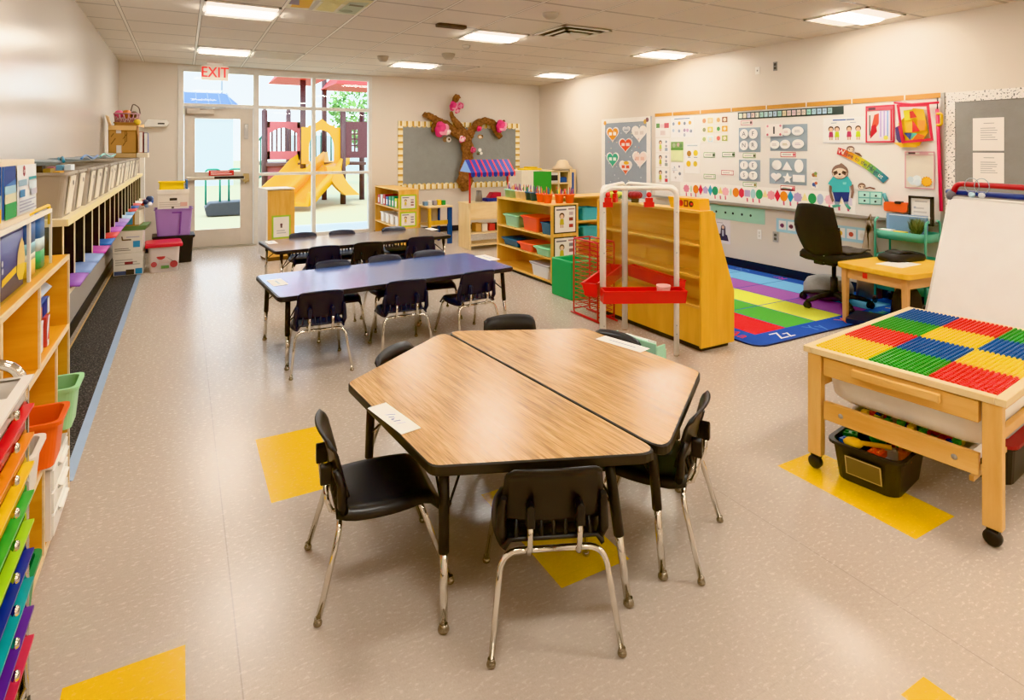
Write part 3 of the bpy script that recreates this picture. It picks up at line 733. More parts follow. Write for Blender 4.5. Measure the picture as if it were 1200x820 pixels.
make_table('activity_table', 'long blue laminate table with a dark edge in the middle of the room', rect(1.81, .80), rl(1.81, .80), C('#4d68a8', .25, 0, .04), C('#2b2a2e', .45), TB, (1.408, 4.50, 0), math.radians(4.2), 'long rectangular tables', .55)
make_table('activity_table', 'long brownish grey table farthest away, in front of the window', rect(1.86, .76), rl(1.86, .76), C('#77655c', .25, 0, .05), C('#2b2a2e', .45), TB, (1.64, 6.33, 0), math.radians(5.2), 'long rectangular tables', .0 + .2)
for m_ in (LAM, MC[('#4d68a8', .25, 0)], MC[('#77655c', .25, 0)]):
    bs_ = [q for q in m_.node_tree.nodes if q.type == 'BSDF_PRINCIPLED'][0]; bs_.inputs['Coat Weight'].default_value = .22 if m_ is LAM else .6; bs_.inputs['Coat Roughness'].default_value = .25 if m_ is LAM else .14; bs_.inputs['Coat IOR'].default_value = 1.6
# cards on the tables
def card(u, v, ang, w, h, label, items, col='#f3efe8'):
    zz = TZ if 'wood' in label else TB; p = pz(u, v, zz); c, s = math.cos(ang), math.sin(ang); b = B()
    F = lambda x, y, n: V((p.x + c*(x-w/2) - s*(y-h/2), p.y + s*(x-w/2) + c*(y-h/2), zz + .0005 + n))
    sheetF(b, F, w, h, col, items, .0012, .0016); return tag(b.build('name_card'), label, 'card', 'name cards on tables')
scr = [('p', [(.34, .3), (.38, .35), (.44, .75), (.41, .75)], '#8b8fa8'), ('p', [(.44, .35), (.47, .3), (.50, .55), (.47, .6)], '#8b8fa8'), ('p', [(.52, .3), (.58, .3), (.58, .36), (.52, .56)], '#8b8fa8'), ('p', [(.60, .3), (.63, .3), (.66, .62), (.62, .62)], '#8b8fa8'), ('p', [(.7, .3), (.72, .3), (.75, .7), (.73, .7)], '#a9a4bd'), ('f', .01, .03, .99, .97, .03, '#d9e6dc')]
card(461, 490, math.radians(-80), .25, .072, 'white name card taped near the left edge of the wood-grain table', scr)
card(729, 403, math.radians(-76), .26, .075, 'white name strip near the far right edge of the wood-grain table', [('l', .2, .35, .8, .65, 1, '#9a98a0')])
card(325, 331, math.radians(-84), .22, .10, 'pale card at the left end of the blue table', [('l', .2, .3, .8, .7, 1, '#b9c3cc')])
card(571, 302, math.radians(-86), .26, .11, 'pale card at the right end of the blue table', [('l', .2, .3, .8, .7, 1, '#9aa3b8')])
card(506, 268.5, math.radians(-86), .2, .09, 'pale card at the right end of the farthest table', [('l', .2, .3, .8, .7, 1, '#b0a8a0')])
card(318, 284, math.radians(-86), .2, .09, 'pale card at the left end of the farthest table', [('l', .2, .3, .8, .7, 1, '#b9c3cc')])
# ================================================================= floor mat, wall cubbies
def mat_mat():
    m, nt, bs, out = newmat('speckled_black_mat'); co_ = coords(nt)
    n = noise(nt, co_, 95, 2, .8); nt.links.new(ramp(nt, n, [(.42, '#26262a'), (.55, '#3c3b3c'), (.66, '#77716b')]), bs.inputs['Base Color'])
    bs.inputs['Roughness'].default_value = .9; bump(nt, bs, n, .4, .003); return m
t = thing('floor_mat', 'long speckled black runner mat along the left wall', 'mat', (0, 0, 0))
B().box(-.700, -.452, 3.17, 8.6, .0005, .012, mat_mat()).build('carpet', t)
b = B(); b.prism([(-.452, .0005), (-.414, .0005), (-.452, .012)], 'y', 3.17, 8.6, C('#7d93ad', .35)); b.box(-.712, -.700, 3.17, 8.6, .0005, .011, C('#d3a867', .5)); b.build('edging', t)

CX0, CXF, CY0, CY1, CZ0, CZ1, NC = XL+.001, -.435, 3.075, 8.32, .845, 1.142, 17
dY = (CY1-CY0)/NC
CREAM, DARK = C('#efe0b8', .4), C('#17120f', .5)
t = thing('cubby_shelf', 'long wall hung row of dark narrow cubbies with a cream top', 'cubbies', (0, 0, 0))
b = B(); b.box(CX0, CXF+.012, CY0-.01, CY1+.01, CZ1-.028, CZ1, C('#e9d9b0', .4)); b.box(CXF+.012, CXF+.018, CY0-.01, CY1+.01, CZ1-.028, CZ1, C('#f0dfa6', .4)); b.build('top_board', t)
b = B(); b.box(CX0, CXF+.02, CY0, CY1, CZ0-.02, CZ0, CREAM); b.build('bottom_shelf', t)
B().box(CX0, CX0+.008, CY0, CY1, CZ0, CZ1-.028, DARK).build('back_panel', t)
for k in range(NC+1):
    y = CY0 + dY*k; y = min(max(y, CY0+.008), CY1-.008)
    b = B(); b.box(CX0+.009, CXF-.004, y-.008, y+.008, CZ0, CZ1-.028, C('#3a2a20', .45) if k == 0 else DARK).box(CXF-.004, CXF, y-.008, y+.008, CZ0, CZ1-.028, CREAM)
    b.build('end_panel' if k in (0, NC) else 'divider', t)
lin_cols = [('purple', '#8b53ad'), ('slate blue', '#6d86b8'), ('grey blue', '#7b93c0'), ('magenta', '#b43f9c'), ('bright blue', '#1f62b4'), ('red', '#d8433f'), ('pink violet', '#b659b8'), ('violet', '#8a5fb6'), ('lilac', '#9a7cc0'), ('pale blue', '#a9c2dc'),
            ('sky blue', '#7aa5cf'), ('scarlet', '#d24a44'), ('royal blue', '#2c5fa8'), ('coral red', '#dc5a50'), ('white', '#e6e4e4')]
ords = ['nearest', 'second', 'third', 'fourth', 'fifth', 'sixth', 'seventh', 'eighth', 'ninth', 'tenth', 'eleventh', 'twelfth', 'thirteenth', 'fourteenth', 'fifteenth']
for k, (nm, c) in enumerate(lin_cols):
    y = CY0 + dY*(k+1) if k else CY0 + dY*.5
    y0 = CY0 + dY*k + .012; y1 = y0 + dY - .024; b = B(); m = C(c, .6)
    b.sheet(lambda u, v, y0=y0, y1=y1: (CXF-.27+u*.325, y0+(y1-y0)*v, CZ0+.017-.012*max(0, u-.8)+.004*math.sin(9*u+k)), 10, 4, .008, m)
    tag(b.build('cubby_liner'), '%s cloth liner in the %s cubby counted from the camera' % (nm, ords[k]), 'liner', 'coloured cubby liners')
# grey bins along the top
BGREY = C('#a79a8b', .5); BFACE = C('#eee4d2', .45)
bin0 = None
for k in range(15):
    y = 3.245 + k*.318; lb = '%s grey book bin from the near end of the row on the cubbies' % ('first' if k == 0 else ords[k])
    if k == 0:
        bin0 = thing('book_bin', lb, 'bin', (-.585, y, CZ1), 0, 'grey bins on top of the cubbies')
        b = B(); b.tub(.33, .285, .195, BGREY, .82, .02, .004, .008); b.build('tub', bin0)
        b = B(); b.add([(.139, -.060, .012), (.139, .070, .012), (.158, .075, .176), (.158, -.065, .176)], [(0, 1, 2, 3)], BFACE)
        b.add([(.144, -.060, .012), (.144, .070, .012), (.163, .075, .176), (.163, -.065, .176)], [(0, 1, 2, 3)], BFACE)
        b.add([(.144, -.060, .012), (.163, -.065, .176), (.158, -.065, .176), (.139, -.060, .012)], [(0, 1, 2, 3)], BFACE); b.build('front_plate', bin0)
        b = B(); b.add([(.1615+.0005, .004+.016*math.cos(2*PI*i/10), .145+.012*math.sin(2*PI*i/10)) for i in range(10)], [list(range(10))], C('#6a5f55', .6)); b.build('handle_hole', bin0)
    else: dup(bin0, (-.585 + rnd.uniform(-.006, .006), y, CZ1), rnd.uniform(-.03, .03), lb)
# zip bags and papers lying on the bins
def zipbag(x0, y0, x1, y1, z, col, label):
    t = thing('zip_bag', label, 'plastic bag', (0, 0, 0), 0, 'zip bags on the bins'); d = V((x1-x0, y1-y0, 0)); s = V((-.22, .02, 0))
    b = B(); b.sheet(lambda u, v: V((x0, y0, z))+d*u+s*v+V((0, 0, .012*math.sin(7*u+3*v)-.01*v)), 12, 5, .002, milky('#dfe6e8', .35)); b.build('film', t)
    b = B(); b.tube([V((x0, y0, z+.006))+d*u+V((0, 0, .012*math.sin(7*u)+.006*math.sin(3*u))) for u in [i/12 for i in range(13)]], .006, C(col, .45), 6); b.build('zip_strip', t)
zipbag(-.44, 3.12, -.52, 3.55, CZ1+.235, '#2f7f9e', 'clear zip bag with a teal strip above the first grey bins')
zipbag(-.48, 3.95, -.50, 4.85, CZ1+.235, '#4a78b4', 'clear zip bag with a long blue strip lying over the middle grey bins')
zipbag(-.50, 5.0, -.47, 5.7, CZ1+.235, '#6fb7b4', 'clear zip bag with an aqua strip toward the cardboard box')
for k, (c, y, lb) in enumerate((('#e0a23a', 3.30, 'orange and black toy pieces in the first grey bin'), ('#dfe7ec', 3.60, 'white and pink packets in the second grey bin'))):
    b = B()
    for i in range(7): b.box(-.70+.034*i, -.675+.034*i, y-.07+rnd.uniform(0, .05), y+.05, CZ1+.06, CZ1+.20+rnd.uniform(-.02, .02), C((c, '#4b3a2a', '#c9a24a')[i % 3] if k == 0 else (c, '#d98aa0', '#7fb3cf')[i % 3], .5))
    o = tag(b.build('bin_contents'), lb, 'toys'); o['kind'] = 'stuff'
# far end of the cubbies: cardboard, basket, board
CARD = C('#c08f54', .75); CARDL = C('#d8ae74', .75)
fy = 7.58
def cz(v, y=fy): return pY(140, v, y).z
xa, xb = pY(127, 160, fy).x, pY(160, 160, fy).x
t = thing('cardboard_carton', 'open brown cardboard carton with white tape at the far end of the cubbies', 'box', (0, 0, 0))
zb, zt = 1.39, cz(147)
b = B(); th = .006
b.box(xa, xb, fy, fy+.4, zb, zb+th, CARD).box(xa, xb, fy, fy+th, zb, zt, CARD).box(xa, xb, fy+.4-th, fy+.4, zb, zt, CARD).box(xa, xa+th, fy, fy+.4, zb, zt, CARD).box(xb-th, xb, fy, fy+.4, zb, zt, CARD); b.build('carton_body', t)
b = B(); b.add([(xa, fy, zt), (xa, fy+.4, zt), (xa-.03, fy+.38, zt+.11), (xa-.03, fy+.02, zt+.11)], [(0, 1, 2, 3)], CARDL); b.add([(xa, fy, zt), (xb, fy, zt), (xb, fy-.03, zt-.05), (xa, fy-.03, zt-.05)], [(0, 1, 2, 3)], CARDL)
b.add([(xb, fy, zt), (xb, fy+.4, zt), (xb+.05, fy+.4, zt+.03), (xb+.07, fy, zt-.02)], [(0, 1, 2, 3)], CARDL); b.build('flap', t)
F = FG((xa, fy-.0008, zb), (1, 0, 0), (0, 0, 1)); w_, h_ = xb-xa, zt-zb
b = B(); draw(b, F, w_, h_, [('r', .27, .72, .45, .93, '#e7e2da'), ('r', .28, 0, .46, .28, '#e7e2da'), ('p', [(.08, .33), (.10, .30), (.26, .52), (.24, .55)], '#6d4c28'), ('p', [(.08, .6), (.1, .57), (.2, .7), (.18, .73)], '#6d4c28'), ('p', [(.5, .52), (.52, .5), (.68, .7), (.66, .72)], '#6d4c28'),
    ('f', .58, .42, .66, .8, .02, '#6d4c28'), ('p', [(.5, .28), (.52, .25), (.62, .4), (.6, .42)], '#6d4c28')], .0005); b.build('tape_and_print', t)
t = thing('toy_basket', 'pink lattice basket heaped with small toys on top of the cardboard carton', 'basket', ((xa+xb)/2+.03, fy+.15, zt+.002))
PK = C('#c99aa0', .5); b = B(); b.tub(.24, .2, .035, C('#b5824c', .6), .95, .02)
for k in range(16):
    a = 2*PI*k/16
    for dr in (-.25, .25): b.tube([(.105*math.cos(a), .085*math.sin(a), .03), (.118*math.cos(a+dr), .097*math.sin(a+dr), .13)], .006, PK, 5)
b.tube([(.12*math.cos(2*PI*k/20), .10*math.sin(2*PI*k/20), .13) for k in range(20)], .008, C('#b3868c', .5), 6, True); b.build('lattice', t)
b = B(); b.tube(fillet([(.02, .06, .12), (.05, .06, .25), (.11, .06, .21), (.12, .06, .13)], .03), .006, C('#6b5a50', .4), 6); b.build('wire_handle', t)
for k, (x, y, r, c, lb) in enumerate(((-.07, -.03, .045, '#d65f86', 'pink ball among the toys in the lattice basket'), (.0, -.02, .05, '#c8753f', 'orange brown ball among the toys in the lattice basket'), (.07, -.03, .038, '#6f5a4a', 'dark brown toy ball in the lattice basket'), (.03, .05, .04, '#8a5f9a', 'purple toy ball in the lattice basket'), (.10, -.075, .035, '#e7c54a', 'yellow toy ball hanging at the corner of the lattice basket'))):
    b = B(); b.ball((0, 0, 0), r, C(c, .5), 8); p = t.location; tag(b.build('toy_ball', loc=(p.x+x, p.y+y, p.z+(.125 if k < 4 else .04))), lb, 'toy', 'toys in the lattice basket')
b = B(); b.box(xb-.20, xb-.003, fy-.02, fy+.38, CZ1+.198, 1.388, C('#cba878', .7)); tag(b.build('flat_box', bevel=.003), 'flat tan box under the cardboard carton', 'box')
for k, (c, z, lb) in enumerate((('#c6372f', .0, 'red book standing at the right of the cardboard carton'), ('#2f3f86', .0, 'dark blue book standing at the right of the cardboard carton'))):
    b = B(); b.box(xb+.022+.045*k, xb+.058+.045*k, fy+.02, fy+.26, 1.393, 1.62-.01*k, C(c, .5)); b.box(xb+.025+.045*k, xb+.055+.045*k, fy+.018, fy+.02, 1.397, 1.615-.01*k, WHITE()); tag(b.build('book'), lb, 'book')
b = B(); b.box(xb, xb+.105, fy, fy+.3, CZ1+.198, 1.392, C('#e0d2b8', .6)); tag(b.build('flat_box', bevel=.003), 'pale flat box under the red and blue books', 'box')
p0, p1 = pY(164.5, 230, 8.5), pY(170, 178, 8.5)
b = B(); b.box(p0.x, p1.x, 8.36, 8.5, .001, p1.z, C('#ebe7df', .5)); tag(b.build('foam_board'), 'tall white board standing at the far end of the cubbies', 'board')

# ================================================================= boxes and totes in the far left corner
def banker(x0, x1, y0, y1, z0, z1, label, items, body='#e9e0d2'):
    t = thing('storage_box', label, 'box', (0, 0, 0), 0, 'cardboard storage boxes'); m = C(body, .65); b = B(); b.box(x0, x1, y0, y1, z0, z1-.055, m)
    F = FG((x0, y0-.0006, z0), (1, 0, 0), (0, 0, 1)); draw(b, F, x1-x0, z1-.055-z0, items, .0004); b.build('carton_body', t)
    B().box(x0-.006, x1+.006, y0-.006, y1+.006, z1-.06, z1-.002, m).build('lid', t, bevel=.003); return t
PR = '#8b8278'
banker(-.675, -.395, 7.95, 8.33, .0125, .262, 'lowest white storage box with a blue square, standing on the mat', [('r', .02, .02, .7, .25, '#5f6a84'), ('r', .42, .02, .7, .32, '#45403c'), ('r', .74, .04, .98, .36, '#3f8fc0'), ('l', .06, .55, .9, .95, 3, '#b9b0a4'), ('r', .38, .62, .66, .78, '#8a3f44')])
banker(-.680, -.400, 7.95, 8.33, .264, .510, 'middle white storage box with a blue square and brown print', [('r', .68, .3, .92, .68, '#3f8fc0'), ('l', .06, .1, .6, .3, 2, PR), ('r', .3, .72, .62, .8, '#6d5a48'), ('p', [(.28, .98), (.32, .98), (.36, .74), (.3, .74)], '#6d5a48'), ('l', .45, .85, .9, .98, 1, '#b7b0c0')])
t = thing('file_crate', 'brown box in a green tray with a blue label, above the storage boxes', 'box', (-.52, 8.14, .512), -.08)
b = B(); b.prism([(-.16, .0), (.16, .0), (.18, .05), (-.18, .05)], 'y', -.19, .19, C('#6d8a5f', .6)); b.build('tray', t)
b = B(); b.box(-.14, .10, -.17, .17, .05, .20, C('#b37f3f', .7)); b.box(.06, .105, -.171, .17, .06, .215, C('#e6d9bc', .6)); b.box(-.05, .04, -.1725, -.171, .065, .15, C('#5aa0c4', .6)); b.build('carton_body', t)
t = thing('fabric_toys', 'heap of blue, white and red fabric toys piled on the brown and green box', 'toys', (-.395, 8.2, .735))
b = B()
for k in range(18): b.ball((rnd.uniform(-.02, .07), rnd.uniform(-.12, .10), rnd.uniform(.03, .11)), rnd.uniform(.025, .04), C(('#e7e6ea', '#2f5aa8', '#d84a42', '#e7e6ea', '#3c4a66', '#8fb2d8')[k % 6], .6), 7)
o = b.build('toy_heap', t); o['kind'] = 'stuff'
t = thing('lidded_tote', 'clear storage tote with a red lid and printed label on the floor by the door', 'tote', (-.195, 8.17, 0), .05, 'plastic storage totes')
b = B(); b.tub(.34, .34, .30, milky('#e9dcd6', .8), .84, .03, .004, .008); b.build('tub', t)
b = B(); F = FG((-.135, -.168, .03), (1, 0, .0), (0, .12, 1)); draw(b, F, .27, .24, [('c', .38, .68, .2, '#b8474e'), ('c', .38, .68, .16, '#a83a40'), ('c', .78, .72, .16, '#cfc4bc'), ('c', .12, .28, .13, '#b4545a'), ('c', .86, .24, .17, '#a8454b'), ('r', .38, .06, .68, .2, '#5d8a50'), ('p', [(.55, .62), (.58, .6), (.86, .38), (.84, .36)], '#6d665f'), ('l', .3, .3, .7, .45, 2, '#c9aaa4')], .003); b.build('printed_label', t)
B().loft([[(p[0], p[1], z) for p in rrect(.38+e, .38+e, .03)] for z, e in ((.292, 0), (.325, 0), (.34, -.03))], C('#c8283a', .4), smooth=False).build('lid', t, bevel=.004)
t = thing('black_tote', 'black plastic tote under the purple tote', 'tote', (-.10, 8.72, 0), .03, 'plastic storage totes')
b = B(); b.tub(.46, .36, .32, C('#1d1d20', .45), .86, .03); b.build('tub', t); B().box(-.235, .235, -.185, .185, .32, .345, C('#1a1a1d', .45)).build('lid', t, bevel=.006)
t = thing('purple_tote', 'translucent purple tote in the corner beside the door', 'tote', (-.10, 8.72, .347), .03, 'plastic storage totes')
b = B(); b.tub(.44, .36, .335, C('#a884c4', .35), .82, .03, .006, .012); b.build('tub', t)
b = B(); b.prism([(-.02, .30), (.09, .30), (.07, .02), (.055, .02), (.075, .28), (-.02, .28)], 'y', -.178, -.166, C('#7d4f9e', .4)); b.build('handle_rib', t)
t2 = banker(-.27, .07, 8.56, 8.86, .685, .925, 'white storage box with a dark hand hole resting on the purple tote', [('r', .38, .55, .62, .72, '#38322c'), ('l', .05, .1, .9, .5, 3, '#cbbfb0'), ('r', .72, .15, .95, .42, '#d8a898'), ('r', .44, .02, .52, .14, '#5a544c')])
t = thing('yellow_bin', 'yellow plastic bin with a blue lid edge on top of the corner storage box', 'bin', (-.12, 8.70, .925), .03)
b = B(); b.tub(.30, .24, .095, C('#f0c91c', .45), .9, .02); b.build('tub', t); b = B(); b.box(.155, .175, -.12, .12, .0, .115, C('#3f6fa8', .5)).box(-.15, .16, -.10, .12, .07, .08, C('#e9dfc0', .5)); b.build('folder', t)

# ================================================================= maple shelf unit, left foreground
t = thing('shelf_unit', 'open maple shelf unit along the left wall in the foreground', 'shelf', (0, 0, 0))
ax0, ax1, ay0, ay1 = XL+.002, -.41, 1.985, 3.05
MA, MY, MZ = AMBER('x'), AMBER('y'), AMBER('z'); ED = EDGEB()
def shelfboard(name, z0, z1, ya, yb, parent):
    b = B(); b.box(ax0, ax1-.006, ya, yb, z0, z1, MY).box(ax1-.006, ax1, ya, yb, z0, z1, ED); return b.build(name, parent)
def upright(name, y, z0, z1, parent):
    b = B(); b.box(ax0, ax1-.006, y-.009, y+.009, z0, z1, MA).box(ax1-.006, ax1, y-.009, y+.009, z0, z1, ED); return b.build(name, parent)
shelfboard('top_board', .982, 1.0, ay0, ay1, t); shelfboard('shelf', .696, .714, ay0+.018, ay1-.018, t); shelfboard('shelf', .349, .367, ay0+.018, ay1-.018, t); shelfboard('base_board', .042, .060, ay0+.018, ay1-.018, t)
upright('side_panel', ay0+.009, .02, .982, t); upright('side_panel', ay1-.009, .02, .982, t)
upright('divider', 2.47, .714, .982, t); upright('divider', 2.77, .367, .696, t); upright('divider', 2.535, .06, .349, t)
B().box(ax0, ax0+.006, ay0+.018, ay1-.018, .06, .982, MY).build('back_panel', t)
B().box(ax0, ax1-.03, ay0+.018, ay1-.018, .0, .042, C('#b98a3a', .5)).build('plinth', t)
# wipes and cases on top
CLR = glassmat('thin_clear_film', '#fafcfb', .12)
def case(y0, y1, x0, z0, h, label):
    t = thing('clear_case', label, 'case', (0, 0, 0), 0, 'clear cases on the maple shelf'); x1 = -.44; b = B(); th = .003; W_ = C('#f1ece2', .4)
    b.box(x1-th, x1, y0, y1, z0, z0+h, CLR).box(x0, x1, y0, y0+th, z0, z0+h, CLR).box(x0, x1, y1-th, y1, z0, z0+h, CLR).box(x0, x1, y0, y1, z0, z0+th, CLR); b.build('clear_walls', t)
    b = B()
    for yy in (y0, y1): b.box(x1-.005, x1+.003, yy-.004, yy+.004, z0, z0+h, W_)
    b.box(x1-.006, x1+.004, y0, y1, z0+h-.01, z0+h+.004, W_).box(x0, x1, y0-.003, y0+.004, z0+h-.01, z0+h+.004, W_).box(x0, x1, y1-.004, y1+.003, z0+h-.01, z0+h+.004, W_); b.build('rim', t); return t
case(2.10, 2.468, -.70, 1.0005, .205, 'clear case holding the purple canister, nearest on the maple shelf'); case(2.478, 2.84, -.70, 1.0005, .205, 'clear case holding blue and white canisters behind the purple one')
def pack(x0, x1, y0, y1, h, r, cols, label, z=1.0045):
    cx, cy = (x0+x1)/2, (y0+y1)/2; t = thing('wipes_pack_box', label, 'packet', (cx, cy, z), 0, 'cleaning supplies in clear cases'); b = B(); zs = [0] + [c[0] for c in cols]; rr = lambda k, zz: [(p[0], p[1], zz) for p in rrect((x1-x0)*k, (y1-y0)*k, r, 5)]
    for (zt_, c), zb_ in zip(cols, zs): b.loft([rr(1, zb_*h), rr(1, zt_*h)], C(c, .35))
    b.build('pack_body', t); B().loft([rr(.97, h), rr(1.0, h+.003), rr(.9, h+.012)], C(cols[-1][1], .4)).build('pack_top', t); return t
tc_ = pack(-.68, -.447, 2.13, 2.458, .178, .035, [(1, '#2b2683')], 'purple packet with a yellow swoosh in the nearest clear case')
b = B(); F = FG((.1168, -.164, 0), (0, 1, 0), (0, 0, 1)); W3, H3 = .328, .178
draw(b, F, W3, H3, [('p', [(.1, .22), (.62, .30), (.62, .42), (.1, .34)], '#f0c21e'), ('p', [(.62, .26), (.70, .14), (.84, .10), (.93, .25), (.95, .5), (.90, .75), (.82, .86), (.74, .78), (.66, .6)], '#ecc67e'), ('p', [(.62, .26), (.70, .14), (.84, .10), (.93, .25), (.94, .38), (.64, .42)], '#f0c83a'), ('c', .10, .6, .05, '#d9d6ea'), ('c', .10, .48, .05, '#d9d6ea')], .0004); b.build('yellow_swoosh', tc_)
pack(-.60, -.449, 2.50, 2.655, .182, .04, [(.3, '#f2c31c'), (.42, '#eee7dc'), (.62, '#8fc4d4'), (1, '#1f56a8')], 'blue topped packet with a yellow foot in the second clear case')
pack(-.60, -.449, 2.68, 2.815, .182, .04, [(.35, '#2fa35c'), (.6, '#dbe6ea'), (1, '#2462b4')], 'blue topped packet with a green foot in the second clear case')
b = B(); x0, x1, y0, y1, z0, z1 = -.70, -.442, 2.14, 2.565, 1.2105, 1.402; b.box(x0, x1, y0, y1, z0, z1, C('#e7d9c2', .55))
F = FG((x1+.0006, y0, z0), (0, 1, 0), (0, 0, 1))
draw(b, F, y1-y0, z1-z0, [('r', 0, .14, .05, .92, '#1d56a4'), ('r', .05, .62, .36, .92, '#173f8c'), ('p', [(.05, .62), (.36, .72), (.36, .62)], '#2d6fb8'), ('r', .05, .48, .36, .62, '#9ec9da'), ('r', .05, .34, .36, .5, '#d9d6b8'), ('r', .05, .12, .36, .36, '#2c9a50'), ('r', .37, .12, 1, .92, '#dfe3e6'),
    ('c', .58, .82, .09, '#9c3a48'), ('t', 'Clorox', .58, .82, .10, '#f4f0ec'), ('r', .40, .58, .66, .68, '#8fb0c4'), ('r', .72, .66, .98, .71, '#3b9aa0'), ('r', .72, .5, .98, .64, '#cfdfe6'), ('r', .42, .4, .58, .52, '#3c7cb0'), ('l', .4, .15, .95, .36, 4, '#a9acbe'), ('r', .76, .4, .97, .5, '#bcbccb')], .0004)
F = FG((x0, y0-.0006, z0), (1, 0, 0), (0, 0, 1)); draw(b, F, x1-x0, z1-z0, [('r', .0, .5, 1, .92, '#1d56a4'), ('r', 0, .3, 1, .5, '#9ec9da'), ('r', 0, .1, 1, .3, '#f1c92a')], .0004)
tag(b.build('wipes_carton', bevel=.002), 'printed carton of cleaning wipes with a red oval logo on top of the clear cases', 'carton')
b = B(); b.tube(fillet([(-.445, 2.49, 1.218), (-.445, 2.62, 1.222), (-.445, 2.84, 1.222), (-.445, 2.84, 1.15)], .02), .006, C('#f0c52a', .4), 6)
tag(b.build('yellow_band'), 'yellow strap along the top of the second clear case', 'strap')
# shelf contents
b = B(); b.box(-.62, -.44, 2.60, 2.80, .826, .885, C('#24469a', .4)); F = FG((-.4395, 2.60, .826), (0, 1, 0), (0, 0, 1)); draw(b, F, .2, .059, [('r', .0, .0, .35, .8, '#d8733c'), ('r', .45, .1, .75, .9, '#1b2f86'), ('r', .8, 0, 1, 1, '#dfe6ee')], .0004)
tag(b.build('blue_carton', bevel=.003), 'dark blue packet lying on the paper boxes in the maple shelf', 'packet')
b = B(); b.loft([[( -.585+.14*math.cos(a)*k, y, .90+.035*math.sin(a)*k) for a in [2*PI*i/12 for i in range(12)]] for y, k in ((2.58, .6), (2.62, 1), (2.9, 1), (2.95, .5))], C('#c9dcee', .35)); tag(b.build('wipes_pack'), 'pale blue soft wipes pack on top of the dark blue packet', 'packet')
for k, (y, zt_, c, lb) in enumerate(((2.52, .85, '#eceaf0', 'white box standing at the divider in the maple shelf'), (2.585, .845, '#3f8fd0', 'bright blue box standing on the second shelf of the maple unit'), (2.65, .823, '#dfe3ee', 'pale box behind the bright blue box in the maple shelf'), (2.74, .823, '#c94a44', 'red box farthest back on the second shelf of the maple unit'))):
    b = B(); b.box(-.66, -.445+.004*k, y-.028, y+.028, .7145, zt_, C(c, .45)); F = FG((-.4445+.004*k, y-.028, .7145), (0, 1, 0), (0, 0, 1)); draw(b, F, .056, zt_-.7145, [('p', [(0, .2), (.5, .5), (1, 1), (.5, 1), (0, .6)], '#1d4fa8' if k < 2 else '#e8e6ea'), ('r', .1, .02, .6, .22, '#d8342c' if k == 0 else '#e6ecf4')], .0004)
    tag(b.build('paper_box', bevel=.002), lb, 'box')
def shelf_tub(name, x1, y0, y1, z0, h, c, label, depth=.36):
    b = B(); b.tub(depth, y1-y0, h, C(c, .42), .84, .025, .005, .012); return tag(b.build(name, loc=(x1-depth/2, (y0+y1)/2, z0)), label, 'tub', 'plastic tubs in the maple shelf')
shelf_tub('plastic_tub', -.352, 2.475, 2.665, .3675, .155, '#f0642c', 'orange plastic tub sticking out of the maple shelf')
shelf_tub('plastic_tub', -.345, 2.785, 2.965, .3675, .16, '#a3dba4', 'light green plastic tub at the far end of the maple shelf')
wt = shelf_tub('plastic_tub', -.385, 2.255, 2.445, .3675, .14, '#ece5da', 'white plastic tub holding rainbow rings in the maple shelf', .32)
for k, (c, r, nm) in enumerate((('#c8342c', .06, 'red'), ('#2c4fa8', .047, 'blue'), ('#f0cf2a', .034, 'yellow'), ('#2f9a48', .021, 'green'))):
    b = B(); p = V((-.47+.004*k, 2.37, .44+r*.35)); b.tube([p+V((.0, r*math.cos(a), r*math.sin(a))) for a in [2*PI*i/18 for i in range(18)]], .0075, C(c, .4), 7, True); tag(b.build('stacking_ring'), '%s ring in the white tub of rainbow rings' % nm, 'toy ring', 'rainbow rings in the white tub')
b = B(); b.box(-.43, -.40, 2.85, 2.88, .40, .49, C('#b8452c', .4)); tag(b.build('wooden_block'), 'dark red block in the light green tub', 'block')
shelf_tub('plastic_tub', -.372, 2.12, 2.30, .0605, .15, '#1f8a4c', 'dark green plastic tub on the bottom of the maple shelf', .34)
t = thing('drawer_tower', 'small white translucent tower of three drawers on the bottom of the maple shelf', 'drawers', (-.515, 2.765, .0605))
WH = milky('#fbf8f0', .93, .3); b = B(); b.box(-.11, .11, -.155, -.149, 0, .248, WH).box(-.11, .11, .149, .155, 0, .248, WH).box(-.11, .115, -.155, .155, .244, .25, WH).box(-.11, -.105, -.15, .15, 0, .245, WH)
for z in (0, .08, .162): b.box(-.11, .112, -.15, .15, z, z+.006, WH)
b.build('casing', t)
for k in range(3):
    z = .008+.081*k; b = B(); b.box(.10, .118, -.146, .146, z, z+.070, WH); b.box(-.09, .10, -.143, -.140, z, z+.06, WH).box(-.09, .10, .140, .143, z, z+.06, WH); dr = b.build('drawer', t, bevel=.004)
    b = B(); b.sheet(lambda u, v, z=z: (.118+.016*math.sin(PI*v), -.07+.14*u, z+.050+.016*v), 8, 5, .003, WH); b.build('pull', dr)

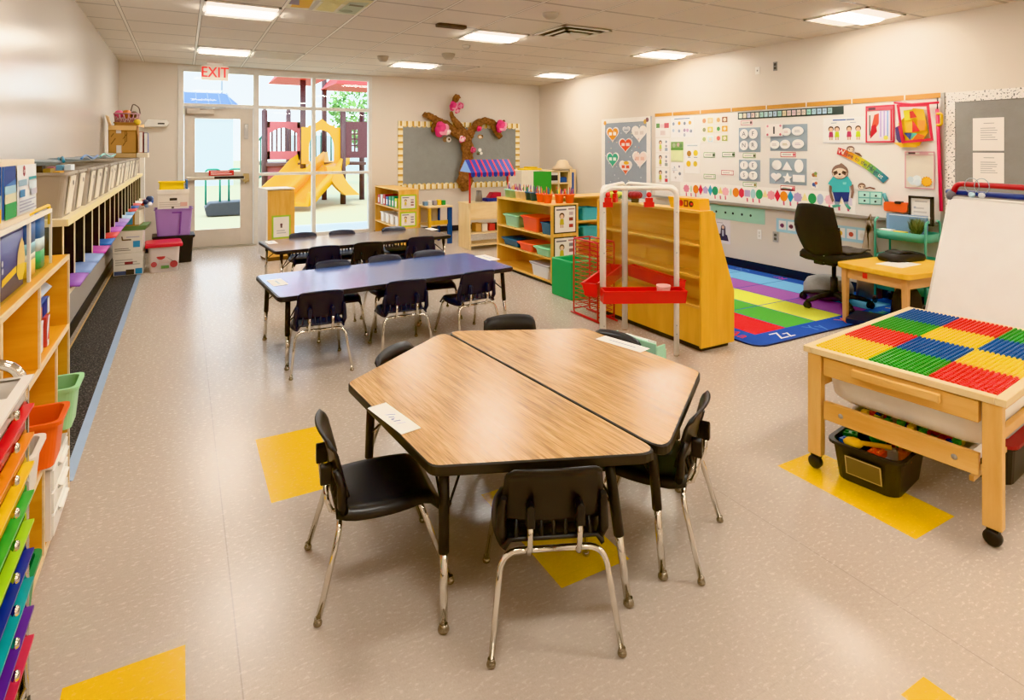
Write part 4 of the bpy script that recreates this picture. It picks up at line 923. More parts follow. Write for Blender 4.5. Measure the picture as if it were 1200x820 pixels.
# ================================================================= rolling cart with coloured drawers
t = thing('drawer_cart', 'rolling chrome cart with ten rainbow coloured drawers at the left edge of the picture', 'cart', (0, 0, 0))
CHM = CHROME(); kx0, kx1, ky0, ky1 = -.735, -.345, 1.455, 1.868
for y in (ky0, ky1):
    b = B(); b.tube(fillet([(kx1, y, .085), (kx1, y, .915), (kx0, y, .915), (kx0, y, .085)], .07, 7), .0125, CHM, 12); b.build('side_frame', t)
for x, z in ((kx0, .105), (kx1, .105), (kx0, .86)): b = B(); b.tube([(x, ky0, z), (x, ky1, z)], .010, CHM, 8); b.build('cross_bar', t)
for x in (kx0, kx1):
    for y in (ky0, ky1):
        b = B(); b.lathe([(.0, -.014), (.026, -.014), (.032, -.008), (.032, .008), (.026, .014), (0, .014)], (x, y, .033), BLACK(), 16, 'y'); b.box(x-.012, x+.012, y-.018, y+.018, .05, .07, BLACK()); b.lathe([(.008, .06), (.008, .1)], (x, y, 0), STEEL(), 8); b.build('caster', t)
cols = ['#e9e2da', '#d4202a', '#f08a1e', '#f4c81c', '#3aa83c', '#a8d02c', '#1f2f8a', '#149a9a', '#5a2a8c', '#d03a52']
for k, c in enumerate(cols):
    z = .895 - .0715*(k+1); m = milky(c, .80, .22); y0, y1 = ky0+.035, ky1-.02; b = B()
    b.box(kx0+.03, kx1+.008, y0, y1, z, z+.004, m).box(kx1+.004, kx1+.008, y0, y1, z, z+.055, m).box(kx0+.03, kx0+.034, y0, y1, z, z+.055, m).box(kx0+.03, kx1+.008, y0, y0+.004, z, z+.055, m).box(kx0+.03, kx1+.008, y1-.004, y1, z, z+.055, m)
    b.box(kx0+.02, kx1+.022, y0-.012, y1+.012, z+.053, z+.058, C(c, .35)) if False else b.prism([(y0-.012, z+.05), (y0-.012, z+.057), (y1+.012, z+.057), (y1+.012, z+.05), (y1-.01, z+.05), (y0+.01, z+.05)], 'x', kx1+.002, kx1+.024, C(c, .35))
    b.box(kx0+.03, kx1+.01, y1-.004, y1+.012, z+.05, z+.056, C(c, .35)).box(kx0+.03, kx1+.01, y0-.012, y0+.004, z+.05, z+.056, C(c, .35))
    b.box(kx0+.03, kx1, y0+.03, y1-.03, z+.005, z+.02, WHITE())
    dr = b.build('drawer', t)
    b = B(); b.lathe([(.004, 0), (.004, .008), (.010, .012), (.0115, .018), (.008, .023), (0, .024)], (kx1+.008, (y0+y1)/2, z+.028), CHM, 12, 'x'); b.build('knob', dr)
    b = B(); b.tube([(kx0, y1+.008, z+.046), (kx1, y1+.008, z+.046)], .004, CHM, 6); b.tube([(kx0, y0-.008, z+.046), (kx1, y0-.008, z+.046)], .004, CHM, 6); b.build('drawer_rail', t)
# ================================================================= window side furniture
def board(b, x0, x1, y0, y1, z0, z1, m, edge=None, ed='x-', t=.004):
    b.box(x0, x1, y0, y1, z0, z1, m)
def signcard(name, label, F, w, h, frame, items, group=None, fw=.09):
    b = B(); sheetF(b, F, w, h, frame, [('r', fw*h/w, fw, 1-fw*h/w, 1-fw, '#efe9e0')], .003, .004); draw(b, lambda x, y, n: F(fw*h+x, fw*h+y, n+.002), w-2*fw*h, h-2*fw*h, items); return tag(b.build(name), label, 'sign', group)
t = thing('low_cabinet', 'low maple cabinet with a white side standing by the window', 'cabinet', (1.09, 8.28, 0), math.radians(8))
b = B(); b.box(-.17, .17, -.16, .24, .05, .90, MAPLE('z')); b.build('body', t, bevel=.004); B().box(-.185, -.17, -.165, .245, .04, .91, C('#efebe4', .5)).build('white_side', t)
B().box(-.185, .175, -.168, .248, .91, .925, C('#eee6d6', .45)).build('top_board', t); B().box(-.16, .16, -.14, .22, 0, .05, C('#6b4a22', .6)).build('plinth', t)
c, s_ = math.cos(math.radians(8)), math.sin(math.radians(8)); o = V((1.09-.12*c+.162*s_, 8.28-.12*s_-.162*c, .28)); F = FG(o, (c, s_, 0), (0, 0, 1))
signcard('framed_sign', 'green framed paper on the front of the low cabinet by the window', F, .235, .30, '#a4c63a', [('c', .5, .62, .06, '#6a4a4a'), ('r', .44, .46, .56, .58, '#6a4a4a'), ('l', .2, .15, .8, .38, 2, '#c4bfc0')], 'green framed signs', .07)

def openshelf(name, label, x0, x1, y0, y1, top, levels, face='x-', mat=None, group=None, base=.05, closed=None):
    """open shelf unit running along Y (face x-) or X (face y-)"""
    t = thing(name, label, 'shelf', (0, 0, 0), 0, group); m = mat or MAPLE; th = .018
    if face == 'x-':
        B().box(x0, x1, y0, y1, top-th, top, m('y')).build('top_board', t)
        for y in (y0, y1-th): B().box(x0+.002, x1-.002, y, y+th, .03, top-th, m('z')).build('side_panel', t, bevel=.003)
        for z in levels: B().box(x0+.004, x1-.01, y0+th, y1-th, z-th, z, m('y')).build('shelf', t)
        B().box(x1-.01, x1-.003, y0+th, y1-th, .05, top-th, m('y')).build('back_panel', t)
        b = B(); b.box(x0+.03, x1-.02, y0+.03, y1-.03, 0, .03, C('#211d1a', .6)); b.build('plinth', t)
    else:
        B().box(x0, x1, y0, y1, top-th, top, m('x')).build('top_board', t)
        for x in (x0, x1-th): B().box(x, x+th, y0+.002, y1-.002, .03, top-th, m('z')).build('side_panel', t, bevel=.003)
        for z in levels: B().box(x0+th, x1-th, y0+.004, y1-.01, z-th, z, m('x')).build('shelf', t)
        B().box(x0+th, x1-th, y1-.01, y1-.003, .05, top-th, m('x')).build('back_panel', t)
        B().box(x0+.03, x1-.03, y0+.03, y1-.02, 0, .03, C('#211d1a', .6)).build('plinth', t)
    return t
# book shelf beside the window
wx = 2.72
openshelf('book_shelf', 'low maple book shelf by the window with two green framed signs on its end', wx, 3.03, 8.27, 9.47, .84, (.56, .29, .05), 'x-')
KID = lambda sh, rows: [('l', .06, .80, .55, .95, 1, '#6d6a70'), ('k', .30, .18, .58, sh)] + [('r', .68, y, .9, y+.12, c) for y, c in rows]
F = FG((wx+.02, 8.2695, .55), (1, 0, 0), (0, 0, 1)); signcard('framed_sign', 'upper green framed picture sign on the end of the book shelf by the window', F, .25, .22, '#b4c92e', KID('#d9c04a', [(.62, '#b9a4a8'), (.42, '#8b5a58'), (.2, '#a35f5c')]), 'green framed signs', .1)
F = FG((wx+.02, 8.2695, .30), (1, 0, 0), (0, 0, 1)); signcard('framed_sign', 'lower green framed picture sign on the end of the book shelf by the window', F, .25, .22, '#b4c92e', KID('#d9c04a', [(.62, '#a8a0a4'), (.42, '#a8a0a4'), (.2, '#9a8a8c')]), 'green framed signs', .1)
for k, (c, w_) in enumerate((('#d24a4a', .05), ('#e9e4e0', .04), ('#c8303a', .06), ('#3a74b8', .07), ('#2d9c62', .08), ('#35a878', .08), ('#c7d62e', .10))):
    y = 9.30 - k*.145; b = B(); b.box(wx+.03, wx+.24, y, y+.11, .5605, .70+.012*(k % 3), C(c, .5)); b.box(wx+.027, wx+.03, y+.02, y+.09, .58, .66, C('#f0ece6', .5))
    tag(b.build('book_box', bevel=.003), '%s book holder on the shelf by the window, %s from the window' % (('red', 'white', 'dark red', 'blue', 'green', 'teal green', 'lime')[k], ords[k] if k else 'nearest'), 'book holder', 'book holders on the window shelf')
for k in range(4):
    y = 9.22 - k*.24; b = B(); b.tub(.22, .18, .15, C('#efebe6', .45), .85, .02); tag(b.build('white_bin', loc=(wx+.14, y, .2905)), 'white bin on the middle shelf by the window, %s from the window' % (ords[k] if k else 'nearest'), 'bin', 'white bins on the window shelf')
# little bench with blue and yellow uprights
t = thing('toy_bench', 'small wooden play bench with yellow and blue uprights behind the farthest table', 'bench', (3.36, 8.5, 0), .1)
YW, BW = wood('yellow_stained_wood', '#edc14d', '#dba52c', 'z'), wood('blue_stained_wood', '#2e5fa8', '#1f4686', 'z')
for x, y, m in ((-.17, -.18, YW), (-.17, .18, YW), (.17, .18, BW)): B().box(x-.018, x+.018, y-.018, y+.018, 0, .56, m).build('leg', t)
B().box(.13, .20, -.20, -.17, 0, .55, BW).build('leg', t)
B().box(-.20, .21, -.21, .21, .55, .575, BIRCH()).build('bench_top', t); B().box(-.18, .18, -.17, .18, .28, .30, BIRCH()).build('shelf', t); B().box(-.155, .155, -.19, -.175, .30, .36, YW).build('rail', t); B().box(-.15, .15, .17, .18, .30, .55, C('#c9c2b8', .5)).build('back_panel', t)
for k, (x, c, h, lb) in enumerate(((-.15, '#6f9ac4', .06, 'pale blue toy box on the play bench'), (-.08, '#e9e6e2', .07, 'white toy box on the play bench'), (.0, '#9a8f94', .07, 'grey toy box on the play bench'), (.07, '#f0c428', .08, 'yellow toy block on the play bench'), (.14, '#3a9c4a', .07, 'green toy block on the play bench'))):
    b = B(); b.box(3.36+x-.028, 3.36+x+.028, 8.45, 8.53, .5755, .5755+h, C(c, .5)); tag(b.build('toy_block', bevel=.004), lb, 'toy', 'toys on the play bench')
# market stall
t = thing('market_stall', 'birch play market stall with a blue and red striped awning on red posts', 'play stall', (0, 0, 0))
mx0, mx1, my0, my1 = 3.55, 4.22, 7.62, 8.02
BI = BIRCH
for x in (mx0, mx1-.02):
    b = B(); b.prism([(my0, 0), (my1, 0), (my1, .64), (my0+.05, .64), (my0+.02, .5)], 'x', x, x+.02, BI('z')); b.build('side_panel', t, bevel=.003)
B().box(mx0-.01, mx1+.01, my0+.03, my1, .64, .66, BI('x')).build('counter_top', t); B().box(mx0+.02, mx1-.02, my0+.03, my0+.045, .42, .64, BI('x')).build('front_panel', t)
for z in (.05, .22): B().box(mx0+.02, mx1-.02, my0+.02, my1-.02, z, z+.02, BI('x')).build('shelf', t)
RED = C('#d02a30', .4)
for x in (mx0+.0, mx1-.06): b = B(); b.tube([(x+.03, my0+.07, .66), (x+.03, my0+.07, 1.10)], .014, RED, 10); b.build('post', t)
b = B(); az1, az0 = pY(570, 187, my0+.1).z, pY(570, 206, my0-.05).z; n = 8; ww = (mx1-mx0+.04)/n
for k in range(n):
    for j, (c, f0, f1) in enumerate((('#2b3f9c', 0, .72), ('#d8323a', .72, 1))):
        x0, x1 = mx0-.02+ww*(k+f0), mx0-.02+ww*(k+f1); m = C(c, .55)
        b.add([(x0, my0+.12, az1), (x1, my0+.12, az1), (x1, my0-.08, az0+.05), (x0, my0-.08, az0+.05)], [(0, 1, 2, 3)], m)
        q = [(x0, my0-.081, az0+.05), (x1, my0-.081, az0+.05)] + [((x0+x1)/2+(x1-x0)/2*math.cos(PI*i/8), my0-.081, az0+.02-.035*math.sin(PI*i/8)) for i in range(9)]; b.add(q, [list(range(len(q)))], m)
        b.add([(x0, my0+.12, az1), (x1, my0+.12, az1), (x1, my0+.30, az0+.06), (x0, my0+.30, az0+.06)], [(0, 1, 2, 3)], m)
b.build('awning', t)
for x in (mx0-.02, mx1+.02): b = B(); b.add([(x, my0+.12, az1-.001), (x, my0-.08, az0+.049), (x, my0+.30, az0+.059)], [(0, 1, 2)], C('#7fa3d8', .6)); b.build('awning_end', t)
b = B(); b.lathe([(.055, 0), (.045, .10), (.04, .16), (0, .16)], (mx0+.26, my0+.25, .6605), C('#8d8680', .6), 12); tag(b.build('vase'), 'grey tapered pot on the market stall counter', 'pot')
t = thing('toy_register', 'red and dark blue toy cash register on the market stall counter', 'toy', (mx0+.46, my0+.22, .6605))
b = B(); b.box(-.12, .10, -.08, .08, 0, .05, C('#2c3c86', .5)); b.build('base', t, bevel=.008); b = B(); b.prism([(-.07, .05), (.12, .05), (.12, .13), (-.01, .13)], 'y', -.07, .07, C('#b8263c', .45)); b.build('housing', t, bevel=.008)
for k, (x, c) in enumerate(((.08, '#c89a5a'), (.18, '#e6ded2'), (.30, '#c23838'), (.42, '#3a3430'))):
    b = B(); b.box(mx0+.06+x, mx0+.15+x, my0+.1, my0+.25, .2405, .36-.01*k, C(c, .55)); tag(b.build('play_food_box', bevel=.004), '%s play food box on the market stall shelf' % ('tan', 'cream', 'red', 'dark')[k], 'toy', 'play food boxes')
# play kitchen in the far right corner
t = thing('play_kitchen', 'wooden play kitchen with a green fridge door and blue end panel in the far corner', 'play kitchen', (0, 0, 0))
ky = 8.35; kx = lambda u: pY(u, 215, ky).x; kz = lambda v: pY(645, v, ky).z
xA, xB, xC, xD, xE = kx(611), kx(625), kx(640), kx(665), kx(675); xE = min(xE, 5.88); top = kz(199)
B().box(xA, xB+.12, ky, ky+.4, .03, top, C('#ece2cc', .45)).build('fridge_body', t, bevel=.006)
b = B(); b.add([(xB+.0, ky-.004, .45), (xB+.0, ky-.004, top-.02), (xC, ky-.16, top-.02), (xC, ky-.16, .45)], [(0, 1, 2, 3)], C('#2f9a34', .45)).add([(xB, ky+.012, .45), (xB, ky+.012, top-.02), (xC, ky-.144, top-.02), (xC, ky-.144, .45)], [(0, 1, 2, 3)], C('#2f9a34', .45)); b.build('fridge_door', t)
B().box(xA+.10, xA+.125, ky-.012, ky, .70, .82, C('#3c9a3c', .5)).build('handle', t)
b = B(); b.box(xC, xD+.08, ky+.02, ky+.36, .03, .62, BIRCH('x')); b.build('base_unit', t, bevel=.004)
for z in (top-.02, .86): B().box(xC-.02, xD+.06, ky+.02, ky+.30, z-.02, z, BIRCH('x')).build('shelf', t)
for x in (xC, (xC+xD)/2+.05, xD+.04): B().box(x-.012, x+.012, ky+.02, ky+.30, .62, top-.02, BIRCH('z')).build('upright', t)
B().box(xC, xD+.04, ky+.29, ky+.30, .62, top, C('#c9bda8', .5)).build('back_panel', t)
b = B(); b.box(xC+.03, xC+.30, ky+.03, ky+.2, .865, top-.05, C('#f0ece4', .4)); b.box(xC+.12, xC+.25, ky+.026, ky+.03, .90, top-.09, C('#2a2a30', .3)); b.build('microwave', t, bevel=.005)
B().box(xD+.05, xE, ky, ky+.04, .03, top, BIRCH('z')).build('end_frame', t); B().box(xD+.09, xE-.04, ky-.006, ky-.001, .35, top-.05, C('#2f5aa0', .5)).build('blue_panel', t)
b = B(); b.box((xC+xD)/2+.10, (xC+xD)/2+.26, ky+.06, ky+.2, .8605, .95, C('#2b58a8', .45)); tag(b.build('toy_pot', bevel=.02), 'blue toy pot on the play kitchen shelf', 'toy')
b = B(); b.lathe([(0, 0), (.06, 0), (.07, .05), (.05, .09), (0, .10)], (xC+.15, ky+.12, .6205), C('#e7d9b0', .5), 12); tag(b.build('toy_bowl'), 'cream toy bowl on the play kitchen worktop', 'toy')
b = B(); b.box(xC+.32, xC+.62, ky+.05, ky+.2, .6205, .66, C('#e9c23a', .45)); tag(b.build('toy_tray', bevel=.006), 'yellow toy tray on the play kitchen worktop', 'toy')
b = B(); b.prism(rrect(.40, .24, .08, cx=xB+.0, cy=ky+.12), 'z', top+.001, top+.03, C('#e8c42c', .45)); b.prism(rrect(.2, .2, .06, cx=xB+.02, cy=ky+.12), 'z', top+.03, top+.055, C('#d9b01e', .45)); tag(b.build('toy_basin', bevel=.004), 'yellow plastic basin upside down on the toy fridge', 'toy')
b = B(); b.loft([[(xD+.0+.16*q*math.cos(a), ky+.15+.12*q*math.sin(a), top+.001+z) for a in [2*PI*i/16 for i in range(16)]] for q, z in ((1.2, 0), (1.15, .03), (.8, .07), (.6, .14), (.3, .16))], C('#c9b294', .8)); tag(b.build('straw_hat'), 'soft tan hat lying on top of the play kitchen', 'hat')

# ================================================================= art shelf with tubs and pencil cups
sx0, sx1, sy0, sy1 = 3.352, 3.698, 5.20, 6.425
openshelf('art_shelf', 'low maple shelf of coloured tubs with two black framed signs on its end', sx0, sx1, sy0, sy1, .85, (.522, .292, .055), 'x-')
FSG = [('l', .06, .82, .55, .95, 1, '#7a747a'), ('k', .33, .18, .60, '#c9b23a')]
for k, (z, lb, rows) in enumerate(((.545, 'upper black framed sign with a child and red pictures on the art shelf end', [(.66, '#c9b4b4'), (.44, '#8d4038'), (.18, '#b83a34')]), (.215, 'lower black framed child sign on the art shelf end, behind the green cube', [(.66, '#8a8488'), (.44, '#8d6a68'), (.2, '#c4b4a4')]))):
    F = FG((sx0+.03, sy0-.0005, z), (1, 0, 0), (0, 0, 1)); signcard('framed_sign', lb, F, .285, .295, '#3a2a16', FSG + [('r', .68, y, .88, y+.13, c) for y, c in rows] + [('l', .64, .84, .95, .96, 1, '#b78a88')], 'black framed signs', .045)
def tubat(name, x, y, z, w, d, h, c, label, grp, lid=None, rz=0, cat='tub'):
    t = thing(name, label, cat, (x, y, z), rz, grp); b = B(); b.tub(w, d, h, C(c, .42), .84, .025, .005, .01); b.build('tub', t)
    if lid: B().loft([[(p[0], p[1], zz) for p in rrect(w+.022+e, d+.022+e, .03)] for zz, e in ((h+.001, 0), (h+.012, 0), (h+.016, -.03))], C(lid, .42), smooth=False).build('lid', t)
    return t
G1 = 'tubs on the art shelf'
tubat('craft_tub', 3.51, 6.12, .5225, .28, .34, .125, '#9fd4ae', 'mint green tub at the far end of the upper art shelf', G1, '#8fcf9e')
tubat('craft_tub', 3.51, 5.69, .5225, .28, .36, .145, '#ee5a34', 'orange lidded tub in the middle of the upper art shelf', G1, '#e8481f')
tubat('craft_tub', 3.51, 5.36, .5225, .28, .22, .125, '#33617f', 'slate blue tub at the near end of the upper art shelf', G1)
tubat('craft_tub', 3.51, 6.13, .2925, .28, .40, .07, '#2c5f80', 'flat slate blue tub at the far end of the lower art shelf', G1, '#1f5474')
tubat('craft_tub', 3.50, 5.75, .2925, .30, .32, .075, '#f05a3a', 'flat orange tub in the middle of the lower art shelf', G1, '#f4603c')
tubat('craft_tub', 3.50, 5.40, .2925, .30, .30, .075, '#9edbb2', 'flat mint tub at the near end of the lower art shelf', G1, '#8fd8a6')
tubat('craft_tub', 3.50, 5.45, .0555, .30, .38, .13, '#e8e6e6', 'white tub with a grey lid on the bottom of the art shelf', G1, '#a9a4a6')
PENC = ['#d8342c', '#2f5aa8', '#2c9a48', '#f0b82a', '#e9e2d8', '#7a3f9a', '#e07a2c', '#c9497a']
for k, (y, x, c, nm) in enumerate(((6.33, 3.47, '#a9e0c4', 'mint'), (6.21, 3.47, '#a9e0c4', 'mint'), (6.09, 3.48, '#f0ebe4', 'white'), (5.96, 3.47, '#f0ebe4', 'white'), (5.84, 3.47, '#33618c', 'navy'), (5.73, 3.47, '#33618c', 'navy'),
                                  (5.56, 3.45, '#f2682e', 'orange'), (5.42, 3.45, '#f2682e', 'orange'), (5.36, 3.56, '#f2682e', 'orange'), (5.31, 3.66, '#f2682e', 'orange'))):
    pos = {0: 'farthest', 1: 'second farthest', 2: 'farther', 3: 'nearer', 4: 'farther', 5: 'nearer', 6: 'farthest', 7: 'second', 8: 'third', 9: 'nearest'}[k]
    lb = '%s cup of pencils on the art shelf, the %s %s one' % (nm, pos, nm)
    t = thing('pencil_cup', lb, 'cup', (x, y, .8505), 0, 'pencil cups on the art shelf'); b = B(); b.lathe([(0, .0), (.040, 0), (.052, .085), (.057, .085), (.057, .097), (.049, .097), (.038, .006), (0, .006)], (0, 0, 0), C(c, .42), 14); b.build('cup', t)
    for j in range(7):
        a = 2*PI*j/7+k; q = C(PENC[(j+k*3) % 8], .5) if k not in (2, 3) or j % 2 else C('#a8606a', .5); p0 = V((.018*math.cos(a), .018*math.sin(a), .008)); p1 = V(((.042-.02*(j%2))*math.cos(a), (.042-.02*(j%2))*math.sin(a), .118+.02*((j*7+k) % 3)))
        b = B(); b.tube([p0, p1, p1+(p1-p0)*.12], [.0055, .0055, .001], q, 6); b.build('pencil', t)
openshelf('bin_shelf', 'maple shelf of teal bins partly hidden behind the end of the art shelf', 3.98, 4.9, 5.95, 6.30, .85, (.55, .31, .055), 'y-')
for k, (x, z, c, lb) in enumerate(((4.14, .5505, '#4fb3c4', 'aqua bin on the upper shelf behind the art shelf, left one'), (4.14, .3105, '#2f9a98', 'dark teal bin stacked at the left of the middle shelf behind the art shelf'), (4.44, .5505, '#56b8c8', 'aqua bin on the upper shelf behind the art shelf, right one'), (4.44, .3105, '#54b4be', 'aqua bin on the middle shelf behind the art shelf'), (4.14, .0555, '#2c4fa0', 'blue bin on the bottom shelf behind the art shelf'))):
    tubat('plastic_bin', x, 6.10, z, .26, .26, .15, c, lb, 'teal bins', c if k in (0, 1, 3) else None, cat='bin')
b = B(); b.tube([(4.05, 6.1, .8505), (4.05, 6.1, .93)], .012, C('#e9c42a', .4), 8); tag(b.build('toy_figure'), 'small yellow stick figure standing on the teal bin shelf', 'toy')
b = B(); b.tube([(4.13, 6.1, .8505), (4.13, 6.1, .94)], .012, C('#c92f36', .4), 8); tag(b.build('toy_figure'), 'small red stick figure standing on the teal bin shelf', 'toy')
# green cube seat
t = thing('cube_chair', 'green plastic cube chair with a hollow seat beside the art shelf', 'chair', (3.375, 4.79, 0), math.radians(2))
GM = C('#24a05a', .42); b = B(); h = .365; w_ = .172
wi = w_-.035
b.add([(sx*w_, sy*w_, z) for z in (0, h) for sx, sy in ((-1, -1), (1, -1), (1, 1), (-1, 1))] + [(sx*wi, sy*wi, h) for sx, sy in ((-1, -1), (1, -1), (1, 1), (-1, 1))] + [(sx*wi, sy*wi, .20) for sx, sy in ((-1, -1), (1, -1), (1, 1), (-1, 1))],
    [(3, 2, 1, 0)] + [(i, (i+1) % 4, 4+(i+1) % 4, 4+i) for i in range(4)] + [(4+i, 4+(i+1) % 4, 8+(i+1) % 4, 8+i) for i in range(4)] + [(8+i, 8+(i+1) % 4, 12+(i+1) % 4, 12+i) for i in range(4)] + [(12, 13, 14, 15)], GM); b.build('cube', t, bevel=.012, seg=3)

# ================================================================= sloping book display, easel, drying rack
t = thing('book_display', 'tall amber wooden book display with sloping sides beside the rug', 'book display', (0, 0, 0))
bx0, bx1, by0, by1, bt = 3.185, 3.52, 3.0, 4.2, .995
xt = pY(836, 250, 3.0).x; prof = [(bx0, .03), (bx1, .03), (bx1, .40), (xt, bt), (bx0, bt)]
YA = wood('golden_birch', '#f0b94a', '#dfa12c', 'z'); YAy = wood('golden_birch', '#efc069', '#e0a445', 'y')
for y in (by0, by1-.02): B().prism(prof, 'y', y, y+.02, YA).build('side_panel', t, bevel=.003)
for z in (.756, .530, .318): B().box(bx0+.004, bx0+.16+(.0 if z > .5 else .12), by0+.02, by1-.02, z-.018, z, YAy).build('shelf', t)
B().box(bx0, xt, by0+.02, by1-.02, bt-.018, bt, YAy).build('top_board', t); B().box(bx0+.155, bx0+.163, by0+.02, by1-.02, .318, bt-.018, YAy).build('back_panel', t)
B().box(bx0+.008, bx0+.02, by0+.02, by1-.02, .04, .30, YA).build('lower_panel', t)
b = B(); n = V((bx1-xt, 0, .40-bt)).normalized()
b.add([(bx1-.02, by0+.02, .40), (bx1-.02, by1-.02, .40), (xt-.02, by1-.02, bt-.02), (xt-.02, by0+.02, bt-.02)], [(0, 1, 2, 3)], YAy); b.build('sloping_back', t)
B().box(bx0+.03, bx1-.03, by0+.03, by1-.03, 0, .03, C('#2a211a', .6)).build('plinth', t)
t = thing('flash_card_box', 'yellow box with red and black symbols on top of the book display', 'box', (bx0+.09, 3.21, bt+.0005), 0)
b = B(); b.prism([(-.16, 0), (.13, 0), (.16, .08), (-.15, .08)], 'x', -.05, .05, C('#f2b21e', .45)); F = FG((-.0505, .15, .0), (0, -1, 0), (0, 0, 1))
draw(b, F, .3, .08, [('c', .42, .5, .3, '#d8302a'), ('r', .52, .2, .66, .82, '#8e2018'), ('r', .56, .35, .62, .7, '#f2b21e'), ('c', .76, .5, .28, '#3a1a14'), ('r', .74, .4, .82, .6, '#d8302a')], .0004); b.build('box_body', t)
t = thing('bug_toy', 'yellow and green soft toy lying on the far end of the book display', 'toy', (bx0+.08, 4.02, bt+.0005))
b = B(); b.ball((0, .12, .05), .055, C('#d6d64a', .6)); b.ball((0, .0, .045), .045, C('#c9cc50', .6), sq=(1, 2.4, .7)); b.ball((0, .06, .10), .03, C('#ece06a', .6)); b.box(-.03, .03, -.2, -.05, .02, .05, C('#6f8a4a', .6)); b.build('body', t)
t = thing('flower_pot_toy', 'dark red flower decoration beside the yellow soft toy', 'decoration', (bx0+.07, 3.78, bt+.0005))
b = B()
for k in range(7): a = 2*PI*k/7; b.ball((.03*math.cos(a), .035*math.sin(a), .06), .03, C('#8e1f28', .6), 7)
b.build('petals', t); b = B(); b.lathe([(.03, 0), (.035, .04), (0, .04)], (0, 0, 0), C('#4a3a1e', .6), 10); b.build('pot', t)
# three sided painting easel
EL, ER, EB = V((2.52, 3.275, 0)), V((3.0, 3.03, 0)), V((3.07, 3.69, 0))
t = thing('painting_easel', 'white tube easel with clear panels and red paint trays standing before the book display', 'easel', (0, 0, 0))
WT = C('#ece7de', .3); RD = C('#d8181c', .35); AC = glassmat('clear_acrylic', '#fafcfb', .7)
def easel_side(a, c, clips, tray, zt=1.165):
    d = (c-a).normalized(); nrm = V((d.y, -d.x, 0)); cen = (EL+ER+EB)/3
    if nrm.dot((a+c)/2-cen) < 0: nrm = -nrm
    a, c = a + d*.018, c - d*.018; Z = lambda z: V((0, 0, z))
    b = B(); b.tube(fillet([a+Z(.01), a+Z(zt), c+Z(zt), c+Z(.01)], .075, 8), .0155, WT, 12)
    for p in (a, c):
        for z in (.16, .22, .72, 1.0): b.ball(p+Z(z)+nrm*.016, .005, STEEL(), 5)
    b.build('tube_frame', t)
    b = B(); q = [a+d*.02+Z(.40), c-d*.02+Z(.40), c-d*.02+Z(1.06), a+d*.02+Z(1.06)]; b.add([p+nrm*.004 for p in q]+[p-nrm*.001 for p in q], [(0, 1, 2, 3), (7, 6, 5, 4), (0, 4, 5, 1), (1, 5, 6, 2), (2, 6, 7, 3), (3, 7, 4, 0)], AC); b.build('clear_panel', t)
    for f in clips:
        p = a + (c-a)*f + nrm*.006
        k = B(); k.T = Matrix.Translation(p+Z(1.035)) @ Matrix(((d.x, nrm.x, 0, 0), (d.y, nrm.y, 0, 0), (0, 0, 1, 0), (0, 0, 0, 1)))
        k.box(-.034, .034, -.012, .012, .0, .035, RD); k.box(-.024, .024, -.014, .014, .035, .065, RD); k.ball((0, 0, .085), .02, RD, 8); k.build('paper_clip', t)
    L = (c-a).length; k = B(); k.T = Matrix.Translation(a+nrm*.02+Z(tray[0])) @ Matrix(((d.x, nrm.x, 0, 0), (d.y, nrm.y, 0, 0), (0, 0, 1, 0), (0, 0, 0, 1)))
    e, dp, hh = tray[1], tray[2], .085; th = .005
    k.add([(-e, 0, 0), (L+e, 0, 0), (L+e*.9, dp*.8, 0), (-e*.9, dp*.8, 0), (-e, 0, hh), (L+e, 0, hh), (L+e, dp, hh), (-e, dp, hh)], [(3, 2, 1, 0), (0, 1, 5, 4), (2, 3, 7, 6), (1, 2, 6, 5), (3, 0, 4, 7)], RD)
    k.add([(-e+th, th, th), (L+e-th, th, th), (L+e*.9-th, dp*.8-th, th), (-e*.9+th, dp*.8-th, th), (-e+th, th, hh), (L+e-th, th, hh), (L+e-th, dp-th, hh), (-e+th, dp-th, hh)], [(0, 1, 2, 3), (4, 5, 1, 0), (6, 7, 3, 2), (5, 6, 2, 1), (7, 4, 0, 3)], RD)
    for u0, v0, u1, v1 in ((-e, 0, L+e, .012), (-e, dp-.012, L+e, dp+.006)): k.box(u0, u1, v0, v1, hh-.004, hh+.004, RD)
    for u0 in (-e, L+e-.012): k.box(u0, u0+.012, 0, dp, hh-.004, hh+.004, RD)
    k.build('paint_tray', t); return a, c, d, nrm
aa = easel_side(EL, ER, (.05, .62), (.40, .03, .13)); easel_side(EB, EL, (.4, .75), (.42, .05, .11)); easel_side(ER, EB, (), (.43, .0, .055))
p = aa[0] + (aa[1]-aa[0])*.78 + aa[3]*.075
t = thing('paint_cup', 'small pale pink cup sitting in the front red paint tray', 'cup', (p.x, p.y, .4065)); b = B(); b.lathe([(0, 0), (.040, 0), (.044, .08), (.049, .098), (.049, .106), (.040, .10), (.036, .01), (0, .01)], (0, 0, 0), C('#f0b9b0', .45), 16); b.build('cup', t)
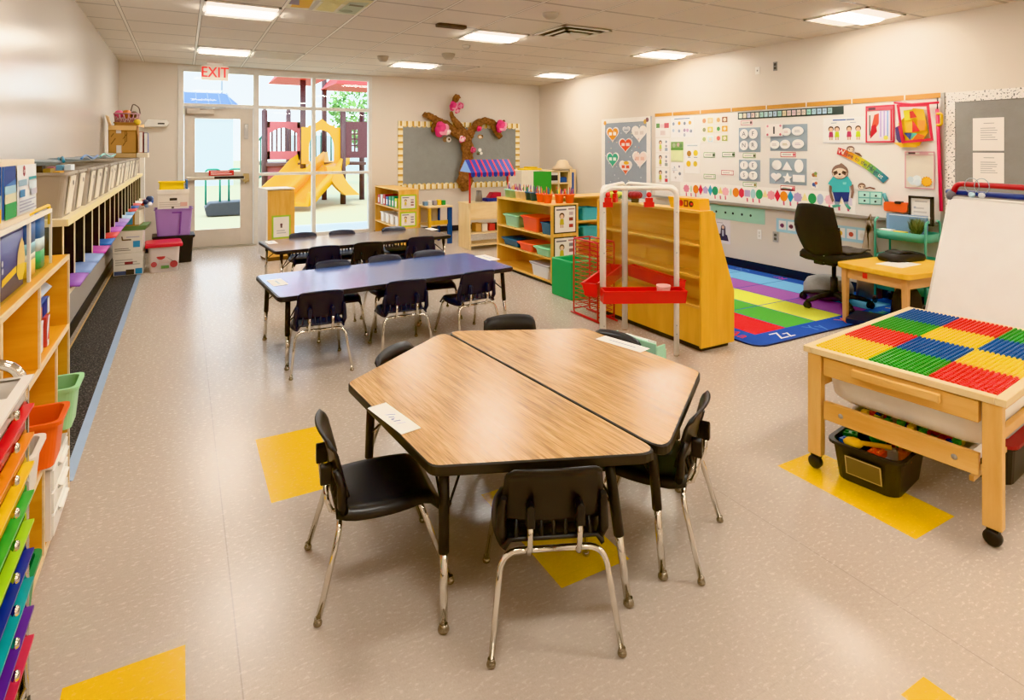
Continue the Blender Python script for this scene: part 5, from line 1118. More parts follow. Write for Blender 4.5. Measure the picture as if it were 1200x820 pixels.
# red wire drying rack
t = thing('drying_rack', 'red wire drying rack with many shelves behind the painting easel', 'rack', (3.065, 4.09, 0), 0)
RW_ = C('#c4242c', .4); b = B()
for x in (-.085, .085): b.tube(fillet([(x, -.17, .02), (x, .17, .02), (x, .17, .66), (x, -.17, .66), (x, -.17, .02)], .03), .007, RW_, 6)
for x in (-.085, .085): b.tube([(x, -.21, .012), (x, .21, .012)], .008, RW_, 6)
for y in (-.17, .17): b.tube([(-.085, y, .66), (.085, y, .66)], .007, RW_, 6).tube([(-.085, y, .05), (.085, y, .05)], .007, RW_, 6)
b.build('frame', t)
for k in range(15):
    z = .09+.038*k; b = B(); b.tube(fillet([(-.08, -.165, z), (-.08, .165, z), (.08, .165, z), (.08, -.165, z), (-.08, -.165, z)], .02, 3), .0035, RW_, 5)
    for q in range(5): y = -.11+.055*q; b.tube([(-.08, y, z), (.08, y, z)], .0022, RW_, 4)
    b.build('wire_shelf', t)
# ================================================================= alphabet rug
RX0, RX1, RY0, RY1 = 3.625, 5.86, 2.875, 5.50
t = thing('alphabet_rug', 'blue bordered rug with coloured squares and letters under the office chair', 'rug', (0, 0, 0))
def pile(c):
    k = ('pile', c)
    if k in MC: return MC[k]
    m, nt, bs, out = newmat('rug_pile_'+c.strip('#')); n = noise(nt, coords(nt), 140, 3, .7); nt.links.new(mixc(nt, n, shade(c, .8), shade(c, 1.15)), bs.inputs['Base Color']); bs.inputs['Roughness'].default_value = .95; bump(nt, bs, n, .4, .003); MC[k] = m; return m
pp = rounded([(RX0, RY0), (RX1, RY0), (RX1, RY1), (RX0, RY1)], .12, 8)
b = B(); b.prism(pp, 'z', .0006, .009, pile('#1e4ba6')); b.build('pile', t); b = B(); b.tube([(p[0], p[1], .006) for p in pp], .006, C('#2a3350', .8), 6, True); b.build('bound_edge', t)
b = B(); cw, chh = .37, .56
for i, c in enumerate(('#d81e22', '#4fa63c', '#d6da54', '#9a5aa6', '#6fb0dc')):
    for j in range(4): x, y = 3.84+cw*i, 3.075+chh*j; b.box(x+.006, x+cw-.006, y+.006, y+chh-.006, .007, .0096, pile(c))
F0 = lambda x, y, n: V((x, y, .0092+n))
for k, (s_, x, c) in enumerate((('Zz', 4.02, '#e6e6e6'), ('Yy', 4.42, '#4a7cc8'), ('Xx', 4.85, '#e0764a'), ('Ww', 5.25, '#5fb06a'), ('Vv', 5.6, '#e6d84a'))): b.text(s_, .17, lambda a, d, n, x=x: F0(x+a, 2.97+d, n), pile(c))
for k, (s_, y, c) in enumerate((('Aa', 3.15, '#d8342c'), ('Bb', 3.6, '#e6d84a'), ('Cc', 4.05, '#5fb06a'), ('Dd', 4.5, '#e0764a'), ('Ee', 4.95, '#e6e6e6'))): b.text(s_, .16, lambda a, d, n, y=y: F0(3.735+d, y-a, n), pile(c))
for k, (s_, y, c) in enumerate((('Tt', 3.3, '#e6e6e6'), ('Ss', 3.75, '#d8d8e2'), ('Rr', 4.3, '#c8479a'), ('Qq', 4.8, '#4a7cc8'))): b.text(s_, .15, lambda a, d, n, y=y: F0(5.775-d, y+a, n), pile(c))
b.build('pattern', t)

# ================================================================= office chair
t = thing('office_chair', 'black office chair with a mesh back on the rug beside the desk', 'chair', (5.18, 3.30, 0), math.radians(-6))
BK = C('#1b1a1b', .5); BKF = C('#211f1e', .85)
b = B()
for k in range(5):
    a = 2*PI*k/5+.5; b.tube([(.03*math.cos(a), .03*math.sin(a), .115), (.15*math.cos(a), .15*math.sin(a), .105), (.29*math.cos(a), .29*math.sin(a), .075)], [.03, .026, .018], BK, 8, flat=.8)
b.build('star_base', t)
for k in range(5):
    a = 2*PI*k/5+.5; x, y = .29*math.cos(a), .29*math.sin(a); b = B()
    for s in (-1, 1): b.lathe([(0, -.010), (.024, -.010), (.030, -.004), (.030, .006), (.024, .010), (0, .010)], (x, y+s*.014, .0402), BK, 14, 'y')
    b.box(x-.02, x+.02, y-.008, y+.008, .045, .078, BK); b.build('caster', t)
b = B(); b.lathe([(.032, .10), (.030, .27), (.018, .27), (.018, .40)], (0, 0, 0), BK, 14); b.build('gas_lift', t)
b = B(); b.box(-.12, .12, -.09, .09, .39, .425, BK); b.tube([(.05, -.09, .40), (.05, -.22, .40)], .008, BK, 6); b.build('tilt_mechanism', t, bevel=.01)
b = B(); b.loft([[(p[0]+.02, p[1], z) for p in rrect(.47*k, .48*k, .10, 6)] for z, k in ((.425, .9), (.44, 1), (.48, 1), (.505, .94), (.51, .7))], BKF); b.build('seat', t)
b = B(); b.prism([(-.20, .40), (-.16, .40), (-.19, .60), (-.225, .60)], 'y', -.05, .05, BK); b.build('back_bracket', t, bevel=.008)
b = B()
b.sheet(lambda u, v: (-.20 - .03*math.sin(PI*v) + .07*(2*u-1)**2 - .09*v, (2*u-1)*(.17+.05*math.sin(PI*min(1, v*.9+.1))), .50+.45*v - .03*(2*u-1)**2*(1 if v > .5 else -1)), 14, 12, .028, BKF); b.build('backrest', t)
b = B(); b.tube([(-.19, -.05, .42), (-.21, -.07, .50), (-.215, -.08, .58)], .008, STEEL(), 6); b.build('adjust_lever', t)
t = thing('folded_coat', 'dark patterned cloth lying on the office chair seat', 'cloth', (5.22, 3.27, .5125)); b = B()
b.sheet(lambda u, v: ((u-.5)*.34, (v-.5)*.36, .016+.012*math.sin(9*u+2*v)*math.sin(7*v+u)), 14, 14, .012, C('#57504c', .9, 0, .5, 40)); b.build('cloth', t)
b = B(); b.loft([[(5.45+.23*q*math.cos(a), 3.53+.21*q*math.sin(a), z) for a in [2*PI*i/24 for i in range(24)]] for z, q in ((.0096, .8), (.05, 1), (.12, 1), (.18, .85), (.205, .5), (.208, .1))], C('#8f8d8c', .9, 0, .18, 30)); tag(b.build('floor_cushion'), 'round grey floor cushion behind the office chair', 'cushion')

# ================================================================= small desk with things on it
dl, dw, dz = .80, .60, .492; dr_ = math.radians(-4.0); do = V((4.735, 2.435, 0)); du, dv = V((math.cos(dr_), math.sin(dr_), 0)), V((-math.sin(dr_), math.cos(dr_), 0)); dcen = do+du*dl/2+dv*dw/2
t = thing('small_desk', 'small low desk with a thick yellow wood top in front of the mint cart', 'desk', tuple(dcen), dr_)
YT = wood('yellow_beech', '#f2c65a', '#e2a832', 'x'); BE2 = lambda ax: wood('pale_beech', '#dcb07c', '#c8925c', ax)
b = B(); b.prism(rrect(dl, dw, .05, 5), 'z', dz-.042, dz, YT); b.build('desk_top', t, bevel=.006)
for sx in (-1, 1):
    for sy in (-1, 1): b = B(); x, y = sx*(dl/2-.055), sy*(dw/2-.055); b.loft([[(x+a*k, y+c*k, z) for a, c in ((-.022, -.022), (.022, -.022), (.022, .022), (-.022, .022))] for z, k in ((0, .72), (dz-.10, 1), (dz-.042, 1))], BE2('z'), smooth=False); b.build('leg', t, bevel=.003)
for q in ((-1, 0), (1, 0), (0, -1), (0, 1)):
    b = B()
    if q[0]: b.box(q[0]*(dl/2-.055)-.009, q[0]*(dl/2-.055)+.009, -dw/2+.075, dw/2-.075, dz-.125, dz-.043, BE2('y'))
    else: b.box(-dl/2+.075, dl/2-.075, q[1]*(dw/2-.055)-.009, q[1]*(dw/2-.055)+.009, dz-.125, dz-.043, BE2('x'))
    b.build('apron', t)
o = dcen + du*(-dl/2+.045) + dv*(.08); b = B(); b.box(-.002, .0, -.02, .02, dz-.10, dz-.055, C('#d8302a', .5)); b.build('red_sticker', t, loc=(-dl/2+.045, .07, 0))
def ondesk(x, y, z=dz): return dcen + du*x + dv*y + V((0, 0, z))
p = ondesk(-.04, .0); b = B(); b.box(-.15, .15, -.10, .10, .0006, .004, C('#f2efe9', .5)); b.box(-.14, .10, -.08, .06, .004, .006, C('#e6e2dc', .5)); tag(b.build('paper_stack', loc=p, rz=dr_+.1), 'white sheets of paper at the front of the yellow desk', 'paper')
t = thing('black_case', 'flat black soft case lying at the back of the yellow desk', 'case', tuple(ondesk(.18, .11)), dr_-.2)
b = B(); b.loft([[(p[0], p[1]+.02*math.sin(p[0]*9), z) for p in rrect(.40*k, .20*k, .05)] for z, k in ((.0008, .95), (.02, 1), (.05, .96), (.062, .8))], C('#1a191a', .6)); b.build('case_body', t); b = B(); b.sheet(lambda u, v: (-.1+.25*u, -.07+.14*v, .068+.014*math.sin(5*u)), 8, 5, .01, C('#242324', .55)); b.build('flap', t)
t = thing('black_bag', 'black shoulder bag standing on the floor under the yellow desk', 'bag', (5.26, 2.72, .0), dr_)
b = B(); b.loft([[(p[0], p[1], z) for p in rrect(.24*k, .16*k, .05)] for z, k in ((.0006, .95), (.06, 1.05), (.22, .9), (.27, .7))], C('#1f1e22', .6)); b.build('bag_body', t); b = B(); b.tube(fillet([(-.07, 0, .26), (-.05, 0, .38), (.05, 0, .38), (.07, 0, .26)], .04), .009, C('#1f1e22', .6), 6); b.build('strap', t)
b = B(); b.prism(rrect(.34, .26, .03), 'z', .0096, .05, C('#1f2a44', .5)); tag(b.build('blue_binder', loc=(4.95, 2.86, 0), rz=.3, bevel=.004), 'dark blue tray on the rug under the yellow desk', 'tray')

# ================================================================= mint cart against the right wall
t = thing('utility_cart', 'mint green metal cart behind the yellow desk', 'cart', (5.745, 2.97, .0096), math.radians(2)); MT = C('#5fae93', .4)
def tray(z, nm):
    b = B(); w, d, h = .28, .46, .075
    lo = lambda k, zz: [(p[0], p[1], z+zz) for p in rrect(w*k, d*k, .08, 6)]
    b.loft([lo(.97, 0), lo(1, h), lo(.985, h), lo(.955, .006)], MT); b.build(nm, t)
for z in (.14, .38, .605): tray(z, 'tray')
for sy in (-1, 1):
    b = B(); b.tube(fillet([(-.13, sy*.21, .07), (-.13, sy*.21, .77), (-.08, sy*.21, .79)], .03), .010, MT, 8); b.build('upright', t); b = B(); b.tube(fillet([(.13, sy*.21, .07), (.13, sy*.21, .77), (.08, sy*.21, .79)], .03), .010, MT, 8); b.build('upright', t)
for sx in (-1, 1):
    for sy in (-1, 1): b = B(); b.lathe([(0, -.01), (.03, -.01), (.034, 0), (.03, .01), (0, .01)], (sx*.13, sy*.21, .0345), BK, 12, 'y'); b.box(sx*.13-.012, sx*.13+.012, sy*.21-.015, sy*.21+.015, .05, .075, STEEL()); b.build('caster', t)
cr = math.radians(2)
def oncart(x, y, z=.612): return V((5.745+x*math.cos(cr)-y*math.sin(cr), 2.97+x*math.sin(cr)+y*math.cos(cr), z))
b = B(); b.box(-.012, .012, -.17, .17, 0, .22, C('#7d9cc0', .45)); b.box(-.016, -.012, -.165, .165, .01, .21, C('#8aa9cc', .4)); tag(b.build('file_folder', loc=oncart(.06, .03), rz=cr), 'grey blue folder standing upright in the mint cart', 'folder')
t = thing('acrylic_box', 'clear acrylic holder in front of the blue folder in the mint cart', 'holder', tuple(oncart(.0, -.02)), cr)
b = B(); b.box(-.004, .0, -.17, .17, .0, .215, AC).box(-.004, .04, -.172, -.168, 0, .215, AC); b.build('panes', t); B().box(-.005, .001, -.17, .17, .213, .219, C('#e6eae8', .3)).build('rim', t)
t = thing('small_plant', 'small bushy green plant in the mint cart', 'plant', tuple(oncart(-.085, -.12)))
b = B(); b.lathe([(.035, 0), (.045, .06), (.040, .06), (0, .055)], (0, 0, 0), C('#a98a5a', .6), 12); b.build('pot', t); b = B()
for k in range(420):
    a, e = rnd.uniform(0, 2*PI), rnd.uniform(.15, 1.0); r = rnd.uniform(.02, .085); base = V((rnd.uniform(-.02, .02), rnd.uniform(-.02, .02), .055)); tip = V((r*math.cos(a), r*math.sin(a), (.07+.15*e))); m_ = C(('#6d7f58', '#8a966c', '#55694a')[k % 3], .7)
    d = (tip-base); s = d.cross(V((0, 0, 1))).normalized()*.006; md = base.lerp(tip, .6); b.add([base, md+s, tip, md-s], [(0, 1, 2, 3)], m_)
b.build('leaves', t)
b = B(); b.box(-.035, .035, -.055, .055, 0, .085, C('#ece6e2', .5)); tag(b.build('card_box', loc=oncart(-.07, .135), rz=cr), 'white card box at the left end of the mint cart tray', 'box')
b = B(); b.box(-.03, .03, -.05, .05, 0, .078, C('#f0cf3a', .5)); tag(b.build('note_pad', loc=oncart(-.07, .02), rz=cr), 'yellow note pad in the middle of the mint cart tray', 'notepad')
t = thing('tote_bag', 'tan cloth bag slumped on the floor between the chair and the mint cart', 'bag', (5.80, 3.34, 0))
b = B(); b.loft([[(p[0]+.02*z, p[1], z) for p in rrect(.17*k, .20*k, .05)] for z, k in ((.0006, 1), (.2, .95), (.42, .75), (.62, .42), (.74, .12))], C('#a08c78', .85, 0, .15, 14)); b.build('bag_body', t); b = B(); b.tube([(.0, -.02, .72), (.02, .0, .80), (.03, .04, .72)], .008, C('#8d7a66', .8), 6); b.build('strap', t)

# ================================================================= flip easel with whiteboard panel
ea = math.radians(-106)   # direction along the panel, from the far corner toward the camera
d = V((math.cos(ea), math.sin(ea), 0)); n = V((-abs(d.y), abs(d.x)*(1 if d.x*d.y < 0 else -1), 0)); n = V((d.y, -d.x, 0)); n = n if n.x < 0 else -n
t = thing('whiteboard_easel', 'large easel with a plain whiteboard panel and red top tube at the right edge', 'easel', (0, 0, 0))
tl = V((4.19, 1.915, 1.135)); Wd = .78; bl = tl + n*.21 + V((0, 0, -.80)); up = (tl-bl).normalized(); nn = d.cross(up).normalized(); nn = nn if nn.x < 0 else -nn
WB = C('#ece8e4', .22); NV = C('#2a3f86', .4)
b = B(); q = [bl, bl+d*Wd, tl+d*Wd, tl]; b.add(q + [p-nn*.015 for p in q], [(0, 1, 2, 3), (7, 6, 5, 4), (0, 4, 5, 1), (1, 5, 6, 2), (2, 6, 7, 3), (3, 7, 4, 0)], WB); b.build('writing_panel', t)
b = B()
for a, c in ((bl, tl), (bl+d*Wd, tl+d*Wd), (bl, bl+d*Wd), (tl, tl+d*Wd)): b.tube([a-nn*.006, c-nn*.006], .010, C('#e6e2dc', .3), 8)
b.build('panel_trim', t)
b = B(); o = tl - n*.04 + V((0, 0, .03)); b.tube([o-d*.05, o+d*(Wd+.05)], .017, NV, 8); b.build('blue_bar', t)
b = B(); o2 = tl - n*.02 + V((0, 0, .02)); b.tube(fillet([o2+d*.0, o2+V((0, 0, .065))+d*.03, o2+V((0, 0, .065))+d*(Wd-.03), o2+d*Wd], .06, 7), .016, C('#b8202a', .35), 12); b.build('top_tube', t)
for f in (0, Wd):
    b = B(); p0 = tl+d*f; b.ball(p0-n*.01+V((0, 0, .01)), .028, C('#6d6a70', .4), 8, sq=(1, 1, 1.2)); b.build('corner_bracket', t)
    b = B(); b.tube([p0 - n*.02, bl+d*f - nn*.02, V((bl.x, bl.y, 0))+d*f+n*.06+V((0, 0, .012))], .013, NV, 8); b.build('leg', t); b = B(); b.tube([p0 - n*.06, V((tl.x, tl.y, .012))+d*f-n*.34], .013, NV, 8); b.build('leg', t)
for k, (f, c) in enumerate(((.14, '#b9d8e4'), (.2, '#d8dde0'))):
    o = tl + d*f + V((0, 0, .10)); b = B(); b.tube([o+d*(.045*math.cos(a))+V((0, 0, .045*math.sin(a)-.02)) for a in [2*PI*i/16 for i in range(16)]], .0025, C('#a9b4b8', .3, .7), 5, True); b.ball(o+V((0, 0, -.075)), .018, C(c, .3), 7)
    tag(b.build('ring_clip'), '%s ring clip hanging over the red tube of the easel' % ('pale blue', 'silver grey')[k], 'clip', 'ring clips on the easel')

# ================================================================= building plate table
tr = math.radians(6.5); tl_, tw_, tz_ = 1.13, .735, .545; tcx, tcy = 3.072, 1.418
TP = lambda x, y, z=0: (tcx+x*math.cos(tr)-y*math.sin(tr), tcy+x*math.sin(tr)+y*math.cos(tr), z)
t = thing('building_table', 'wooden rolling play table topped with red, yellow, blue and green building plates', 'table', (tcx, tcy, 0), tr)
HW = lambda ax: wood('honey_maple', '#edc07c', '#dba054', ax); PALE = lambda ax: wood('pale_maple', '#f4dfb4', '#e8c88e', ax)
hx, hy = tl_/2, tw_/2; fr = .035
b = B()
for q in ((-hx, hx, -hy, -hy+fr), (-hx, hx, hy-fr, hy)): b.box(q[0], q[1], q[2], q[3], tz_-.028, tz_, PALE('x'))
for q in ((-hx, -hx+fr), (hx-fr, hx)): b.box(q[0], q[1], -hy+fr, hy-fr, tz_-.028, tz_, PALE('y'))
b.build('top_frame', t, bevel=.003)
RC = {'r': '#e0281c', 'y': '#f0cf00', 'b': '#1f5a9c', 'g': '#2f9a2c'}
pat = ['yrgb', 'gbyr', 'rybg']    # far row to near row, left column to right column
px_, py_ = (tl_-2*fr)/4, (tw_-2*fr)/3
for r in range(3):
    for c_ in range(4):
        x0, y1 = -hx+fr+px_*c_, hy-fr-py_*r; m = C(RC[pat[r][c_]], .32); b = B(); b.box(x0+.001, x0+px_-.001, y1-py_+.001, y1-.001, tz_-.012, tz_-.002, m)
        n_ = 14
        for i in range(n_):
            for j in range(12):
                cx_, cy_ = x0+px_*(i+.5)/n_, y1-py_*(j+.5)/12; r_ = .0056; ring = [(cx_+r_*math.cos(2*PI*k/6), cy_+r_*math.sin(2*PI*k/6)) for k in range(6)]
                b.add([(a, e, tz_-.002) for a, e in ring]+[(a, e, tz_+.0055) for a, e in ring], [(6, 7, 8, 9, 10, 11)]+[(k, (k+1) % 6, 6+(k+1) % 6, 6+k) for k in range(6)], m)
        b.build('building_plate', t)
for sx in (-1, 1):
    for sy in (-1, 1):
        x, y = sx*(hx-.03), sy*(hy-.045); b = B(); b.box(x-.02, x+.02, y-.03, y+.03, .062, tz_-.030, HW('z')); lgo = b.build('leg', t, bevel=.004)
        b = B(); b.lathe([(0, -.018), (.022, -.018), (.029, -.010), (.029, .010), (.022, .018), (0, .018)], (x-.008, y, .0295), BLACK(), 16, 'x'); b.box(x-.014, x+.014, y-.018, y+.018, .045, .064, BLACK()); b.build('caster', lgo)
for sx in (-1, 1):
    b = B(); x = sx*(hx-.03); b.box(x-.018, x+.018, -hy+.085, hy-.085, tz_-.115, tz_-.034, HW('y')); b.build('upper_rail', t, bevel=.003)
    b = B(); b.box(x-.017 if sx < 0 else x-.008, x+.008 if sx < 0 else x+.017, -hy+.085, hy-.085, .235, .315, HW('y')); rl_ = b.build('lower_rail', t, bevel=.003)
    for y in (-hy+.16, hy-.16): b = B(); b.lathe([(0, -.003), (.009, -.003), (.011, 0), (0, .002)], (x-.018*1 if sx < 0 else x+.02, y, .275), STEEL(), 10, 'x'); b.build('bolt', rl_)
for sy in (-1, 1):
    b = B(); y = sy*(hy-.045); b.box(-hx+.055, hx-.055, y-.012, y+.012, tz_-.075, tz_-.034, HW('x')); b.build('end_rail', t, bevel=.003)
    b = B(); b.box(-hx+.055, hx-.055, y-.010, y+.010, .36, .40, HW('x')); b.build('lower_end_rail', t, bevel=.003)
B().box(-hx-.022, -hx-.002, -.17, .15, tz_-.075, tz_-.042, HW('y')).build('finger_rail', t, bevel=.003)
b = B()
def L2(w, dd, z, r): return [(p[0], p[1], z) for p in rrect(w, dd, r, 6)]
b.loft([L2(.90, .54, .305, .08), L2(.97, .61, .33, .10), L2(1.0, .635, .505, .06), L2(.985, .62, .505, .06), L2(.93, .59, .34, .1)], C('#faf5ea', .35)); b.build('sand_tub', t)
# tray of bricks on the rails under the tub
t = thing('brick_tray', 'white tray of mixed building bricks on the lower rails of the play table', 'tray', TP(-.30, .0, .2), tr)
b = B(); b.tub(.30, .46, .07, C('#e6e2dc', .45), .95, .02); b.build('tub', t); b = B()
for k in range(70): x, y = rnd.uniform(-.12, .12), rnd.uniform(-.19, .19); z = rnd.uniform(.045, .078); b.box(x-.016, x+.016, y-.012, y+.012, z-.01, z+.01, C(('#d8261e', '#1f56a8', '#2f9a34', '#f2c41c', '#d8261e')[k % 5], .35))
o = b.build('loose_bricks', t); o['kind'] = 'stuff'
B().box(-.19, .19, -.25, -.235, -.02, -.0005, HW('x')).build('rail', t)
# black tub of toys on the floor
kr = math.radians(10); KC = V((2.68, 1.50, .0006))
t = thing('toy_tub', 'black tub of plastic toys on the floor under the play table', 'tub', tuple(KC), kr)
b = B(); b.tub(.38, .30, .165, C('#1b1a1c', .4), .80, .05, .006, .014); b.build('tub', t)
b = B(); F = FG((-.165, .07, .04), (0, -1, 0), (-.22, 0, 1)); poly(b, F, [(0, 0), (.14, 0), (.14, .085), (0, .085)], .002, C('#c9b78a', .5)); poly(b, F, [(.005, .005), (.135, .005), (.135, .08), (.005, .08)], .003, C('#6d5f45', .5)); b.build('label_pocket', t)
def intub(x, y, z): return V((KC.x+x*math.cos(kr)-y*math.sin(kr), KC.y+x*math.sin(kr)+y*math.cos(kr), z))
toys = [('toy_block', -.10, .09, '#2f5aa8', 'box', 'blue block in the black toy tub'), ('toy_block', -.02, .11, '#1f7a3a', 'box', 'dark green block at the back left of the black toy tub'), ('toy_shovel', -.11, .02, '#f2b81e', 'shovel', 'yellow scoop across the front of the black toy tub'), ('toy_brick', -.09, -.03, '#d8401f', 'brick', 'red orange studded brick in the black toy tub'),
        ('toy_ball', .02, .01, '#2f9a3c', 'ball', 'green ball in the middle of the black toy tub'), ('toy_snake', .04, -.05, '#2c9440', 'bar', 'green bar beside the green ball in the toy tub'), ('toy_claw', .10, -.08, '#8f9496', 'claw', 'grey claw toy at the right of the black toy tub'), ('toy_bar', .05, -.085, '#b8282c', 'bar', 'dark red bar at the right of the black toy tub'),
        ('toy_block', -.03, -.10, '#f07a1e', 'box', 'orange block near the front right of the toy tub'), ('toy_block', .0, -.095, '#e9a02a', 'box', 'amber block in the right corner of the toy tub'), ('toy_block', -.13, .06, '#27408f', 'box', 'navy block in the front left of the toy tub'), ('toy_block', -.05, -.06, '#d0d6dc', 'box', 'pale grey block beside the orange one in the toy tub'), ('toy_block', .08, .06, '#3a4658', 'box', 'dark slate block at the back of the toy tub')]
for nm, x, y, c, kind, lb in toys:
    b = B(); m = C(c, .38); z = .138; rz_ = rnd.uniform(0, 3)
    if kind == 'box': b.box(-.028, .028, -.020, .020, -.018, .018, m); b.lathe([(.008, .018), (.008, .024), (0, .024)], (-.013, 0, 0), m, 8); b.lathe([(.008, .018), (.008, .024), (0, .024)], (.013, 0, 0), m, 8)
    elif kind == 'brick':
        b.box(-.045, .045, -.025, .025, -.012, .012, m)
        for i in range(4):
            for j in range(2): b.lathe([(.007, .012), (.007, .018), (0, .018)], (-.033+.022*i, -.012+.024*j, 0), C('#e86a3a', .4), 8)
        z = .142
    elif kind == 'ball': b.ball((0, 0, 0), .035, m, 10); z = .155
    elif kind == 'bar': b.tube([(-.06, 0, 0), (0, .012, .006), (.06, 0, 0)], .012, m, 8); z = .155
    elif kind == 'claw':
        for q in (-1, 0, 1): b.tube([(-.05, 0, 0), (.0, q*.02, .01), (.05, q*.035, -.005)], .008, m, 6)
        z = .15
    else: b.ball((-.04, 0, 0), .04, m, 8, sq=(1, .9, .5)); b.tube([(-.02, 0, .005), (.10, .0, .012)], .010, m, 8); z = .162; rz_ = -1.0
    tag(b.build(nm, loc=intub(x, y, z), rz=rz_), lb, 'toy', 'toys in the black tub')
# big black tub with red rim at the right
t = thing('storage_tub', 'large black tub with a red rim under the right end of the play table', 'tub', TP(.22, -.05, .0006), tr)
b = B(); b.tub(.56, .42, .17, C('#17171a', .4), .9, .05); b.build('tub', t); b = B(); b.loft([[(p[0], p[1], z) for p in rrect(.575+e, .435+e, .05)] for z, e in ((.1705, 0), (.184, 0))], C('#a8202c', .4), smooth=False); b.build('red_rim', t)
b = B(); b.tub(.52, .38, .075, milky('#dfe2e6', .75), .9, .04, z=.186); b.build('liner', t)
# ================================================================= bulletin board with the paper tree (far wall)
def qB(u, v, y=YB): p = pY(u, v, y); return (p.x, p.z)
def qR(u, v): p = pX(u, v); return (-p.y, p.z)
F0R, F0B = FR(0, 0), FB(0, 0)
t = thing('bulletin_board', 'grey bulletin board with a scalloped yellow striped border on the far wall', 'bulletin board', (0, 0, 0))
X0, X1, Z0, Z1 = 3.14, 5.475, .742, 1.90
def felt(c):
    k = ('felt', c)
    if k in MC: return MC[k]
    m, nt, bs, out = newmat('backing_paper_'+c.strip('#')); n = noise(nt, coords(nt), 7, 4, .6); nt.links.new(mixc(nt, n, shade(c, .86), shade(c, 1.12)), bs.inputs['Base Color']); bs.inputs['Roughness'].default_value = .85; bump(nt, bs, n, .5, .02); MC[k] = m; return m
b = B(); b.box(X0, X1, YB-.012, YB-.001, Z0, Z1, felt('#8d8e8a')); b.build('backing', t)
b = B(); n_ = 0
def bstrip(x0, x1, z0, z1, horiz, cnt):
    for k in range(cnt):
        f0, f1 = k/cnt, (k+1)/cnt
        for j, c in enumerate(('#ecdcae', '#c99a44', '#f0e6cc')):
            a0, a1 = f0+(f1-f0)*j/3, f0+(f1-f0)*(j+1)/3
            q = (x0+(x1-x0)*a0, x0+(x1-x0)*a1, z0, z1) if horiz else (x0, x1, z0+(z1-z0)*a0, z0+(z1-z0)*a1)
            b.box(q[0], q[1], YB-.017, YB-.012, q[2], q[3], C(c, .6))
bw = .085
bstrip(X0, X1, Z1-bw, Z1, True, 22); bstrip(X0, X1, Z0, Z0+bw, True, 22); bstrip(X0, X0+bw, Z0+bw, Z1-bw, False, 9); bstrip(X1-bw, X1, Z0+bw, Z1-bw, False, 9)
for k in range(28):
    x = X0+(X1-X0)*(k+.5)/28
    for z in (Z1-bw, Z0+bw): b.prism(circ(x, z, .035, .02, 10), 'y', YB-.0165, YB-.012, C(('#ecdcae', '#d9b264')[k % 2], .6))
b.build('border', t)
t = thing('paper_tree', 'crumpled brown paper tree with pink paper flowers spreading over the bulletin board', 'decoration', (0, 0, 0))
def bark():
    m, nt, bs, out = newmat('crumpled_brown_paper'); n = noise(nt, coords(nt), 22, 4, .65); nt.links.new(ramp(nt, n, [(.35, '#5e3a22'), (.55, '#8d5c38'), (.7, '#a87448')]), bs.inputs['Base Color']); bs.inputs['Roughness'].default_value = .85; bump(nt, bs, n, 1.0, .03); return m
BARK = bark()
def limb(nm, pts, rs):
    pp_ = []; rr = []
    P3 = [V((qB(400+x/4.554, 60+y/4.554)[0], YB-.07, qB(400+x/4.554, 60+y/4.554)[1])) for x, y in pts]
    for i in range(len(P3)-1):
        for k in range(5): f = k/5; pp_.append(P3[i].lerp(P3[i+1], f)+V((rnd.uniform(-.008, .008), 0, rnd.uniform(-.008, .008)))); rr.append((rs[i]+(rs[i+1]-rs[i])*f)*rnd.uniform(.9, 1.12))
    pp_.append(P3[-1]); rr.append(rs[-1]); bb = B(); bb.tube(pp_, rr, BARK, 10); bb.v = [V((p.x, YB-.095+(p.y-(YB-.07))*.44, p.z)) for p in bb.v]; return bb.build(nm, t)
limb('trunk', [(648, 745), (650, 690), (655, 640), (660, 580), (662, 520), (650, 465), (636, 430)], [.06, .16, .12, .11, .12, .12, .09])
limb('branch', [(645, 465), (595, 432), (545, 390), (500, 372), (465, 350), (428, 335)], [.09, .075, .07, .065, .06, .045])
limb('branch', [(640, 435), (612, 395), (585, 360), (572, 325)], [.085, .065, .05, .03])
limb('branch', [(588, 285), (596, 262), (605, 245), (616, 255)], [.03, .06, .055, .04])
limb('branch', [(668, 450), (690, 415), (715, 385), (755, 368), (795, 385), (812, 425), (838, 462)], [.09, .07, .065, .065, .065, .06, .05])
limb('twig', [(815, 395), (840, 388), (860, 374)], [.05, .035, .03]); limb('twig', [(500, 375), (478, 405), (480, 432)], [.045, .04, .03])
def flower(x, y, r, cols):
    c = qB(400+x/4.554, 60+y/4.554); bb = B()
    for k in range(9):
        a = k*2.4; q = r*.12*k**.7; bb.ball((c[0]+q*math.cos(a), YB-.17-.01*(9-k)*.3, c[1]+q*math.sin(a)), r*.46, C(cols[k % len(cols)], .6), 7, sq=(1, .5, 1))
    bb.build('paper_flower', t)
PKS = ['#e0487e', '#d23a70', '#f0a0b8']
for x, y, r, cc in ((512, 418, .16, PKS), (576, 296, .10, PKS), (612, 294, .08, ['#e58aa6', '#d23a70']), (596, 320, .06, ['#f0b0c2', '#e0487e']), (828, 402, .14, PKS), (712, 415, .06, ['#d8285c', '#e0487e']), (622, 470, .075, ['#f0d0d4', '#e0688a']), (680, 527, .07, ['#d85a80', '#a83a52']), (545, 432, .07, ['#f3ece6', '#eec6d0'])): flower(x, y, r, cc)
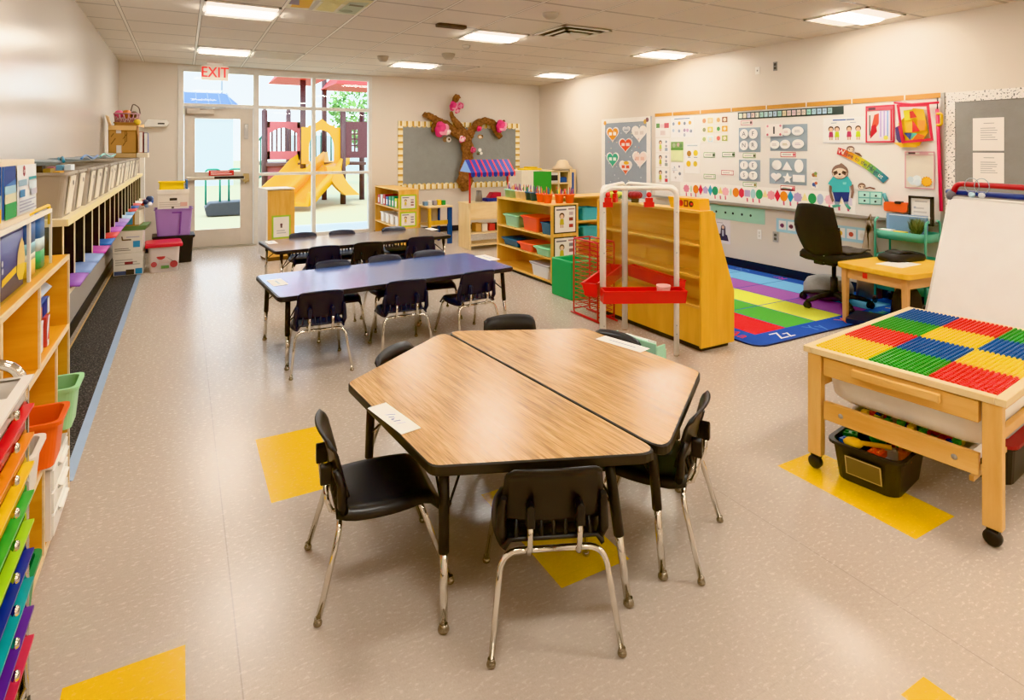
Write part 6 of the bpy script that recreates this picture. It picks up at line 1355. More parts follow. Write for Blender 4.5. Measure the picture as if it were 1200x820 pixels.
for (x, y, it, lb) in ((562, 472, [('c', .3, .5, .32, '#8a6a4c'), ('c', .68, .52, .34, '#efe8de'), ('c', .72, .55, .14, '#5a4632')], 'small brown and white paper bird left of the paper tree trunk'), (740, 456, [('c', .5, .5, .42, '#a5774a', .7), ('c', .48, .45, .25, '#e4cfae', .7), ('c', .7, .6, .12, '#5a3a24')], 'tan paper nest right of the paper tree trunk'), (735, 536, [('c', .55, .72, .24, '#eee9e4'), ('c', .35, .3, .24, '#6d7a58'), ('c', .7, .3, .2, '#e2ded6'), ('r', .2, .1, .5, .3, '#59483a')], 'white and green paper bird below the tan nest')):
    c = qB(400+x/4.554, 60+y/4.554); b = B(); draw(b, FB(c[0]-.09, c[1]-.07), .18, .14, it, .016); tag(b.build('paper_cutout'), lb, 'cutout', 'small cutouts on the tree board')

# ================================================================= heart board
t = thing('heart_board', 'grey display board with a white border holding paper hearts', 'bulletin board', (0, 0, 0))
s0, t0, w_, h_ = wallrect('R', 706, 138, 763.5, 235); b = B(); F = FR(s0, t0); sheetF(b, F, w_, h_, '#97a0aa', [('c', rnd.uniform(.1, .9), rnd.uniform(.05, .9), .008, ('#d9dde0', '#c9d2d8', '#e2d8b4', '#c98a8a')[k % 4]) for k in range(46)], .0112, .012); b.build('backing', t)
b = B()
for q in ((0, 0, 1, .045), (0, .945, 1, 1), (0, 0, .075, 1), (.925, 0, 1, 1)): poly(b, F, [(q[0]*w_, q[1]*h_), (q[2]*w_, q[1]*h_), (q[2]*w_, q[3]*h_), (q[0]*w_, q[3]*h_)], .018 + .0004*(q[1] > 0) + .0008*(q[0] > 0), C('#e9e4de', .6), .004)
for x, y, c in ((.08, .95, '#e0a24a'), (.9, .94, '#c8a04c'), (.94, .96, '#8a5a5e')): poly(b, F, circ(x*w_, y*h_, .035, n=8), .0205, C(c, .6))
b.build('border', t)
for (x, y, ww, hh, c, inner, lb) in ((180, 285, 108, 138, '#e0912a', '#f4efe6', 'orange paper heart at the top left of the heart board'), (300, 245, 66, 68, '#c9cdd0', '#8d949a', 'small grey paper heart at the top middle of the heart board'), (412, 278, 132, 152, '#ece7e2', '#d9cfc8', 'large white paper heart at the top right of the heart board'), (293, 378, 118, 132, '#e2502c', '#f6e2d6', 'red orange paper heart in the middle of the heart board'),
        (180, 505, 108, 138, '#3fa882', '#dff0e6', 'green paper heart at the left of the heart board'), (418, 502, 132, 152, '#ecdad2', '#e2b9a6', 'pale pink paper heart at the right of the heart board'), (293, 572, 112, 130, '#eee6e0', '#d8583a', 'white, yellow and red paper heart at the bottom of the heart board')):
    c0 = qR(695+x/7.4545, 120+y/7.4545); a_ = qR(695+(x-ww/2)/7.4545, 120+y/7.4545); z_ = qR(695+x/7.4545, 120+(y-hh/2)/7.4545)
    W2, H2 = abs(c0[0]-a_[0])*2, abs(z_[1]-c0[1])*2; b = B(); poly(b, F0R, heartpts(c0[0], c0[1], W2, H2), .022, C('#f0ebe4', .6), .003); poly(b, F0R, heartpts(c0[0], c0[1], W2*.86, H2*.86), .0226, C(c, .6))
    if ww > 70:
        for q in (-1, 1): poly(b, F0R, [(c0[0]+q*W2*.17-W2*.12, c0[1]-H2*.02), (c0[0]+q*W2*.17+W2*.12, c0[1]-H2*.02), (c0[0]+q*W2*.17+W2*.12, c0[1]+H2*.18), (c0[0]+q*W2*.17-W2*.12, c0[1]+H2*.18)], .0230, C(inner, .6))
        if 'yellow' in lb: poly(b, F0R, circ(c0[0]+.02, c0[1]+H2*.34, W2*.2, H2*.12), .0234, C('#e8b42e', .6)); poly(b, F0R, [(c0[0]-W2*.2, c0[1]-H2*.15), (c0[0]+W2*.2, c0[1]-H2*.15), (c0[0], c0[1]-H2*.42)], .0234, C('#dc6440', .6))
    else: b.box(0, 0, 0, 0, 0, 0, C(inner, .6)) if False else poly(b, F0R, [(c0[0]-W2*.3, c0[1]), (c0[0]+W2*.3, c0[1]), (c0[0]+W2*.3, c0[1]+H2*.1), (c0[0]-W2*.3, c0[1]+H2*.1)], .023, C(inner, .6))
    tag(b.build('paper_heart'), lb, 'paper heart', 'hearts on the heart board')

# ================================================================= big whiteboard on the right wall
wy0, wy1, wz0, wz1 = 2.765, 6.415, .775, 1.89
t = thing('wall_whiteboard', 'long whiteboard covered with charts on the right wall, cork rail along its top', 'whiteboard', (0, 0, 0))
wb = C('#e9e4dd', .2, 0, .015); b = B(); b.box(XR-.016, XR-.001, wy0, wy1, wz0, wz1, wb); b.build('board', t)
b = B(); b.box(XR-.024, XR-.001, wy0, wy1, wz1, wz1+.045, C('#c98f43', .7, 0, .12, 60)); b.box(XR-.026, XR-.001, wy0-.03, wy0, wz0, wz1+.045, C('#b6b2aa', .35, .6)); b.build('cork_rail', t)
for k in range(7):
    y = wy1-.35-.5*k; b = B(); b.box(XR-.028, XR-.024, y-.006, y+.006, wz1-.01, wz1+.05, C('#e6e0d4', .4)); b.build('rail_hook', t)
b = B(); b.box(XR-.075, XR-.001, wy0+.02, wy1, wz0-.022, wz0-.010, C('#bdb9b2', .35, .5)).box(XR-.078, XR-.070, wy0+.02, wy1, wz0-.022, wz0+.004, C('#a9a59e', .35, .5)); b.build('marker_tray', t)
NW = .0195
def wp(nm, lb, cat, rect, col, items=(), grp=None, n=NW): return poster(nm, lb, cat, 'R', rect, col, items, n, .002, grp)
G = 'papers on the whiteboard'
wp('paper_sheet', 'white sheet with a red and green picture at the top left of the whiteboard', 'paper', (769.5, 139, 786, 160.5), '#f0ece8', [('r', .05, .5, .3, .75, '#6a9a5a'), ('r', .3, .5, .6, .7, '#e4cfcf'), ('r', .62, .48, .95, .75, '#c8646a'), ('r', .35, .1, .7, .35, '#d9c9c6')], G)
wp('paper_chart', 'white chart of small figures second from the left at the top of the whiteboard', 'chart', (787.5, 137, 814, 161), '#f2f0ee', [('r', .15, .88, .85, .95, '#7d8594')] + [('c', x, y, .09, c) for x, y, c in ((.12, .68, '#8f97a4'), (.38, .7, '#e0a42e'), (.62, .68, '#7a8088'), (.85, .7, '#d8a84a'), (.12, .35, '#b9c2cc'), (.38, .32, '#9aa2ac'), (.62, .35, '#9a8a9c'), (.75, .34, '#b79ab0'), (.9, .3, '#8a8f9a'), (.62, .12, '#a9aeb6'))], G)
for k, (v0, v1, c) in enumerate(((162, 178.5, '#c7d060'), (179.5, 196, '#c9bd48'), (197, 214.5, '#c6c23e'))):
    wp('routine_card', '%s card of the column of child routine cards at the whiteboard left edge' % ('top', 'middle', 'bottom')[k], 'card', (770, v0, 785, v1), '#f1eeea', [('k', .35, .08, .8, c), ('c', .8, .75, .1, '#8a929a'), ('c', .8, .45, .1, '#a8a0a4'), ('r', .7, .1, .92, .32, ('#9aa4ae', '#9aa09a', '#b8404a')[k])], 'routine cards')
wp('photo_page', 'page with a photo of plants over a pale green block on the whiteboard', 'paper', (787.5, 166, 802, 189.5), '#d5dba6', [('r', 0, .62, 1, 1, '#7da05c'), ('c', .25, .82, .11, '#a4b48c'), ('c', .6, .85, .1, '#c4a49c'), ('c', .8, .8, .1, '#6a8a58'), ('r', 0, .58, 1, .68, '#5e9440'), ('r', .05, .05, .95, .5, '#d9dfae')], G)
wp('paper_sheet', 'white sheet of faint small drawings below the pale green page', 'paper', (787.5, 190.5, 801.5, 212.5), '#f0eeec', [('c', .3, .75, .06, '#b9bec4'), ('c', .7, .8, .07, '#a09aa6'), ('c', .25, .5, .06, '#c4b8b4'), ('c', .75, .42, .09, '#7f8794'), ('c', .4, .2, .07, '#c9c4c0'), ('l', .1, .55, .6, .7, 2, '#c9ccd2')], G)
wp('paper_chart', 'white chart of four yellow animals under the six picture cards', 'chart', (804, 168, 821.5, 203), '#efedea', [('r', .15, .9, .85, .95, '#b4bcc2'), ('c', .28, .66, .1, '#a9762e'), ('c', .72, .68, .1, '#dcc43a'), ('c', .25, .32, .1, '#e2b92c'), ('c', .7, .32, .09, '#d8bc40'), ('r', .2, .52, .4, .55, '#9aa4aa'), ('r', .6, .52, .85, .55, '#9aa4aa')], G)
pc = (('#c98f6a', '#e3cf9c'), ('#cfa36a', '#8a5a3e'), ('#8d8f6a', '#dcc860'), ('#4f8a48', '#e0a83a'), ('#a9b27a', '#c5d4da'), ('#d8675a', '#a8ad5e'))
for k in range(6):
    r, c_ = divmod(k, 2); u0, u1 = ((822.8, 837.4), (839.3, 854.5))[c_]; dv_ = -1.1*c_; v0, v1 = ((137.2, 145.6), (147.8, 156), (158.8, 167.2))[r]
    wp('picture_card', '%s %s photo card of the six in two columns on the whiteboard' % (('top', 'middle', 'bottom')[r], ('left', 'right')[c_]), 'card', (u0, v0+dv_, u1, v1+dv_), '#f2efe8', [('r', .04, .08, .48, .92, '#ece6da'), ('c', .26, .5, .32, pc[k][0]), ('r', .54, .1, .96, .9, pc[k][1]), ('c', .75, .5, .25, '#efe2c4')], 'six photo cards')
def lab(rect, c, e, lb): wp('word_label', lb, 'label', rect, '#f3efe6', [('f', .0, .0, 1, 1, .13, c), ('l', .12, .25, .7, .75, 1, '#b9b2ac'), ('c', .88, .5, .3, e)], 'bordered word labels')
for r, c, e, lb in (((825.9, 178.5, 839.3, 184.5), '#5f8a4a', '#4a5a3e', 'left green bordered label below the six photo cards'), ((847.8, 178, 862.4, 184), '#5f8a4a', '#4a5a3e', 'right green bordered label below the six photo cards'), ((826, 204, 840, 209.5), '#6f9a52', '#c9cfc0', 'lowest green bordered label at the left, above the shape strip'), ((846.6, 199.5, 861, 205), '#b8404e', '#e8dcd8', 'red bordered label beside the lowest green label at the left'),
        ((869.5, 141.2, 883, 146.6), '#d88a96', '#6a4a4c', 'pink bordered label above the upper letter card'), ((872, 179.6, 887, 185), '#6f9a52', '#5e6248', 'green bordered label between the two letter cards'), ((872, 213.5, 888, 218.8), '#6f9a52', '#8a7a3a', 'green bordered label under the lower letter card'), ((916, 178.2, 934, 184), '#c8283e', '#d86a76', 'red bordered label under the oval word card'), ((916, 217.5, 933, 223.4), '#c8283e', '#d86a76', 'red bordered label under the white shapes card')): lab(r, c, e, lb)
def discs(rect, nm, lb, items, col='#9aa9b4'):
    s0, t0, w_, h_ = wallrect('R', *rect); F = FR(s0, t0); t = thing(nm, lb, 'card', (0, 0, 0), 0, 'grey cards of white discs'); b = B(); sheetF(b, F, w_, h_, col, (), .002, NW); b.build('card', t)
    for kind, x, y, rx, ry, txt in items:
        b = B(); m = C('#f1eeea', .55); cx, cy = x*w_, y*h_
        pts = circ(cx, cy, rx*w_, ry*h_, 20) if kind == 'c' else heartpts(cx, cy, rx*w_*2, ry*h_*2) if kind == 'h' else star(cx, cy, ry*h_) if kind == 's' else [(cx-rx*w_, cy-ry*h_), (cx+rx*w_, cy-ry*h_), (cx, cy+ry*h_)] if kind == 't' else [(cx-rx*w_, cy-ry*h_), (cx+rx*w_, cy-ry*h_), (cx+rx*w_, cy+ry*h_), (cx-rx*w_, cy+ry*h_)]
        poly(b, F, pts, NW+.012, m, .009)
        if txt and len(txt) == 1: b.text(txt, ry*h_*1.3, lambda a, d, q, cx=cx, cy=cy: F(cx+a, cy+d, q), C('#4a4650', .6), n=NW+.0125)
        elif txt: draw(b, lambda a, d, q, cx=cx, cy=cy, rx=rx, ry=ry: F(cx-rx*w_*.5+a, cy-ry*h_*.3+d, q), rx*w_, ry*h_*.6, [('l', 0, 0, 1, 1, 2, txt)], NW+.0122)
        b.build('white_disc', t)
    return t
D4 = lambda a: [('c', .27, .74, .19, .2, a[0]), ('c', .69, .74, .19, .2, a[1]), ('c', .27, .27, .19, .2, a[2]), ('c', .69, .27, .19, .2, a[3])]
discs((867, 149.5, 892.5, 178), 'letter_card', 'upper grey card with four round letter discs on the whiteboard', D4('AFNR')); discs((867.3, 187.2, 892.2, 212), 'letter_card', 'lower grey card with four round letter discs on the whiteboard', D4('IEST'))
discs((904, 145.8, 947.4, 176.8), 'word_card', 'grey card with oval white discs, partly covered by a card with a letter', [('c', .46, .72, .12, .15, '#c9a0a0'), ('c', .76, .74, .15, .17, '#a9a4aa'), ('c', .14, .24, .13, .16, '#c4b4b4'), ('c', .43, .25, .14, .17, '#b9a870'), ('c', .77, .26, .15, .17, '#b4a8b4')])
discs((903, 185.6, 946.6, 216), 'shape_card', 'grey card with white circle, triangle, oval, heart, star and rectangle', [('c', .22, .74, .13, .19, ''), ('t', .50, .72, .13, .17, ''), ('c', .81, .72, .11, .25, ''), ('h', .20, .25, .14, .17, ''), ('s', .51, .24, .15, .21, ''), ('r', .81, .25, .15, .13, '')])
wp('letter_poster', 'white card with a bold letter I and pink corners overlapping the oval word card', 'card', (899.5, 145.5, 919.3, 159.8), '#f3ece6', [('r', .45, .2, .55, .8, '#4a4648'), ('c', .12, .85, .1, '#d8909c'), ('c', .88, .85, .1, '#d8909c'), ('c', .12, .15, .1, '#d8707c'), ('c', .88, .15, .1, '#c8606c')], G, NW+.0145)
b = B(); s0, t0, w_, h_ = wallrect('R', 866, 128, 990, 137); F = FR(s0, t0); cols_ = ['#e2ead6', '#ece2c8', '#c9cfe2', '#ecd4cc', '#dcdccc', '#b4dcd0', '#bcdce0', '#bcd8e4', '#b9d0e4', '#a8d8cc', '#ecdcb4', '#ecd0c8', '#ecd0d4', '#ecd8c8', '#e6d6c6', '#a4dcc8', '#b4d8e0', '#b0cfe2', '#b9d4e4', '#a9ccc8']
its = [('r', 0, 0, 1, 1, '#3a4540')] + [('r', .012+.0455*k, .18, .047+.0455*k, .84, c) for k, c in enumerate(cols_)] + [('t', str(k+1), .0295+.0455*k, .5, .42, '#5a6068') for k in range(20)]
sheetF(b, F, w_, h_, '#3a4540', its, .002, NW); tag(b.build('number_strip'), 'black strip of pastel number squares along the top of the whiteboard', 'number strip')
wp('small_picture', 'upper small colourful picture left of the large sloth cutout', 'picture', (952, 199.5, 960, 208.7), '#efe9e2', [('c', .35, .4, .25, '#a96a4a'), ('c', .65, .6, .22, '#7a9a5a'), ('c', .7, .3, .15, '#c8a04a')], 'small pictures'); wp('small_picture', 'lower small red and blue picture left of the large sloth cutout', 'picture', (952.5, 211.2, 960, 220.4), '#efe9e2', [('c', .35, .45, .25, '#3f5a9a'), ('c', .7, .65, .2, '#c86a4a'), ('r', .5, .1, .65, .5, '#6a7ab4')], 'small pictures')
wp('feelings_chart', 'white chart of four printed children under a blue heading on the whiteboard', 'chart', (966, 137.5, 1015, 167.5), '#edeae6', [('r', .24, .88, .56, .93, '#4a64a4'), ('r', .57, .88, .76, .93, '#6d7a9a'), ('r', .2, .78, .34, .81, '#8f98a4'), ('r', .66, .78, .8, .81, '#8f98a4'), ('k', .2, .12, .56, '#b83a5c'), ('k', .35, .12, .56, '#b9c832'), ('k', .64, .12, .56, '#b83a5c'), ('k', .85, .12, .56, '#b9c832'), ('r', 0, 0, 1, .03, '#c9cdd0')], G)
t = thing('dry_erase_pocket', 'red edged clear pocket holding a red toy and a patterned tube', 'pocket', (0, 0, 0), 0, 'clear pockets on the whiteboard'); s0, t0, w_, h_ = wallrect('R', 1016.5, 123.5, 1050.5, 167); F = FR(s0, t0)
b = B(); sheetF(b, F, w_, h_, '#e6dcd6', [('p', [(.12, .15), (.45, .5), (.5, .8), (.3, .75)], '#d8502e'), ('p', [(.15, .1), (.4, .3), (.35, .5), (.2, .45)], '#b8202c'), ('r', .46, .12, .82, .86, '#d9d4e0'), ('r', .5, .15, .55, .84, '#b09ac0'), ('r', .62, .15, .67, .84, '#a99ac4'), ('r', .74, .15, .78, .84, '#7a9ac4'), ('r', .12, .2, .17, .75, '#6a6a5a'), ('c', .7, .13, .06, '#d8cf5a')], .006, NW+.006); b.build('pocket_sheet', t)
b = B(); draw(b, F, w_, h_, [('f', 0, 0, 1, 1, .04, '#c8283e'), ('r', .03, .86, .97, .96, '#c85a64'), ('r', .1, .88, .35, .95, '#5a3a40'), ('r', .86, .05, .93, .88, '#c83a4c')], NW+.011); b.build('red_edge', t)
t = thing('craft_bag', 'pocket stuffed with bright yellow, red, blue and green pieces at the right of the whiteboard', 'pocket', (0, 0, 0), 0, 'clear pockets on the whiteboard'); b = B()
def c8(x, y): return qR(1040+x/7.456, 80+y/7.456)
for i, (pts, c) in enumerate((([(120, 480), (250, 350), (340, 360), (380, 560), (300, 680), (130, 660)], '#eec02a'), ([(95, 520), (130, 500), (170, 640), (150, 680), (105, 620)], '#4a3a6a'), ([(120, 500), (180, 600), (180, 660), (150, 640)], '#d8342c'), ([(170, 370), (250, 360), (245, 450), (180, 460)], '#d8cc3a'), ([(250, 450), (180, 560), (250, 560)], '#f0b81c'), ([(250, 450), (250, 560), (320, 550)], '#d8281e'), ([(290, 455), (365, 455), (365, 545), (310, 540)], '#ee9a1e'), ([(180, 565), (250, 565), (235, 630)], '#2f3f7a'), ([(250, 565), (300, 570), (240, 625)], '#5ab09a'), ([(300, 570), (370, 590), (330, 640), (250, 640)], '#d8641e'), ([(95, 650), (290, 650), (300, 690), (160, 690)], '#ecb62a'), ([(235, 380), (265, 375), (300, 430), (240, 440)], '#b8342a'))):
    poly(b, F0R, [c8(*p) for p in pts], NW+.03+.003*i, C(c, .5), .004 if i == 0 else 0)
b.build('pieces', t); b = B()
fr_ = [c8(*p) for p in ((140, 330), (400, 325), (437, 622), (183, 645))]
for i in range(4): a_, e_ = V(fr_[i]), V(fr_[(i+1) % 4]); dd = (e_-a_).normalized()*.012; pp2 = V((-dd.y, dd.x)); poly(b, F0R, [tuple(a_-dd-pp2), tuple(e_+dd-pp2), tuple(e_+dd+pp2), tuple(a_-dd+pp2)], NW+.072+.0003*i, C('#c8283e', .5))
b.build('red_edge', t); b = B(); q = [c8(85, 303), c8(250, 318), c8(475, 300)]
b.tube([F0R(q[0][0], q[0][1], .05), F0R(q[1][0], q[1][1], .07), F0R(q[2][0], q[2][1], .05)], .010, C('#d8203c', .5), 6); b.build('red_strap', t)
t = thing('weather_pocket', 'pink edged clear pocket with a cloud and a sun cutout', 'pocket', (0, 0, 0), 0, 'clear pockets on the whiteboard'); s0, t0, w_, h_ = wallrect('R', 1062, 177.5, 1097, 221); F = FR(s0, t0)
b = B(); sheetF(b, F, w_, h_, '#dcd4c4', (), .003, NW+.003); b.build('pocket_sheet', t); b = B(); draw(b, F, w_, h_, [('f', 0, 0, 1, 1, .025, '#d8909c'), ('r', 0, .9, 1, .915, '#d8909c'), ('r', .12, .93, .36, .98, '#5a4a4e'), ('r', .5, .93, .8, .97, '#e0a8ae')], NW+.0035); b.build('pink_edge', t)
b = B(); draw(b, F, w_, h_, [('c', .28, .2, .11, '#cfdbe0'), ('c', .42, .24, .12, '#dbe4e6'), ('c', .2, .24, .08, '#c4d4da'), ('c', .45, .16, .09, '#d2dde2')], NW+.006); b.build('cloud', t)
b = B(); poly(b, F, star(.74*w_, .2*h_, .145*h_, 12, .8), NW+.007, C('#e89a1a', .5)); poly(b, F, circ(.74*w_, .2*h_, .105*h_), NW+.0076, C('#f2b41c', .5)); b.build('sun', t)
# sloth cutouts (flat card figures)
def c9(x, y): return qR(950+x/9.11, 170+y/9.11)
def figure(t, name, shapes, n0):
    b = B()
    for i, (pts, c) in enumerate(shapes): poly(b, F0R, [c9(*p) for p in pts], n0+.0006*i, C(c, .6), .003 if i == 0 else 0)
    return b.build(name, t)
def ell(x, y, rx, ry, n=18): return [(x+rx*math.cos(2*PI*k/n), y+ry*math.sin(2*PI*k/n)) for k in range(n)]
BR, TN = '#8a6a5a', '#ecd8bc'
t = thing('sloth_cutout', 'large sloth cutout in a turquoise shirt and blue trousers on the whiteboard', 'cutout', (0, 0, 0), 0, 'sloth cutouts')
figure(t, 'legs', [([(262, 590), (330, 590), (315, 650), (250, 665), (245, 645), (275, 630)], '#8f9cae'), ([(360, 590), (410, 590), (420, 640), (445, 668), (430, 688), (380, 640)], '#8f9cae'), ([(243, 640), (300, 632), (335, 640), (330, 655), (250, 668)], '#4fa08a'), ([(380, 632), (410, 628), (447, 672), (430, 690), (395, 660)], '#4fa08a')], NW+.003)
figure(t, 'arms', [([(212, 430), (245, 430), (235, 500), (262, 590), (245, 610), (225, 560), (210, 490)], BR), ([(435, 420), (470, 420), (480, 500), (465, 570), (440, 560), (450, 490)], BR)], NW+.004)
figure(t, 'trousers', [([(248, 490), (430, 490), (418, 600), (372, 605), (345, 545), (325, 605), (278, 600)], '#2e3a78'), ([(335, 490), (350, 490), (345, 520)], '#20295a')], NW+.006)
figure(t, 'shirt', [([(255, 335), (415, 335), (455, 400), (452, 430), (425, 440), (432, 500), (246, 500), (245, 440), (200, 410)], '#46b4b6'), ([(360, 395), (400, 395), (395, 420), (362, 420)], '#7fd0cc')], NW+.008)
figure(t, 'head', [(ell(330, 285, 88, 80) [:], BR), ([(310, 215), (345, 190), (360, 200), (385, 220)], BR), (ell(330, 300, 78, 56), TN), ([(255, 285), (300, 270), (312, 300), (270, 325)], '#6a4a3c'), ([(405, 285), (362, 270), (350, 300), (392, 325)], '#6a4a3c'), (ell(285, 290, 10, 9), '#231a16'), (ell(378, 290, 10, 9), '#231a16'), (ell(331, 310, 13, 11), '#2a1c18'), ([(300, 332), (331, 345), (362, 332), (362, 336), (331, 350), (300, 336)], '#7a5a4a')], NW+.010)
t = thing('ruler_cutout', 'rainbow ruler cutout reading Welcome, tilted, with a small sloth lying on it', 'cutout', (0, 0, 0), 0, 'sloth cutouts')
A_, B_, C_, D_ = (310, 25), (850, 350), (790, 405), (295, 95); cs = ['#c8303a', '#d8582c', '#e8902a', '#e8b42a', '#cfc032', '#a4b83a', '#6fa85a', '#4a9a86', '#3a8090']; b = B()
# gentle bow between the two ends
top_ = [((1-f)**2*310+2*f*(1-f)*560+f*f*850, (1-f)**2*25+2*f*(1-f)*90+f*f*350) for f in [k/9 for k in range(10)]]; bot_ = [((1-f)**2*295+2*f*(1-f)*530+f*f*790, (1-f)**2*95+2*f*(1-f)*170+f*f*405) for f in [k/9 for k in range(10)]]
for k in range(9): poly(b, F0R, [c9(*bot_[k]), c9(*bot_[k+1]), c9(*top_[k+1]), c9(*top_[k])], NW+.006, C(cs[k], .55), .003)
for k, ch in enumerate('Welcome to the Hangout'):
    f = .06+.88*(k+.5)/22; i = min(8, int(f*9)); g = f*9-i; tp = V(top_[i]).lerp(V(top_[i+1]), g); bt_ = V(bot_[i]).lerp(V(bot_[i+1]), g); m_ = (tp+bt_)/2; dd = (V(top_[i+1])-V(top_[i])); ang = math.atan2(-dd.y, dd.x); o_ = c9(m_.x, m_.y)
    if ch != ' ': b.text(ch, .072 if ch in 'WH' else .06, lambda a, d, q, o_=o_, ang=ang: F0R(o_[0]+a*math.cos(ang)-d*math.sin(ang), o_[1]+a*math.sin(ang)+d*math.cos(ang), q), C('#f1ece0' if k < 2 or k > 19 else '#3a4460', .6), n=NW+.0066)
b.build('ruler', t)
figure(t, 'small_sloth', [(ell(442, 42, 42, 34), BR), (ell(445, 50, 32, 22), TN), ([(420, 40), (440, 38), (438, 56)], '#6a4a3c'), ([(455, 44), (475, 48), (465, 62)], '#6a4a3c'), ([(490, 75), (540, 85), (570, 120), (560, 126), (520, 104), (488, 86)], '#7a5a48')], NW+.008)
t = thing('drawer_cutout', 'mint chest of drawers cutout with a small sloth resting on top', 'cutout', (0, 0, 0), 0, 'sloth cutouts')
figure(t, 'chest', [([(520, 490), (780, 498), (776, 640), (522, 626)], '#6fb8ac'), ([(530, 500), (642, 504), (642, 556), (530, 552)], '#b4e0d4'), ([(654, 504), (768, 508), (766, 562), (654, 557)], '#b4e0d4'), ([(530, 564), (642, 568), (642, 622), (530, 616)], '#b4e0d4'), ([(654, 569), (766, 574), (764, 630), (654, 624)], '#b4e0d4'), (ell(592, 530, 11, 11), '#2a3a3c'), (ell(713, 540, 11, 11), '#2a3a3c'), (ell(592, 592, 11, 11), '#2a3a3c'), (ell(708, 602, 11, 11), '#2a3a3c')], NW+.003)
figure(t, 'small_sloth', [(ell(560, 436, 40, 34), BR), (ell(562, 446, 30, 22), TN), ([(535, 440), (556, 434), (555, 455)], '#6a4a3c'), ([(570, 434), (592, 442), (580, 458)], '#6a4a3c'), ([(600, 455), (650, 444), (700, 456), (712, 470), (690, 472), (650, 458), (602, 466)], '#8a5a48')], NW+.006)
# strip of coloured shapes along the bottom of the board
def c7(x, y): return qR(790+x/7.06, 200+y/7.06)
b = B(); z_hi, z_lo = c7(500, 120)[1], c7(500, 262)[1]; sa, sb = c7(60, 150)[0], qR(1004, 240)[0]; poly(b, F0R, [(sa, z_lo), (sb, z_lo), (sb, z_hi), (sa, z_hi)], NW, C('#f0ece6', .6), .002)
shp = [('f', '#e48aa0', 110), ('l', '#b9d4b4', 150), ('c', '#e8822c', 188), ('d', '#d8304e', 228), ('p', '#b9a4cc', 268), ('d', '#3aa4c4', 308), ('c', '#2f9a6a', 348), ('t', '#ecd884', 392), ('f', '#eeb0bc', 434), ('l', '#bcdcc4', 478), ('c', '#e8822c', 520), ('h', '#d8384e', 567), ('q', '#b9a8cc', 615), ('o', '#a4ccd0', 662), ('c', '#35a064', 714), ('t', '#f0e0a4', 762), ('f', '#e89aa4', 812), ('d', '#d8283e', 864), ('c', '#f08a1e', 917), ('d', '#2a94bc', 972), ('f', '#b9a0c8', 1032), ('t', '#eede9c', 1090), ('c', '#2f9a56', 1152), ('o', '#b0bcd8', 1218), ('f', '#ecbcc8', 1295), ('t', '#f0e0b0', 1375), ('q', '#d8d0e0', 1450)]
zc_ = (z_hi+z_lo)/2+.02; r_ = (z_hi-z_lo)*.27
for k, (kd, c, x) in enumerate(shp):
    cx = c7(x, 190)[0]
    if cx > sb-.04: break
    pts = {'c': circ(cx, zc_, r_*.85, r_), 'f': star(cx, zc_, r_, 8, .82), 'd': [(cx-r_*.7, zc_), (cx, zc_-r_*1.25), (cx+r_*.7, zc_), (cx, zc_+r_*1.25)], 'l': circ(cx, zc_, r_*.25, r_*.8), 'p': circ(cx, zc_, r_*.85, r_*.95, 5, PI/2), 't': circ(cx, zc_, r_*.8, r_, 3, PI/2), 'h': circ(cx, zc_, r_*.75, r_*1.1, 6, PI/2), 'q': circ(cx, zc_, r_, r_, 4, PI/4), 'o': circ(cx, zc_, r_*.65, r_)}[kd]
    poly(b, F0R, pts, NW+.0006, C(c, .6))
    if k % 6 in (0, 1, 2): poly(b, F0R, [(cx-.008, z_lo+.025), (cx+.012, z_lo+.025), (cx+.008, z_lo+.07), (cx-.012, z_lo+.07)], NW+.0006, C('#d8607c', .6))
tag(b.build('shape_strip'), 'white strip printed with a row of coloured shapes along the whiteboard bottom', 'strip')
# things below the whiteboard
b = B(); s0, t0, w_, h_ = wallrect('R', 822, 241.5, 896.5, 258.5); sheetF(b, FR(s0, t0), w_, h_, '#a4d6bc', [('r', .0, .1, .10, .95, '#c9e2d4'), ('c', .06, .5, .25, '#5aa88a'), ('r', .12, .3, .17, .85, '#e6efe8')] + [('c', x, .5, .085, '#2a3a3a') for x in (.26, .41, .53, .67, .80)], .002, .004); tag(b.build('dot_strip'), 'mint green strip with black dots under the whiteboard', 'strip')
wp('person_poster', 'poster of a seated dark haired person hanging below the mint green strip', 'poster', (839.5, 256.5, 856, 285), '#dcd6d8', [('r', .05, .82, .5, .85, '#a8a2a8'), ('p', [(.3, .3), (.7, .3), (.66, .7), (.5, .78), (.36, .7)], '#4a4656'), ('c', .5, .66, .07, '#d9b49c'), ('p', [(.1, .12), (.9, .12), (.8, .36), (.55, .4), (.2, .38)], '#37344a'), ('r', .44, .3, .56, .55, '#b4b4c6')], None, .004)
b = B(); s0, t0, w_, h_ = wallrect('R', 910, 262, 1025, 279); cc = ['#8f5a7a', '#7a4a5c', '#b06a6a', '#d88a8a', '#9a8a5a', '#6a8a5a', '#e0b44a', '#c85a4a', '#e8e0d4']
sheetF(b, FR(s0, t0), w_, h_, '#a4d0de', [('r', .03+.103*k, .2, .115+.103*k, .85, '#eeeae6') for k in range(9)] + [('c', .072+.103*k, .5, .16, c) for k, c in enumerate(cc)] + [('r', .05+.103*k, .44, .095+.103*k, .56, shade(c, .7)) for k, c in enumerate(cc[:4])], .002, .004); tag(b.build('picture_strip'), 'light blue strip of picture squares low on the wall behind the office chair', 'strip')
def plate(nm, lb, rect, col, its): s0, t0, w_, h_ = wallrect('R', *rect); b = B(); sheetF(b, FR(s0, t0), w_, h_, col, its, .006, .007, .35); return tag(b.build(nm), lb, 'switch plate', 'plates on the right wall')
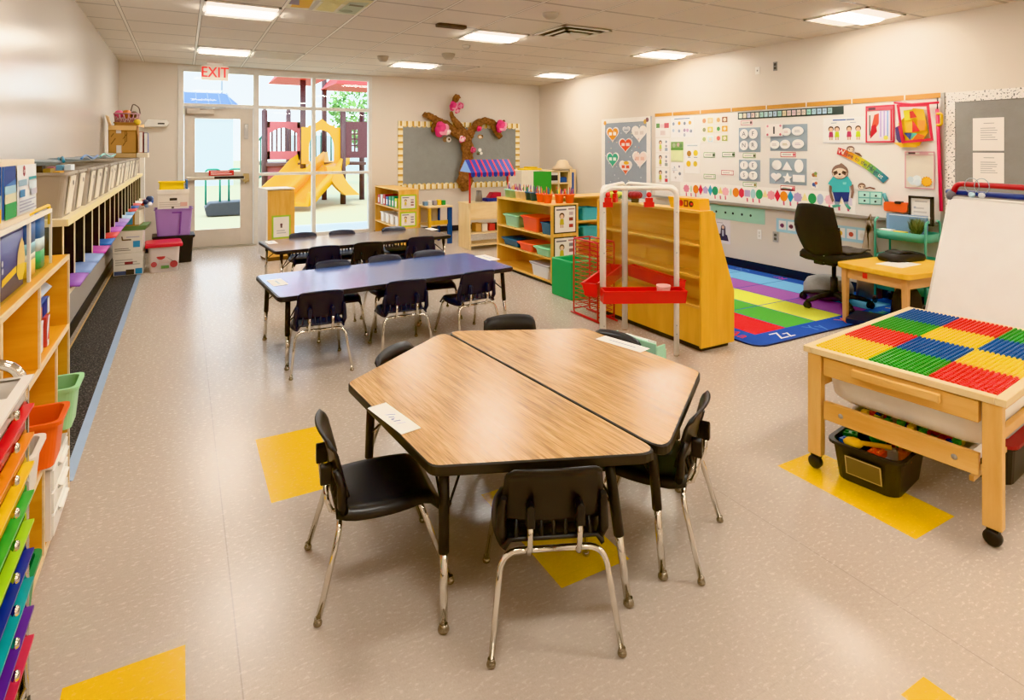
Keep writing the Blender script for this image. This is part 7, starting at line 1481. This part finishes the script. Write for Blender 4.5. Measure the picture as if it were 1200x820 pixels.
plate('wall_outlet', 'white outlet plate on the wall under the mint green strip', (888, 269, 892.5, 280), '#eae5de', [('r', .3, .55, .7, .8, '#cfc8be'), ('r', .3, .2, .7, .45, '#cfc8be')])
plate('wall_outlet', 'grey outlet plate on the wall left of the office chair', (906, 271.5, 912.2, 283.5), '#a9a59e', [('r', .25, .55, .75, .82, '#5a5650'), ('r', .25, .18, .75, .45, '#5a5650')])
plate('wall_outlet', 'white plate high on the right wall above the whiteboard', (885.5, 78.5, 890.5, 87), '#e6e0d6', [('c', .5, .5, .12, '#8a857c')])
plate('wall_outlet', 'dark grey outlet high on the right wall above the whiteboard', (906.5, 72.5, 911, 83), '#8a8680', [('r', .2, .55, .8, .85, '#3f3b36'), ('r', .2, .15, .8, .45, '#3f3b36')])
# grey board at the far right
t = thing('side_board', 'grey fabric board with a speckled white border at the right edge of the picture', 'bulletin board', (0, 0, 0)); y1_, y0_ = pX(1107, 150).y, 1.55; b = B(); b.box(XR-.010, XR-.001, y0_, y1_, .72, 1.93, felt('#8e8a84')); b.build('backing', t)
def speck():
    m, nt, bs, out = newmat('speckled_border_paper'); n = noise(nt, coords(nt), 70, 1, .4); nt.links.new(ramp(nt, n, [(.36, '#6a6660'), (.40, '#eae4dc'), (.7, '#efe9e2')]), bs.inputs['Base Color']); bs.inputs['Roughness'].default_value = .7; return m
b = B(); SPK = speck(); yb = pX(1120, 150).y; b.box(XR-.015, XR-.010, yb, y1_, .72, 1.93, SPK).box(XR-.015, XR-.010, y0_, yb, 1.93-.085, 1.93, SPK); b.build('border', t)
for k, (r, lb) in enumerate((((1141, 138, 1177.5, 176.5), 'upper white typed sheet on the grey board at the right edge'), ((1141, 179, 1177.5, 214), 'lower white typed sheet on the grey board at the right edge'))): poster('typed_sheet', lb, 'paper', 'R', r, '#efe8e0', [('r', .35, .82, .7, .85, '#b9b2aa'), ('l', .25, .3, .8, .72, 6, '#bdb6b0')], .014, .002, 'typed sheets')
a_, e_ = qR(1101.5, 128), qR(1106, 247); b = B(); b.tube([F0R(a_[0], a_[1], .045), F0R(e_[0], e_[1], .045)], .014, C('#e8305c', .45), 8); b.tube([F0R(a_[0], a_[1]+.10, .04), F0R(a_[0], a_[1], .045)], .005, C('#3a3436', .5), 6); tag(b.build('pointer_stick'), 'bright pink pole hanging at the right end of the whiteboard', 'pole')
c_ = qR(1105.5, 140); b = B(); b.tube(fillet([F0R(c_[0]-.02, c_[1]+.05, .07), F0R(c_[0]+.02, c_[1]+.05, .07), F0R(c_[0]+.02, c_[1]-.05, .07), F0R(c_[0]-.02, c_[1]-.05, .07)], .02), .012, C('#e0b020', .4), 6); tag(b.build('yellow_clip'), 'yellow clip beside the top of the pink pole', 'clip')
# on the ledge above the mint cart
t = thing('marker_holder', 'orange holder with a black handle on the whiteboard above the blue folder', 'holder', (0, 0, 0)); s0, t0, w_, h_ = wallrect('R', 1041, 236.5, 1068.5, 247.5); F = FR(s0, t0); b = B(); poly(b, F, rrect(w_, h_, .02, cx=w_/2, cy=h_/2), .08, C('#ee6030', .4), .06); b.build('tray', t); b = B(); poly(b, F, rrect(w_*.28, h_*.28, .01, cx=w_*.62, cy=h_*.98), .085, C('#2a2624', .4), .05); b.build('handle', t)
a_, e_ = qR(1039, 226.5), qR(1044, 237); b = B(); b.tube([F0R(a_[0], a_[1], .05), F0R(e_[0], e_[1], .06)], .018, C('#5aa0a4', .5), 8); tag(b.build('teal_marker'), 'teal marker leaning at the left of the orange holder', 'marker')
t = thing('framed_certificate', 'black framed certificate leaning on the whiteboard ledge', 'frame', (0, 0, 0)); s0, t0, w_, h_ = wallrect('R', 1071, 229.5, 1100, 263); F = FR(s0, t0); b = B(); sheetF(b, F, w_, h_, '#e9e4dc', [('r', .25, .8, .75, .83, '#b4aca4'), ('l', .2, .25, .8, .65, 3, '#cfc8c0'), ('c', .25, .6, .04, '#b0b4b8')], .004, .085); b.build('paper', t); b = B()
for q in ((0, 0, w_, .02), (0, h_-.02, w_, h_), (0, 0, .02, h_), (w_-.025, 0, w_, h_)): poly(b, F, [(q[0], q[1]), (q[2], q[1]), (q[2], q[3]), (q[0], q[3])], .095, C('#2f2c28', .4), .018)
b.build('black_frame', t)
